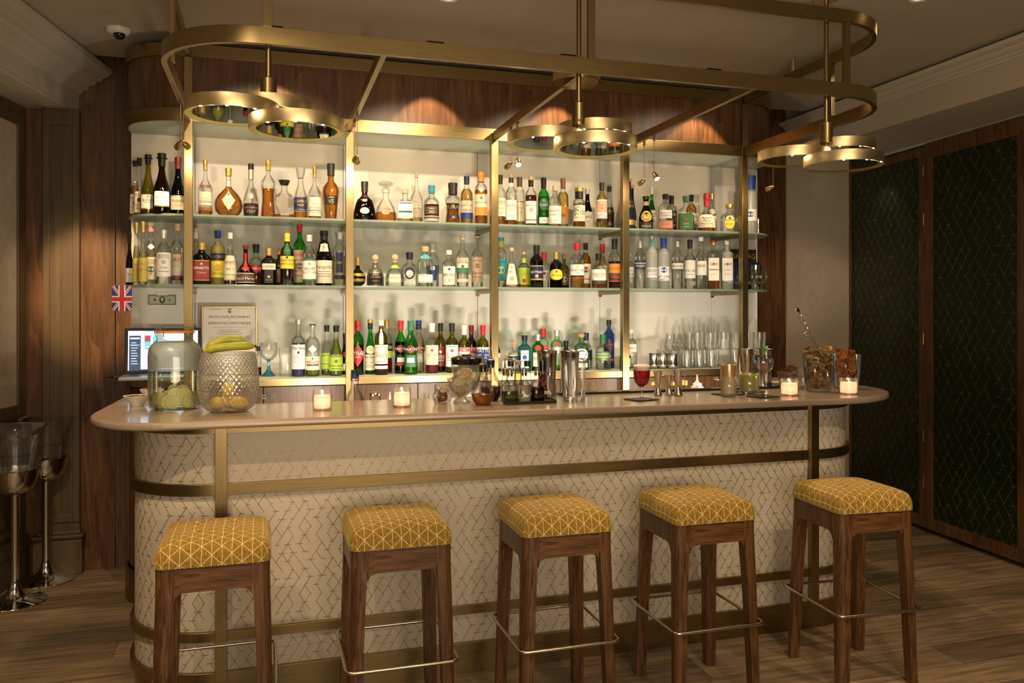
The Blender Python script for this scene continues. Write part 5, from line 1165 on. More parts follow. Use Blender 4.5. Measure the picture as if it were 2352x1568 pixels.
# ================================================================== bottles
COLS = dict(k=(.012, .012, .014), w=(.80, .78, .72), c=(.80, .72, .54), r=(.55, .02, .03), g=(.60, .42, .13), b=(.02, .06, .30), n=(.012, .018, .07), y=(.80, .66, .06), o=(.75, .28, .05),
            e=(.02, .16, .05), l=(.45, .68, .06), m=(.22, .02, .03), s=(.55, .54, .52), a=(.42, .42, .40), t=(.03, .35, .50), p=(.78, .30, .22), K=(.62, .44, .28), B=(.25, .12, .05), G=(.05, .20, .10), W=(.85, .82, .76), q=(.45, .33, .22), i=(.78, .78, .80), d=(.10, .07, .05), x=(.55, .42, .08))
def cmat(ch): return mat('print_'+{'K': 'kraft', 'B': 'brown', 'G': 'forest', 'W': 'bright_white'}.get(ch, ch), COLS[ch], .45, .75 if ch in 'sg' else 0)
GLS = dict(C=CLR, c=CLRG, F=glassmat('frosted_glass', (.88, .90, .88), .2, .2, .35, diff=.6, dcol=(.74, .76, .72)), G=glassmat('green_glass', (.20, .74, .20), .6, .12), O=glassmat('olive_glass', (.56, .52, .14), .6, .12),
           D=glassmat('dark_green_glass', (.05, .10, .03), .6, .12, diff=.1, dcol=(.01, .02, .008)), B=glassmat('brown_glass', (.16, .06, .02), .6, .12, diff=.1, dcol=(.02, .008, .003)), K=mat('black_bottle', (.012, .011, .011), .12), U=glassmat('sapphire_glass', (.14, .25, .62), .6, .15, diff=.2, dcol=(.10, .18, .50)), T=glassmat('aqua_glass', (.30, .72, .78), .5, .15), P=glassmat('pale_green_glass', (.62, .85, .62), .5, .12), Z=mat('grey_metal_bottle', (.20, .19, .17), .3, .6), R=glassmat('beaded_brown', (.10, .05, .03), .6, .5, .15, diff=.4, dcol=(.03, .015, .012)))
LQ = dict(a=liq('amber', (.62, .20, .015), .22), d=liq('dark_amber', (.16, .025, .005), .5), g=liq('gold_spirit', (.74, .46, .07), .2), c=glassmat('clear_spirit', (.98, .985, .975), .15, .04, .02), y=liq('lemon_liqueur', (.82, .76, .22), .6), k=liq('near_black', (.02, .006, .005), .8), r=liq('ruby', (.28, .01, .02), .6), p=liq('pale_yellow', (.66, .62, .30), .25), b=liq('blue_liquid', (.03, .06, .35), .6), v=liq('green_liqueur', (.28, .42, .06), .4), m=liq('milky', (.62, .62, .58), .6))
SH = dict(
 std=[(0, .93), (.012, 1), (.60, 1), (.65, .97), (.70, .82), (.745, .52), (.78, .38), (.86, .34), (.97, .34)],
 tal=[(0, .93), (.01, 1), (.66, 1), (.71, .95), (.75, .75), (.79, .46), (.83, .36), (.98, .34)],
 win=[(0, .93), (.01, 1), (.58, 1), (.63, .96), (.67, .80), (.71, .50), (.75, .37), (.97, .35)],
 slp=[(0, .86), (.012, .96), (.12, 1), (.36, .98), (.48, .82), (.60, .54), (.70, .38), (.98, .33)],
 alz=[(0, .94), (.01, 1), (.36, 1), (.50, .82), (.62, .55), (.74, .38), (.98, .36)],
 chp=[(0, .95), (.015, 1), (.32, .98), (.45, .82), (.58, .52), (.70, .36), (.82, .31), (.99, .30)],
 sqt=[(0, .94), (.02, 1), (.52, 1), (.60, .93), (.66, .70), (.70, .42), (.74, .34), (.97, .33)],
 rem=[(0, .84), (.012, .90), (.18, 1), (.34, .97), (.46, .72), (.58, .40), (.68, .28), (.98, .26)],
 bas=[(0, .35), (.015, .42), (.06, .72), (.14, .93), (.24, 1), (.34, .94), (.45, .72), (.54, .42), (.60, .22), (.66, .18), (.97, .17)],
 con=[(0, .96), (.02, 1), (.60, .42), (.66, .30), (.72, .20), (.95, .18)],
 bel=[(0, .95), (.015, 1), (.10, 1), (.28, .90), (.42, .78), (.54, .62), (.60, .38), (.66, .24), (.97, .22)],
 bul=[(0, .90), (.02, 1), (.18, 1), (.34, .93), (.46, .62), (.54, .30), (.62, .24), (.97, .23)],
 sph=[(0, .42), (.03, .55), (.10, .85), (.24, 1), (.38, .95), (.50, .66), (.58, .34), (.64, .26), (.97, .25)],
 pat=[(0, .92), (.02, 1), (.26, 1), (.40, .92), (.52, .70), (.60, .36), (.66, .28), (.92, .27)],
 mon=[(0, .92), (.01, 1), (.40, .98), (.50, 1), (.60, .86), (.70, .66), (.78, .56), (.84, .34), (.90, .30), (.98, .28)],
 drp=[(0, .97), (.015, 1), (.40, .93), (.48, .98), (.58, .96), (.66, .60), (.72, .38), (.80, .34), (.98, .33)],
 wai=[(0, .96), (.02, 1), (.14, .95), (.30, .82), (.45, .84), (.55, 1), (.63, .96), (.70, .60), (.75, .30), (.98, .27)],
 cub=[(0, .95), (.01, 1), (.72, 1), (.76, .92), (.78, .60), (.80, .32), (.98, .30)],
 dec=[(0, .98), (.02, 1), (.22, .97), (.40, .76), (.52, .48), (.60, .28), (.66, .26), (.78, .30)],
 inv=[(0, .62), (.02, .68), (.3, .86), (.50, 1), (.58, .94), (.64, .66), (.69, .38), (.98, .30)],
 mar=[(0, .94), (.01, 1), (.14, .98), (.34, .90), (.52, 1), (.60, .93), (.70, .58), (.76, .38), (.98, .34)],
 lng=[(0, .93), (.01, 1), (.48, 1), (.54, .90), (.60, .62), (.66, .34), (.76, .24), (.98, .22)])
BAY = ['left end', 'first bay', 'second bay', 'third bay', 'fourth bay', 'right end']
def bottle(sh, row, u, top, w, shape, gl, lq, cap, labels, desc, sq=None, dr=1.0, capk='n', rot=None):
    z = dict(T=ZS1, M=ZS2, B=ZB)[sh]; Y = row; s = BS(u, z, Y); H = pY(u, top, Y)[1]-z
    R = w/2*s.k*.985; face = -math.atan2(s.x, s.y)*.85 if rot is None else rot
    bay = sum(s.x > x for x in XP)
    lb = desc+', '+dict(T='top shelf', M='middle shelf', B='back counter')[sh]+' '+BAY[bay]
    r_ = empty('bottle', (s.x, s.y, z), face, lb, 'bottle', dict(T='top shelf bottles ', M='middle shelf bottles ', B='back counter bottles ')[sh]+BAY[bay])
    prof = [(zf*H, rf*R) for zf, rf in SH[shape]]; capc, ch, *_ = cap; neck = prof[-1][1]
    ch = ch*H; zc0 = H-ch; prof = [p for p in prof if p[0] < zc0]+[(zc0, rad(prof, zc0))]; neck = prof[-1][1]
    fine = []
    for i in range(len(prof)-1):
        for q in (0, .5): t = q; a, b = prof[i], prof[i+1]; fine.append((a[0]+(b[0]-a[0])*t, a[1]+(b[1]-a[1])*t))
    fine.append(prof[-1]); N = 24 if sq else 20
    def body(nm, pts, m, k=1.0):
        mb = MB(); vs = []; fs = []
        for zz, rr in pts:
            sqn = sq if zz < H*.62 else None
            for i in range(N):
                t = 2*math.pi*(i+.5)/N; x, y = xsec(t, sqn); d_ = dr if rr > neck*1.3 else 1
                vs.append((x*rr*k, y*rr*k*d_, zz))
        for j in range(len(pts)-1):
            for i in range(N): fs.append((j*N+i, j*N+(i+1) % N, (j+1)*N+(i+1) % N, (j+1)*N+i))
        mb.add(vs, fs, 0, True); mb.add([vs[i] for i in range(N)], [tuple(range(N-1, -1, -1))]); mb.add(vs[-N:], [tuple(range(N))]); return mb.build(nm, m, r_)
    body('glass', fine, GLS[gl])
    if lq:
        f = lq[1]; pts = [(max(.006, a), b) for a, b in fine if a < f*H*.98]; pts.append((f*H, rad(fine, f*H))); body('liquid', pts, LQ[lq[0]], .94)
    cr = max(neck*1.22, .0095) if capk != 'w' else neck*1.75
    if capk == 'b': MB().lathe([(cr*.8, zc0), (cr, zc0+ch*.2)], 16).sphere((0, 0, zc0+ch*.6), ch*.42, 14, 10).build('cap', cmat(capc), r_)
    elif capk == 's': MB().lathe([(cr, zc0), (cr, zc0+ch*.35), (cr*.5, zc0+ch*.4), (cr*2.0, zc0+ch*.8), (cr*1.3, H), (.001, H)], 20).build('stopper', CLR if capc == 'C' else cmat(capc), r_)
    elif capk == 'v': MB().lathe([(cr, zc0), (cr*1.15, zc0+ch*.3), (cr*1.5, H-.001), (cr*1.3, H)], 16).build('cap', cmat(capc), r_)
    elif capk == 'x': MB().lathe([(cr, zc0), (cr*1.04, zc0+ch*.55), (cr*1.5, zc0+ch*.58), (cr*1.5, zc0+ch*.66), (cr*1.1, zc0+ch*.7), (cr*1.25, H-.002), (cr, H)], 16).build('wax_cap', cmat(capc), r_)
    else:
        if len(cap) > 2: MB().lathe([(cr, zc0), (cr, zc0+ch*.62)], 16).build('neck_foil', cmat(cap[2]), r_); MB().lathe([(cr*1.08, zc0+ch*.62), (cr*1.08, H-.001), (cr*.9, H)], 16).build('cap', cmat(capc), r_)
        else: MB().lathe([(cr, zc0), (cr, zc0+ch*.5), (cr*1.07, zc0+ch*.52), (cr*1.07, H-.001), (cr*.92, H)], 16).build('cap', cmat(capc), r_)
    for lab in labels:
        z0, z1, hw, col, txt = lab[:5]; kind = lab[5] if len(lab) > 5 else 'r'; z0 *= H; z1 *= H; m = MB(); mats = [cmat(col)]
        zm = (z0+z1)/2; Rm = rad(fine, zm)
        if sq:                                        # cross-section arc length table
            tab = []; acc = 0; pv = None
            for i in range(73):
                t = -math.pi/2+(i-36)/36*math.pi*.5; x, y = xsec(t, sq); p = (x, y*dr)
                if pv: acc += math.hypot(p[0]-pv[0], p[1]-pv[1])
                tab.append((acc, p)); pv = p
            mid = tab[36][0]
            def cs(a):
                a = max(0, min(tab[-1][0]-1e-6, a+mid)); lo = 0
                while tab[lo+1][0] < a: lo += 1
                f = (a-tab[lo][0])/(tab[lo+1][0]-tab[lo][0]); p, q = tab[lo][1], tab[lo+1][1]; return p[0]+(q[0]-p[0])*f, p[1]+(q[1]-p[1])*f
        else:
            def cs(a): a = max(-1.5, min(1.5, a)); return math.sin(a), -math.cos(a)*dr
        def surf(a, zz, off=.0009):
            R2 = rad(fine, zz); x, y = cs(a/max(Rm, 1e-4)); return x*(R2+off), y*(R2+off), zz
        half = hw*Rm*(1.45 if not sq else 1.0); n = 14
        if kind == 'r':
            vs = [surf(half*(2*i/n-1), z0+(z1-z0)*j/6) for j in range(7) for i in range(n+1)]
            m.add(vs, [(j*(n+1)+i, j*(n+1)+i+1, (j+1)*(n+1)+i+1, (j+1)*(n+1)+i) for j in range(6) for i in range(n)], 0, True)
        else:
            ns = 4 if kind == 'd' else 24; rings = 5
            vs = [surf(0, zm)]; fs = []
            for j in range(1, rings+1):
                for i in range(24):
                    t = 2*math.pi*i/24
                    if kind == 'd': k_ = 1/(abs(math.cos(t))+abs(math.sin(t)))
                    else: k_ = 1
                    vs.append(surf(half*k_*math.cos(t)*j/rings, zm+(z1-z0)/2*k_*math.sin(t)*j/rings))
            fs = [(0, 1+i, 1+(i+1) % 24) for i in range(24)]+[(1+(j-1)*24+i, 1+j*24+i, 1+j*24+(i+1) % 24, 1+(j-1)*24+(i+1) % 24) for j in range(1, rings) for i in range(24)]
            m.add(vs, fs, 0, True)
        for t in txt:                                 # (text, relative z, relative height, colour) or a stripe ('#', z0, z1, colour)
            c = cmat(t[3])
            if c not in mats: mats.append(c)
            mi = mats.index(c)
            if t[0] == '#':
                a0, a1 = z0+(z1-z0)*t[1], z0+(z1-z0)*t[2]; hs = half*(t[4] if len(t) > 4 else 1)
                vs = [surf(hs*(2*i/n-1), a0+(a1-a0)*j, .0013) for j in (0, 1) for i in range(n+1)]
                m.add(vs, [(i, i+1, n+2+i, n+1+i) for i in range(n)], mi, True)
            elif t[0] == '@':                         # round mark
                zz = z0+(z1-z0)*t[1]; q = (z1-z0)*t[2]/2; vs = [surf(0, zz, .0014)]+[surf(q*math.cos(k*math.pi/8), zz+q*math.sin(k*math.pi/8), .0014) for k in range(16)]
                m.add(vs, [(0, 1+i, 1+(i+1) % 16) for i in range(16)], mi, True)
            else:
                zz = z0+(z1-z0)*t[1]; flat_text(m, t[0], lambda a, c_: surf(a, zz+c_, .0016), 0, (z1-z0)*t[2], mi, half*1.84)
        m.build('label', mats, r_)
    return r_
def rad(prof, z):
    if z <= prof[0][0]: return prof[0][1]
    for (a, ra), (b, rb) in zip(prof, prof[1:]):
        if a <= z <= b: return ra+(rb-ra)*(z-a)/(b-a) if b > a else rb
    return prof[-1][1]
S_ = lambda z0, z1, c, w=1: ('#', z0, z1, c, w)
# small print lines shared by labels
def fine_(c='d', a=.12, b=.4): return [S_(a+(b-a)*i/4, a+(b-a)*i/4+.022, c, .7) for i in range(4)]
BT = [
# ---- top shelf, left end
('T', .10, 309.8, 369, 21, 'slp', 'C', ('a', .55), ('k', .10), [(.06, .40, .95, 'c', [('BOULARD', .82, .13, 'k'), ('@', .55, .2, 'k'), ('Pays', .30, .12, 'd')])], 'slim amber bottle with dripping black wax, outermost', {'capk': 'x'}),
('T', .03, 320.5, 363, 24, 'slp', 'C', ('g', .35), ('k', .13), [(.06, .42, .95, 'c', [('BOULARD', .85, .12, 'd'), ('@', .6, .2, 'k'), ('Calvados', .36, .12, 'd'), ('Auge', .2, .12, 'd')])], 'clear bottle with black capsule and portrait label', {}),
('T', -.01, 340.4, 355, 34, 'chp', 'O', ('g', .3), ('k', .16), [(.09, .33, .72, 'W', [('BUSNEL', .62, .16, 'd'), ('@', .86, .2, 'p'), S_(.45, .47, 'd', .5), S_(0, .08, 'g')])], 'olive champagne-shaped bottle with pink-white label', {'capk': 'x'}),
('T', -.04, 371.8, 352, 40, 'chp', 'B', ('d', .5), ('k', .22), [(.11, .36, .62, 'W', [('BUSNEL', .6, .15, 'd'), ('@', .86, .2, 'p'), S_(.42, .44, 'd', .5), S_(0, .08, 'g')])], 'dark brown champagne-shaped bottle with black wax top', {'capk': 'x'}),
('T', -.03, 409, 361, 36, 'chp', 'D', ('k', .5), ('m', .20), [(.10, .34, .8, 'c', [('BUSNEL', .62, .17, 'B'), ('VSOP', .3, .12, 'g'), S_(.93, .96, 'g')])], 'dark green champagne-shaped bottle with red capsule', {}),
# ---- top shelf, first bay
('T', 0, 471.8, 367.6, 31.6, 'lng', 'C', ('a', .12), ('g', .18), [(.20, .43, .8, 'c', [('LAUBADE', .25, .17, 'd'), S_(.45, .47, 'd', .5)]), (.10, .16, .85, 'B', []), (.50, .55, .5, 'B', [])], 'nearly empty clear bottle, gold foil, cream label', {}),
('T', 0, 525, 386, 65, 'bas', 'C', ('a', .62), ('g', .16), [(.13, .55, .34, 'c', [('DUCS', .55, .09, 'B'), ('VSOP', .38, .07, 'B'), ('@', .78, .12, 'B')], 'd'), (.62, .74, 1.0, 'W', [], 'o')], 'round flat flask of amber brandy with diamond label', {'dr': .55}),
('T', 0, 576.4, 376, 35.5, 'rem', 'C', ('d', .26), ('k', .29, 's'), [(.04, .24, .8, 'k', [('REMY MARTIN', .72, .17, 's'), ('VSOP', .38, .26, 's'), S_(.55, .58, 'm')]), (.34, .46, .26, 'a', [], 'o')], 'teardrop bottle, low dark liquid, black label', {}),
('T', 0, 616, 367.6, 33, 'wai', 'C', ('a', .50), ('g', .18), [], 'waisted clear bottle half full of amber, no label', {}),
('T', 0, 653, 414, 44, 'sqt', 'C', ('a', .14), ('k', .12), [(.16, .58, .38, 'a', [('Hennessy', .66, .13, 'g'), ('FINE', .4, .09, 'g'), ('COGNAC', .27, .07, 'g')])], 'squat clear decanter bottle, grey label, low amber', {'capk': 'v', 'sq': 5, 'dr': .7}),
('T', 0, 690.5, 385.6, 33, 'slp', 'C', ('a', .14), ('a', .20), [(.15, .42, .8, 'n', [('CAMUS', .7, .2, 'g'), ('VSOP', .42, .16, 'g'), S_(.1, .13, 's')])], 'clear bottle with flared grey cap and navy label', {'capk': 'v'}),
('T', 0, 722.5, 383, 30, 'lng', 'C', ('a', .08), ('g', .20), [(.14, .42, .8, 'c', [('LAUBADE', .30, .13, 'd'), S_(.55, .57, 'd', .4), S_(.10, .15, 'd')]), (.07, .13, .8, 'c', [])], 'near-empty clear bottle, plain cream label, copper foil', {}),
('T', 0, 760, 376, 39, 'inv', 'C', ('a', .84), ('k', .21, 'k'), [(.27, .43, .62, 'k', [('CAMUS', .8, .16, 's'), ('VS', .38, .44, 'g')])], 'broad shouldered full amber bottle, small black label', {}),
# ---- top shelf, second bay
('T', 0, 837.5, 417, 54, 'bel', 'B', ('d', .64), ('k', .26), [(.17, .33, .30, 'c', [('Hennessy', .5, .2, 'B')], 'o'), (.48, .55, .22, 'g', [], 'o')], 'bell-shaped dark red-amber bottle with oval label', {'dr': .7}),
('T', 0, 886, 417.5, 52, 'dec', 'C', ('a', .27), ('C', .26), [(.20, .42, .34, 'q', [('CAMUS', .62, .2, 'd'), ('XO', .3, .16, 'd')], 'o')], 'fan-cut clear decanter with glass stopper', {'capk': 's', 'dr': .7}),
('T', 0, 930.8, 435, 36.6, 'sqt', 'C', ('g', .64), ('K', .12), [(.12, .62, 1.0, 'W', [S_(.34, .92, 'k', .84), ('BOURGOIN', .78, .17, 'W'), ('COGNAC', .50, .17, 'W'), ('DISTILLERY', .1, .07, 'k')])], 'square short bottle with huge black and white lettering', {'sq': 5, 'dr': .8}),
('T', .09, 956.5, 395.3, 30, 'lng', 'C', ('g', .14), ('K', .10), [(.14, .40, .7, 'c', [('CHATEAU', .65, .10, 'd'), ('@', .35, .16, 'g'), S_(.85, .87, 'd', .5)])], 'tall thin-necked clear bottle with wooden stopper', {'capk': 'n'}),
('T', 0, 991.3, 426, 36, 'sqt', 'C', ('d', .50), ('t', .20, 't'), [(.06, .20, .95, 'a', [S_(.5, .8, 'd', .9)]), (.24, .44, .6, 'd', [('XO', .3, .3, 'W'), ('THE 4', .72, .2, 'W')])], 'short bottle of dark rum-coloured spirit, blue neck', {}),
('T', 0, 1040, 420.4, 35, 'wai', 'C', ('a', .40), ('k', .28, 'k'), [(.34, .50, .8, 'k', [('JURA', .5, .62, 'g')]), (.13, .2, .6, 'n', [('10', .5, .6, 's')])], 'waisted bottle with black capsule and gold lettering', {}),
('T', .05, 1071.8, 405, 29, 'std', 'C', ('g', .74), ('n', .16), [(.26, .50, .9, 'c', [('GLENLIVET', .62, .2, 'B'), ('THE', .86, .12, 'B'), ('1824', .2, .24, 'n')]), (.14, .26, .9, 'b', [])], 'gold whisky bottle with navy cap, cream-blue label', {}),
('T', 0, 1105, 394.7, 30, 'tal', 'C', ('a', .66), ('o', .19), [(.18, .58, .85, 'c', [('MACALLAN', .60, .10, 'B'), S_(0, .38, 'o'), ('@', .8, .12, 'B'), S_(.97, 1, 'o')]), (.60, .70, .3, 'W', [], 'd')], 'amber bottle with orange capsule and orange-cream label', {}),
# ---- top shelf, third bay
('T', 0, 1148.8, 402, 26, 'std', 'C', ('a', .17), ('k', .17), [(.17, .54, .95, 'c', [('TALISKER', .80, .12, 'k'), ('10', .22, .12, 'k'), S_(0, .04, 'n'), S_(.66, .68, 'd', .7), S_(.5, .515, 'd', .6), S_(.42, .435, 'd', .6)])], 'clear whisky bottle with black cap half behind the post', {}),
('T', 0, 1173.9, 401, 26.5, 'std', 'C', ('a', .12), ('o', .16, 'n'), [(.12, .50, .95, 'w', [('OBAN', .72, .13, 'B'), ('LITTLE', .58, .08, 'B'), ('BAY', .48, .08, 'B'), S_(.22, .25, 'p', .5)]), (.76, .84, 1.4, 'c', [], 'o')], 'clear whisky bottle with orange-topped blue capsule', {}),
('T', .08, 1193.3, 407, 25, 'tal', 'C', ('g', .52), ('d', .19), [(.13, .50, .8, 'c', [('OBAN', .70, .12, 'g'), ('14', .45, .2, 'g')]), (.74, .82, 1.5, 'c', [], 'o')], 'golden bottle with dark capsule, cream label, set back', {}),
('T', -.02, 1219.4, 405, 27, 'std', 'C', ('d', .62), ('K', .20, 'k'), [(.06, .50, .75, 'W', [('ABERLOUR', .82, .10, 'B'), ('@', .6, .18, 'q'), S_(.13, .17, 'm')])], 'dark amber bottle with cork stopper and bright white label', {}),
('T', -.02, 1248.6, 408, 27, 'std', 'G', ('v', .62), ('k', .21), [(.34, .58, .8, 'G', [('Glenfiddich', .45, .2, 'W'), ('@', .8, .12, 's')], 'o'), (.08, .20, .85, 'W', [('12', .5, .4, 'n')])], 'green triangular whisky bottle with black capsule', {'sq': 3}),
('T', -.03, 1274.7, 427, 29.7, 'std', 'C', ('g', .12), ('K', .12), [(.06, .50, .85, 'W', [('BALVENIE', .72, .10, 'd'), ('DOUBLEWOOD', .50, .07, 'd'), ('12', .2, .1, 'd')])], 'clear bottle with bulging neck and tall cream label', {}),
('T', .08, 1293.3, 409.5, 26, 'std', 'C', ('g', .72), ('B', .20), [(.10, .44, .9, 'o', [('@', .5, .2, 'B'), S_(0, .35, 'q')])], 'pale gold bottle with brown capsule and orange label', {}),
('T', 0, 1330, 431, 28.7, 'std', 'C', ('a', .60), ('g', .26, 'k'), [(.17, .56, .85, 'c', [('余市', .58, .34, 'k'), ('NIKKA', .88, .08, 'd'), ('SINGLE MALT', .25, .07, 'd')])], 'gold-capped bottle with Japanese characters on the label', {}),
('T', .08, 1349, 433.7, 26, 'alz', 'B', ('d', .80), ('a', .13), [(.04, .44, .9, 'c', [('HAIG', .68, .17, 'k'), ('CLUB', .42, .09, 'd'), S_(.18, .2, 'd', .7), S_(.3, .32, 'd', .6)])], 'dark brown bottle with grey cap and cream label', {}),
('T', -.03, 1382, 419.4, 25.5, 'std', 'C', ('g', .80), ('k', .17), [(.14, .62, .9, 'W', [S_(.42, .95, 'p', .95), ('@', .68, .24, 'B'), ('FAMOUS', .32, .11, 'm'), ('GROUSE', .20, .11, 'm'), S_(0, .15, 'k')])], 'gold whisky bottle with red bird picture label', {}),
('T', .07, 1399.3, 427.7, 24, 'slp', 'C', ('d', .52), ('k', .12), [(.36, .52, .95, 'k', [('BLACK LABEL', .5, .32, 'g')]), (.10, .2, .6, 'k', [('12', .5, .5, 'g')])], 'square bottle with slanted black label near the fourth post', {}),
# ---- top shelf, fourth bay
('T', .02, 1444, 410.5, 31, 'slp', 'U', ('k', .5), ('g', .06), [(.42, .62, .95, 'n', [('Johnnie', .68, .26, 'g'), ('Walker', .3, .3, 'g')]), (.10, .2, .95, 'g', [])], 'blue-green square bottle with dark and gold bands behind the post', {}),
('T', .13, 1452, 425, 20, 'slp', 'B', ('a', .7), ('o', .07), [(.12, .25, .9, 'c', [])], 'small bottle with orange cap peeping behind the blue-green one', {}),
('T', -.03, 1483.8, 450.7, 32.6, 'alz', 'D', ('k', .5), ('k', .10), [(.24, .56, .60, 'x', [('@', .5, .7, 'k')], 'o'), (.04, .24, .7, 'k', [('Bunna', .8, .24, 'r'), S_(.4, .45, 'c', .7), S_(.2, .25, 'c', .7)]), (.72, .84, 1.2, 'q', [], 'o')], 'black-green stout bottle with round gold sailor label', {}),
('T', .08, 1496.8, 429, 21, 'slp', 'G', ('v', .7), ('w', .17), [(.06, .48, .9, 'W', [('LAPHROAIG', .80, .09, 'd'), ('10', .42, .16, 'k'), S_(.66, .68, 'd', .7)])], 'bright green bottle with white cap and white label', {}),
('T', -.02, 1528.5, 446, 33, 'std', 'C', ('a', .28), ('k', .13), [(.06, .28, .95, 'p', [('BULLEIT', .55, .2, 'm'), S_(.9, .94, 'm', .9), S_(.06, .1, 'm', .9)]), (.34, .56, .7, 'i', [('BULLEIT', .68, .28, 'd'), ('BOURBON', .34, .2, 'd')])], 'clear flask bottle with coral band low on the body', {'dr': .6}),
('T', .08, 1542.5, 449.5, 24, 'std', 'C', ('k', .5), ('k', .22), [(.10, .58, .95, 'k', [('JACK', .80, .14, 'W'), ('No 7', .48, .22, 'W'), ('WHISKEY', .2, .1, 'W')])], 'square bottle with black and white label behind the flask', {'sq': 5}),
('T', -.03, 1576, 450.7, 37, 'sqt', 'C', ('a', .50), ('G', .16), [(.06, .48, .8, 'e', [('@', .62, .2, 'r'), ('RYE', .36, .14, 'g'), ('WILD', .16, .09, 'c')])], 'amber square bottle with big green label', {'sq': 5, 'dr': .7}),
('T', .08, 1588, 447.5, 24, 'std', 'C', ('g', .80), ('k', .17), [(.16, .52, .9, 'W', [('JIM BEAM', .72, .13, 'm'), ('@', .45, .2, 'm'), S_(.1, .16, 'm')])], 'gold bottle with black cap behind the green-labelled one', {}),
('T', -.04, 1622.2, 443.8, 41, 'bul', 'C', ('a', .38), ('r', .34), [(.10, .44, .85, 'c', [("Maker's", .74, .2, 'k'), ('Mark', .52, .2, 'k'), S_(.3, .33, 'd', .6), S_(.18, .2, 'd', .6)])], 'squat bottle with dripping red wax neck', {'capk': 'n'}),
('T', .08, 1634.5, 444.7, 24, 'alz', 'C', ('g', .2), ('g', .15), [(.48, .62, .7, 'c', [], 'o'), (.05, .44, .95, 'W', [('BUFFALO', .8, .1, 'd'), S_(.62, .66, 'm', .8)])], 'clear bottle with gold cap behind the red wax one', {}),
('T', -.04, 1675.2, 469.5, 41, 'sqt', 'C', ('p', .03), ('g', .12), [(.12, .60, .40, 'y', [S_(.62, 1, 'b'), ('@', .78, .2, 'r'), ('Crown', .38, .14, 'd')], 'o')], 'empty barrel-shaped clear bottle with purple and gold shield', {'dr': .8}),
('T', 0, 1722.7, 404, 30, 'tal', 'F', None, ('b', .24), [(.22, .42, .9, 'i', [('@', .55, .5, 'b'), S_(0, .3, 'W')])], 'tall frosted magnum bottle with blue cap', {}),
# ---- middle shelf, left end
('M', .10, 297.5, 534, 17, 'slp', 'B', ('k', .6), ('k', .2), [(.05, .32, .9, 'w', [('Eau', .6, .14, 'd')])], 'dark slim bottle furthest back at the corner', {}),
('M', -.01, 313.5, 511, 17, 'alz', 'C', ('p', .62), ('g', .17), [(.04, .42, .9, 'x', [('Poire', .75, .08, 'B'), ('Vie', .5, .08, 'B')])], 'slender flute bottle with yellow foil, leftmost of the pair', {}),
('M', -.03, 328.5, 508.8, 19, 'alz', 'C', ('p', .50), ('g', .17), [(.04, .42, .9, 'x', [('Eau', .75, .08, 'B'), ('de Vie', .5, .08, 'B')])], 'slender flute bottle with yellow foil, rightmost of the pair', {}),
('M', -.03, 346.7, 511, 28, 'alz', 'C', ('p', .50), ('W', .15, 'p'), [(.08, .44, .75, 'c', [('GUINDRE', .86, .09, 'r'), ('POMMES', .74, .07, 'r'), ('@', .45, .28, 'e'), ('@', .25, .1, 'o')]), (.56, .66, .8, 'W', [], 'd')], 'clear sloping bottle with white collar and red print', {}),
('M', -.03, 376, 528, 32, 'std', 'C', ('c', .6), ('s', .16), [(.14, .58, .85, 'w', [('BORGO', .88, .09, 'd'), ('ANTICO', .78, .09, 'd'), ('@', .60, .18, 'a'), ('Grappa', .38, .07, 'd'), S_(.2, .22, 'd', .6)])], 'round clear bottle with silver cap and white label', {}),
('M', -.03, 406.5, 514, 30, 'win', 'C', ('c', .5), ('K', .12), [(.07, .50, .72, 'q', [('1615', .80, .13, 'k'), S_(.2, .48, 'a'), S_(.06, .18, 'm'), S_(0, .06, 'n')])], 'clear corked bottle with tan picture label', {}),
('M', .04, 449.5, 525, 21, 'tal', 'C', ('c', .4), ('K', .18, 'c'), [(.66, .74, 1.2, 'd', [])], 'clear corked bottle half hidden by the first post', {}),
# ---- middle shelf, first bay
('M', -.03, 463, 557.5, 40, 'std', 'B', ('k', .5), ('g', .17), [(.10, .58, .86, 'm', [S_(.0, .03, 'g'), S_(.97, 1, 'g'), ('AMARETTO', .62, .13, 'W'), ('@', .82, .12, 'g'), ('Dolce', .40, .12, 'g'), S_(.2, .22, 'r', .5)])], 'dark square bottle with maroon label and gold cap', {'sq': 5, 'dr': .6}),
('M', 0, 500.4, 529.4, 33, 'std', 'C', ('y', .80), ('b', .14), [(.46, .58, .95, 'n', [('VILLACARDEA', .5, .42, 'g')]), (.14, .44, .7, 'y', [('@', .6, .4, 'o'), ('LIMONCELLO', .25, .12, 'e')])], 'cloudy yellow liqueur bottle with blue cap', {}),
('M', 0, 528.4, 534, 27.5, 'slp', 'C', ('d', .08), ('w', .12), [(.10, .56, .95, 'c', [("PIMM'S", .70, .16, 'r'), ('No 1', .45, .1, 'd'), S_(.2, .22, 'd', .6)])], 'clear bottle with cream label and large red lettering', {}),
('M', -.03, 564, 562.9, 41, 'bul', 'B', ('d', .6), ('m', .10, 'm'), [(.06, .30, .95, 'd', [('Grand Marnier', .45, .3, 'W'), S_(0, .06, 'W'), S_(.94, 1, 'W')]), (.36, .48, .4, 'r', [], 'o'), (.48, .80, .35, 'r', [])], 'bulbous dark bottle with red ribbon and seal', {}),
('M', .08, 588, 561, 33, 'sqt', 'C', ('d', .50), ('k', .20), [(.32, .50, .8, 'r', [('CAMBUSIER', .5, .36, 'W')])], 'black-capped bottle behind the red-ribboned one', {}),
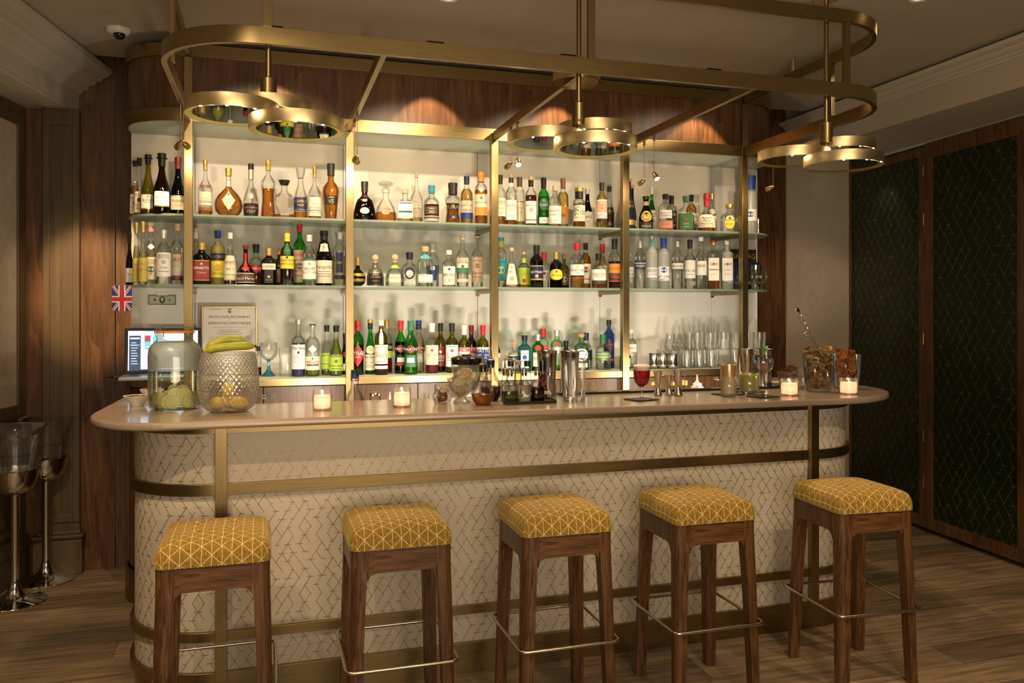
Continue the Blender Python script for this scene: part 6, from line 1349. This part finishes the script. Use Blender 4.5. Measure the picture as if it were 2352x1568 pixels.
('M', -.02, 617.5, 569.9, 35, 'std', 'B', ('a', .66), ('g', .20), [(.06, .40, .55, 'k', [('@', .5, .2, 'g'), ('TRIPLE SEC', .25, .07, 'g')]), (.42, .58, .85, 'c', [('COINTREAU', .5, .5, 'm')])], 'square orange-brown bottle with slanted title label', {'sq': 5, 'dr': .95}),
('M', .10, 642, 572.7, 24, 'std', 'B', ('a', .66), ('o', .14), [(.10, .46, .8, 'B', [])], 'small orange-capped brown bottle set back', {'sq': 5}),
('M', -.02, 659.4, 535.3, 31, 'std', 'R', ('k', .5), ('y', .16), [(.32, .56, .95, 'y', [('MANDARINE', .66, .18, 'd'), ('NAPOLEON', .38, .18, 'd'), ('@', .88, .18, 'k')]), (.58, .8, .35, 'e', [])], 'beaded dark bottle with yellow cap and yellow label', {}),
('M', .07, 688, 515, 29, 'std', 'G', ('v', .5), ('r', .13), [(.06, .58, .98, 'q', [('LUXARDO', .86, .1, 'r'), S_(.2, .22, 'd', .8), ('@', .5, .2, 'd'), S_(.35, .37, 'd', .8), S_(.68, .7, 'd', .8)])], 'tall green bottle in a straw-coloured wrap, red cap', {}),
('M', -.03, 710.8, 539.3, 31, 'std', 'C', ('c', .3), ('w', .13), [(.10, .52, .9, 'W', [S_(.92, 1, 'G'), S_(0, .07, 'G'), ('VELVET', .55, .13, 'd'), ('FALERNUM', .38, .12, 'g'), ('@', .78, .14, 'g')])], 'clear bottle with green-edged white label', {}),
('M', -.02, 744.3, 530, 38, 'mon', 'B', ('k', .8), ('k', .17), [(.05, .46, .95, 'c', [('Frangelico', .72, .16, 'B'), S_(.4, .42, 'd', .6), S_(.3, .32, 'd', .6), S_(.5, .52, 'd', .6)]), (.62, .76, .5, 'c', [('F', .5, .7, 'r')])], 'dark monk-shaped bottle with parchment label', {}),
('M', 0, 779.4, 534, 32, 'tal', 'C', ('p', .56), ('s', .13), [(.25, .62, .32, 'n', [('ST-GERMAIN', .5, .12, 'g')]), (.13, .2, .6, 'n', [])], 'fluted pale gold bottle with narrow navy label', {'capk': 'v'}),
# ---- middle shelf, second bay
('M', -.02, 821.6, 591, 37, 'sph', 'B', ('k', .55), ('g', .28), [(.34, .44, 1.0, 'g', [('CHAMBORD', .5, .5, 'd')]), (.16, .26, .9, 'g', [])], 'round orb bottle with gold bands', {}),
('M', -.02, 862, 584.6, 40, 'pat', 'Z', None, ('K', .26), [(.06, .40, .62, 'k', [('XO CAFE', .68, .16, 'g'), S_(.3, .34, 'g', .5), ('PATRON', .88, .1, 'i')])], 'dark pewter squat bottle with ball cork', {'capk': 'b'}),
('M', -.02, 907, 583.6, 44, 'pat', 'C', ('c', .4), ('K', .26), [(.12, .36, .42, 'c', [('PATRON', .6, .22, 'd')]), (.56, .66, .9, 'l', [])], 'clear squat bottle with ball cork and lime ribbon', {'capk': 'b'}),
('M', -.02, 940.7, 579.6, 37, 'sqt', 'C', ('c', .5), ('n', .20), [(.22, .58, .62, 'n', [('@', .46, .56, 'w'), ('@', .28, .3, 'w')], 'o'), (.06, .18, .7, 'i', [('PLATA', .7, .3, 'b'), S_(.2, .26, 'd', .7)])], 'square clear bottle with navy horseshoe mark', {'sq': 5, 'dr': .8}),
('M', -.02, 976.9, 565.8, 37, 'std', 'c', ('c', .3), ('K', .13), [(.10, .30, .75, 'w', [('ALTOS', .68, .2, 't'), S_(.1, .14, 't'), S_(.86, .9, 't')]), (.68, .80, 1.4, 't', [('ALTOS', .5, .5, 'W')])], 'greenish bottle with wooden stopper and blue neck band', {}),
('M', .07, 993.7, 559, 30, 'std', 'C', ('c', .5), ('a', .20), [(.16, .50, .42, 'b', [('@', .8, .3, 'w')])], 'clear bottle with dark blue bird label, set back', {}),
('M', -.01, 1031.3, 574.7, 32, 'std', 'C', ('c', .5), ('w', .12), [(.06, .56, .72, 'W', [S_(.98, 1, 'i'), ('@', .84, .12, 'k'), ('BRUXO', .55, .16, 'k'), ('1', .25, .18, 'k')])], 'clear bottle with tall white label and white stopper', {}),
('M', -.02, 1062.3, 540, 27.5, 'win', 'C', ('c', .3), ('K', .09), [(.28, .56, .95, 'c', [('MEZCAL', .88, .12, 'r'), ('UNION', .70, .17, 'k'), S_(0, .32, 'G'), ('@', .42, .2, 'd')]), (.10, .16, .95, 'c', [])], 'clear corked bottle with green field picture label', {}),
('M', -.02, 1096, 540, 26.5, 'win', 'C', ('c', .1), ('k', .05, 'K'), [(.10, .57, .95, 'q', [('Zignum', .38, .12, 'm'), ('@', .66, .2, 'B'), S_(.2, .22, 'd', .6), S_(.86, .88, 'd', .6)])], 'clear bottle with plain kraft paper label', {}),
('M', .10, 1137, 575, 22, 'tal', 'P', ('c', .6), ('s', .10), [(.1, .4, .8, 'e', [])], 'pale green glass bottle hidden behind the third post', {}),
# ---- middle shelf, third bay
('M', .06, 1150.5, 545, 25, 'tal', 'c', ('c', .5), ('t', .20, 'x'), [(.14, .56, .95, 't', [('@', .5, .35, 'y'), ('SEVEN', .88, .08, 'n')])], 'clear bottle with blue capsule and turquoise label', {}),
('M', -.03, 1175, 568.7, 45, 'con', 'C', ('a', .10), ('K', .09), [(.06, .60, .60, 'c', [S_(0, .03, 'o'), ('J.BALLY', .62, .10, 'k'), ('@', .30, .2, 'q'), ('@', .82, .08, 'd'), S_(.97, 1, 'o')])], 'pyramid-shaped bottle with peach label', {'sq': 4}),
('M', .07, 1203.5, 577.6, 28, 'sqt', 'C', ('a', .58), ('K', .08), [(.10, .56, .95, 'l', [('HSE', .62, .2, 'o'), ('@', .22, .24, 'r')]), (.70, .82, 1.2, 'l', [])], 'amber bottle with lime green label and collar', {}),
('M', -.02, 1232.4, 563, 31, 'std', 'B', ('d', .76), ('k', .21), [(.18, .52, .9, 'n', [('BOTRAN', .56, .16, 'W'), S_(0, .10, 'x'), S_(.94, 1, 'x'), ('@', .28, .24, 'g')])], 'dark rum bottle with navy and gold label', {}),
('M', .08, 1249.6, 580, 25, 'std', 'C', ('c', .5), ('r', .20), [(.22, .50, .8, 'w', [('@', .7, .3, 'm'), ('Ron', .35, .14, 'm')])], 'clear bottle with red cap, set back', {}),
('M', -.02, 1277.3, 578.6, 30, 'std', 'B', ('d', .56), ('g', .20), [(.22, .52, .85, 'y', [('Pampero', .45, .18, 'm'), ('@', .78, .2, 'r')], 'o')], 'dark bottle with yellow bean-shaped label', {}),
('M', .08, 1295.7, 584, 24, 'sqt', 'O', ('k', .3), ('B', .14), [(.10, .44, .8, 'd', [('@', .5, .5, 'q')])], 'dull olive bottle with portrait label, set back', {}),
('M', -.03, 1325.3, 557.8, 33, 'std', 'C', ('g', .22), ('r', .16), [(.22, .52, .9, 'W', [S_(0, .08, 'r'), S_(.08, .2, 'k'), ('MOUNT GAY', .58, .15, 'k'), ('1703', .40, .12, 'k'), ('@', .82, .2, 'y')])], 'clear bottle with red cap and white label, low gold liquid', {}),
('M', .08, 1345, 557.8, 25, 'std', 'C', ('a', .78), ('k', .15), [(.12, .54, .9, 'c', [('@', .7, .3, 'm'), S_(.2, .24, 'd', .7)])], 'amber bottle with black cap behind the red-capped one', {}),
('M', -.03, 1375, 582, 34, 'sqt', 'C', ('a', .40), ('k', .20), [(.12, .54, .85, 'W', [("CHAIRMAN'S", .68, .13, 'd'), ('RESERVE', .53, .11, 'd'), ('RUM', .35, .1, 'g'), S_(0, .25, 'd')])], 'short bottle with white and black label', {}),
('M', .09, 1383.5, 560.4, 25, 'alz', 'C', ('g', .74), ('r', .20), [(.2, .52, .9, 'c', [('OCTAVIA', .8, .1, 'm')])], 'gold bottle with long red capsule, set back', {}),
('M', -.01, 1411.7, 549, 28.7, 'std', 'C', ('d', .55), ('k', .20), [(.14, .50, .95, 'o', [('PLANTATION', .72, .14, 'B'), S_(.05, .48, 'd', .9), S_(.22, .30, 'r', .6)])], 'rum bottle with orange and black label by the fourth post', {}),
# ---- middle shelf, fourth bay
('M', .08, 1448.5, 580.6, 20, 'std', 'C', ('c', .5), ('s', .10), [(.34, .60, .9, 'i', [('ABSOLUT', .7, .3, 'b'), ('VODKA', .3, .3, 'b')], 'r')], 'small clear bottle with blue letters beside the fourth post', {}),
('M', -.01, 1470, 553, 26, 'tal', 'C', ('c', .6), ('s', .15, 's'), [(.42, .58, .95, 'n', [('WYBOROWA', .68, .24, 'W'), ('WODKA', .32, .24, 'W')])], 'clear bottle with silver cap and navy sash label', {}),
('M', -.02, 1497, 542, 26, 'tal', 'F', None, ('s', .06), [(.22, .40, .95, 'i', [S_(.5, .9, 'a', .9), ('BELVEDERE', .3, .26, 'r')]), (.80, .92, .5, 't', [])], 'frosted bottle with grey palace drawing', {}),
('M', -.02, 1524, 546.6, 27, 'tal', 'F', None, ('b', .20), [(.16, .44, .9, 'i', [('@', .75, .4, 'b'), ('GREY GOOSE', .30, .15, 'n'), ('VODKA', .12, .09, 'n')])], 'frosted bottle with blue cap and flying birds', {}),
('M', -.02, 1555.8, 554, 27, 'tal', 'C', ('c', .6), ('s', .12), [(.42, .54, .95, 'w', [('FINLANDIA', .5, .4, 'n')])], 'rippled clear bottle with silver cap and narrow band label', {}),
('M', -.02, 1584.6, 550, 26, 'win', 'C', ('c', .62), ('k', .18), [(.22, .58, .8, 'W', [('@', .82, .12, 'c'), ('KETEL ONE', .42, .12, 'm'), S_(.2, .22, 'd', .5)]), (.08, .16, .9, 'a', [])], 'clear bottle with black cap, white label, dark foot band', {}),
('M', -.02, 1610.3, 544.4, 26, 'win', 'C', ('c', .3), ('W', .08), [(.27, .54, .85, 'W', [('FAIR', .66, .2, 'd')])], 'clear corked bottle with square plain white label', {}),
('M', -.03, 1638.6, 552.3, 27.5, 'cub', 'C', ('a', .24), ('r', .10, 'g'), [(.18, .64, .86, 'W', [('Guill', .74, .13, 'd'), ('@', .74, .1, 'r'), ('VODKA', .28, .06, 'p'), S_(.46, .50, 'B', .9)])], 'square bottle with white label, amber showing beneath', {'sq': 6}),
('M', -.03, 1669.9, 553, 28, 'cub', 'F', ('m', .7), ('W', .08, 'W'), [(.18, .64, .84, 'W', [('Guill', .74, .13, 'd'), ('@', .74, .1, 'r'), ('VODKA', .28, .06, 'a'), S_(.46, .49, 'a', .7)])], 'opaque white square bottle beside the last post', {'sq': 6}),
# ---- back counter, first bay
('B', .02, 593, 795, 15, 'std', 'C', ('k', .3), ('k', .16), [], 'small clear bottle with black cap behind the vase', {}),
('B', -.04, 685.3, 733, 32, 'win', 'C', ('b', .58), ('s', .09), [(.13, .56, .85, 'i', [("P'tit Bleu", .86, .12, 'n'), ('@', .68, .1, 'n'), S_(.5, .515, 'a', .5), S_(.4, .415, 'a', .5), S_(.3, .315, 'a', .5)])], 'tall bottle of deep blue liquid, long white label', {}),
('B', -.04, 717.8, 744, 33, 'std', 'c', ('v', .18), ('n', .06, 's'), [(.12, .38, .9, 'c', [('PERNOD', .58, .2, 'r'), S_(.33, .42, 'n', .7), ('@', .85, .12, 'n')]), (.44, .60, .42, 'W', [], 'd')], 'green-tinted bottle with diamond above a cream label', {}),
('B', .02, 750.5, 746.5, 27, 'slp', 'C', ('v', .10), ('k', .13), [(.13, .44, .9, 'l', [('CHARTREUSE', .86, .13, 'd'), S_(.28, .32, 'd'), ('@', .58, .16, 'x'), S_(.12, .16, 'x', .5)])], 'clear bottle with yellow-green label, set back', {}),
('B', -.04, 772, 747, 30.5, 'slp', 'C', ('v', .72), ('k', .13), [(.10, .43, .95, 'l', [S_(.84, 1, 'd'), ('CHARTREUSE', .92, .12, 'c'), S_(.28, .32, 'd'), ('@', .58, .18, 'e'), S_(.1, .14, 'e', .6)])], 'bottle of green liqueur with bright green label', {}),
('B', .05, 793, 765, 24, 'slp', 'D', ('k', .5), ('k', .25), [(.08, .26, .8, 'w', []), (.42, .55, .6, 'm', [], 'o')], 'dark green bottle half hidden by the second post', {}),
# ---- back counter, second bay
('B', -.01, 821.3, 736, 29, 'std', 'G', ('k', .55), ('r', .19), [(.15, .58, .86, 'r', [('CYNAR', .58, .20, 'W'), ('@', .80, .16, 'e'), S_(.40, .43, 'W', .35)], 'd')], 'green bottle with red capsule and red diamond label', {}),
('B', -.01, 850.5, 733, 25, 'alz', 'G', ('v', .4), ('g', .18, 'k'), [(.07, .36, .95, 'c', [('FERNET-BRANCA', .82, .12, 'k'), S_(.2, .22, 'd', .7), S_(.3, .32, 'd', .7), S_(.5, .52, 'd', .7)]), (.37, .52, .72, 'i', [('@', .6, .5, 'y')], 'o')], 'green bottle with gold pourer cap and eagle globe label', {}),
('B', -.02, 875.5, 735, 30, 'tal', 'O', ('d', .25), ('w', .10), [(.20, .55, .95, 'w', [('Suze', .50, .30, 'o'), S_(.86, .88, 'g', .7), S_(.1, .12, 'd', .6)]), (.11, .17, .95, 'w', []), (.56, .84, .22, 'w', [])], 'olive bottle with white cap and big orange script', {}),
('B', .08, 888, 735, 27, 'std', 'C', ('r', .28), ('g', .16), [(.42, .56, .95, 'k', [('CAMPARI', .5, .5, 'w')]), (.30, .42, .9, 'l', [])], 'clear bottle with red liquid and black title band', {}),
('B', .0, 920.3, 736, 29, 'mar', 'G', ('k', .60), ('r', .18), [(.42, .52, .85, 'k', [('@', .5, 1.4, 'r'), ('MARTINI', .5, .52, 'W')]), (.14, .36, .62, 'k', [S_(.1, .28, 'r', .9), S_(.35, .75, 'w', .7)])], 'green waisted bottle of dark vermouth, red capsule', {}),
('B', -.05, 943.3, 736, 32, 'mar', 'G', ('v', .60), ('G', .18), [(.42, .52, .85, 'k', [('@', .5, 1.4, 'r'), ('MARTINI', .5, .52, 'W')]), (.14, .36, .60, 'G', [S_(.38, .78, 'w', .66)])], 'bright green waisted bottle with dark green capsule', {}),
('B', .06, 961.5, 735.5, 29, 'mar', 'C', ('p', .66), ('b', .18, 'n'), [(.42, .52, .85, 'k', [('@', .5, 1.4, 'r'), ('MARTINI', .5, .52, 'W')]), (.2, .36, .5, 'a', [('BIANCO', .5, .3, 'w')])], 'pale yellow waisted bottle with blue capsule, set back', {}),
('B', .0, 992, 741.4, 30, 'win', 'C', ('r', .18), ('W', .18), [(.17, .56, .88, 'c', [('@', .74, .14, 'r'), ('BITTER', .52, .10, 'g'), S_(.4, .42, 'g', .5), S_(.3, .32, 'g', .5), ('@', .92, .08, 'g')])], 'clear bottle with ornate cream label over red liquid', {}),
('B', .07, 1011.4, 741.7, 26, 'win', 'O', ('k', .2), ('k', .17), [(.12, .52, .9, 'm', [('@', .74, .14, 'w'), ('RISERVA', .52, .1, 'w'), ('SPECIALE', .42, .08, 'w'), ('RUBINO', .3, .08, 'w')])], 'olive bottle with maroon and white ornate label', {}),
('B', .0, 1038, 741.7, 28.7, 'win', 'O', ('p', .6), ('k', .17), [(.12, .56, .92, 'i', [('@', .74, .14, 'r'), ('RISERVA', .52, .1, 'o'), ('SPECIALE', .42, .08, 'o'), S_(.28, .3, 'b', .6), S_(.92, .94, 'b', .6), S_(.62, .63, 'b', .8)])], 'olive bottle with pale blue and white ornate label', {}),
('B', .0, 1066.3, 747, 27.6, 'win', 'O', ('p', .6), ('W', .2), [(.30, .53, .95, 'w', [S_(.62, .96, 'r'), ('L.N.MATTEI', .78, .26, 'W'), ('CAP CORSE', .40, .2, 'r'), S_(.05, .14, 'r', .6)])], 'olive bottle with white capsule and red title label', {}),
('B', .07, 1082.5, 746.5, 26, 'win', 'B', ('r', .6), ('m', .2), [(.30, .53, .95, 'm', [('MATTEI', .78, .26, 'W'), S_(.3, .34, 'W', .6)])], 'dark red wine-shaped bottle with burgundy label, set back', {}),
('B', .0, 1109, 746.5, 27.6, 'win', 'O', ('p', .6), ('r', .2), [(.20, .53, .95, 'b', [S_(.88, 1, 'W'), ('MATTEI', .78, .20, 'W'), ('CAP CORSE', .5, .12, 'W'), S_(.3, .34, 'W', .5)])], 'olive bottle with red capsule and blue title label', {}),
# ---- back counter, third bay
('B', .02, 1139, 747.6, 24, 'chp', 'D', ('k', .4), ('k', .08), [(.06, .40, .9, 'w', [('@', .8, .14, 'd'), S_(.5, .54, 'd', .5), S_(.3, .33, 'd', .5), S_(.1, .12, 'r', .5)])], 'slim dark bottle with white label just right of the third post', {}),
('B', .0, 1163, 811.5, 21, 'sqt', 'C', ('c', .3), ('K', .06), [(.08, .62, .85, 'w', [S_(.6, .63, 'd', .5), S_(.2, .24, 'p', .5)])], 'short clear jar-like bottle with white label', {}),
('B', .03, 1182, 786, 32, 'sqt', 'C', ('c', .3), ('K', .18), [(.10, .55, .95, 'W', [S_(.5, .92, 'k', .9), ('BOURGOIN', .71, .22, 'W'), ('GIN', .3, .14, 'k')])], 'clear gin bottle with wooden stopper and black letter block', {}),
('B', .0, 1204.7, 769.9, 31.7, 'std', 'T', ('c', .5), ('k', .15), [(.08, .60, .56, 'i', [('@', .60, .24, 'b'), ('BOMBAY', .82, .09, 'n'), ('SAPPHIRE', .40, .08, 'n'), S_(0, .03, 'n'), S_(.97, 1, 'n')])], 'aqua blue square bottle with arched pale label', {'sq': 5, 'dr': .8}),
('B', .0, 1235.4, 766.9, 29.5, 'std', 'G', ('v', .5), ('s', .18), [(.12, .50, .62, 'w', [('Tanqueray', .6, .2, 'k'), ('GIN', .3, .1, 'k')]), (.56, .70, .40, 'r', [], 'o')], 'green gin bottle with round red seal and silver cap', {}),
('B', .08, 1247, 754.5, 27, 'tal', 'C', ('c', .5), ('r', .2), [(.2, .6, .7, 'r', [('@', .5, .3, 'w')])], 'clear bottle with red cap behind the green gin', {'sq': 4}),
('B', -.01, 1279, 757.5, 30.5, 'std', 'P', ('v', .12), ('s', .15), [(.44, .58, .95, 's', [('Tanqueray', .5, .45, 'd')]), (.62, .70, .3, 'r', [], 'o')], 'fluted pale green bottle with silver band', {}),
('B', .05, 1300, 781.8, 28, 'sqt', 'K', None, ('k', .18), [(.10, .5, .7, 'w', [('GIN', .5, .2, 'k')])], 'stubby black apothecary bottle behind the shaker tins', {}),
('B', .0, 1335.4, 766.9, 34.5, 'std', 'P', ('c', .6), ('o', .08), [(.26, .60, .66, 'i', [('@', .5, .78, 'n'), ('@', .5, .58, 'w'), ('PLYMOUTH', .5, .12, 'n')], 'o'), (.08, .2, .6, 'w', [])], 'pale green bottle with orange cap and round ship seal', {}),
('B', .08, 1346.5, 763.9, 28, 'sqt', 'C', ('c', .5), ('n', .22), [(.24, .52, .85, 'k', [('LAND', .7, .2, 't'), ('GIN', .3, .2, 't')])], 'clear bottle with navy stopper and black label, set back', {}),
('B', -.01, 1385.2, 768, 35, 'sqt', 'C', ('c', .5), ('e', .26), [(.26, .52, .92, 'G', [('HAYMANS', .72, .26, 'c'), S_(.30, .48, 'x', .8), ('GIN', .14, .16, 'c')])], 'clear bottle with green neck foil and green gold label', {}),
('B', .07, 1398.5, 734.4, 25, 'tal', 'U', ('b', .5), ('k', .12), [(.30, .62, .8, 'n', [('CITADELLE', .6, .14, 'r'), ('@', .35, .14, 'r')], 'd'), (.16, .2, .9, 'r', [])], 'tall cobalt blue bottle with black cap', {}),
('B', -.03, 1436, 801, 26, 'std', 'B', ('k', .5), ('k', .06), [(.12, .56, .7, 'i', [('@', .6, .4, 'a'), S_(.2, .23, 'd', .5)])], 'small brown apothecary bottle straddled by the fourth post', {}),
# ---- back counter, fourth bay
('B', .06, 1449, 756, 28, 'std', 'C', ('m', .3), ('w', .10), [(.42, .62, .9, 'w', [('THE BOTANIST', .5, .22, 'm')])], 'clear textured bottle with white cap and pale band', {'sq': 4}),
]
# keep the bottles of one shelf clear of each other: slide along the line of sight until nothing touches
ROW = [[YB_+b[1], b[0], b[2], b[4], b[11].get('dr', 1)] for b in BT]
def foot(r): s = Spot(r[2], z=ZS1, Y=r[0]); return s.x, s.y, r[3]/2*s.k
for _ in range(80):
    moved = False
    for i in range(len(ROW)):
        for j in range(i+1, min(len(ROW), i+5)):
            a, b = ROW[i], ROW[j]
            if a[1] != b[1]: continue
            (xa, ya, ra), (xb, yb, rb) = foot(a), foot(b)
            if abs(xa-xb) < (ra+rb)*.97 and abs(ya-yb) < ra*a[4]+rb*b[4]:
                f, r = (a, b) if ya <= yb else (b, a); rf, rr = (ra, rb) if ya <= yb else (rb, ra)
                if r[0]+rr*r[4]+.006 < 4.822: r[0] += .006; moved = True
                if f[0]-rf*f[4]-.006 > 4.482: f[0] -= .006; moved = True
    if not moved: break
for b, r in zip(BT, ROW): bottle(b[0], r[0], *b[2:11], **b[11])
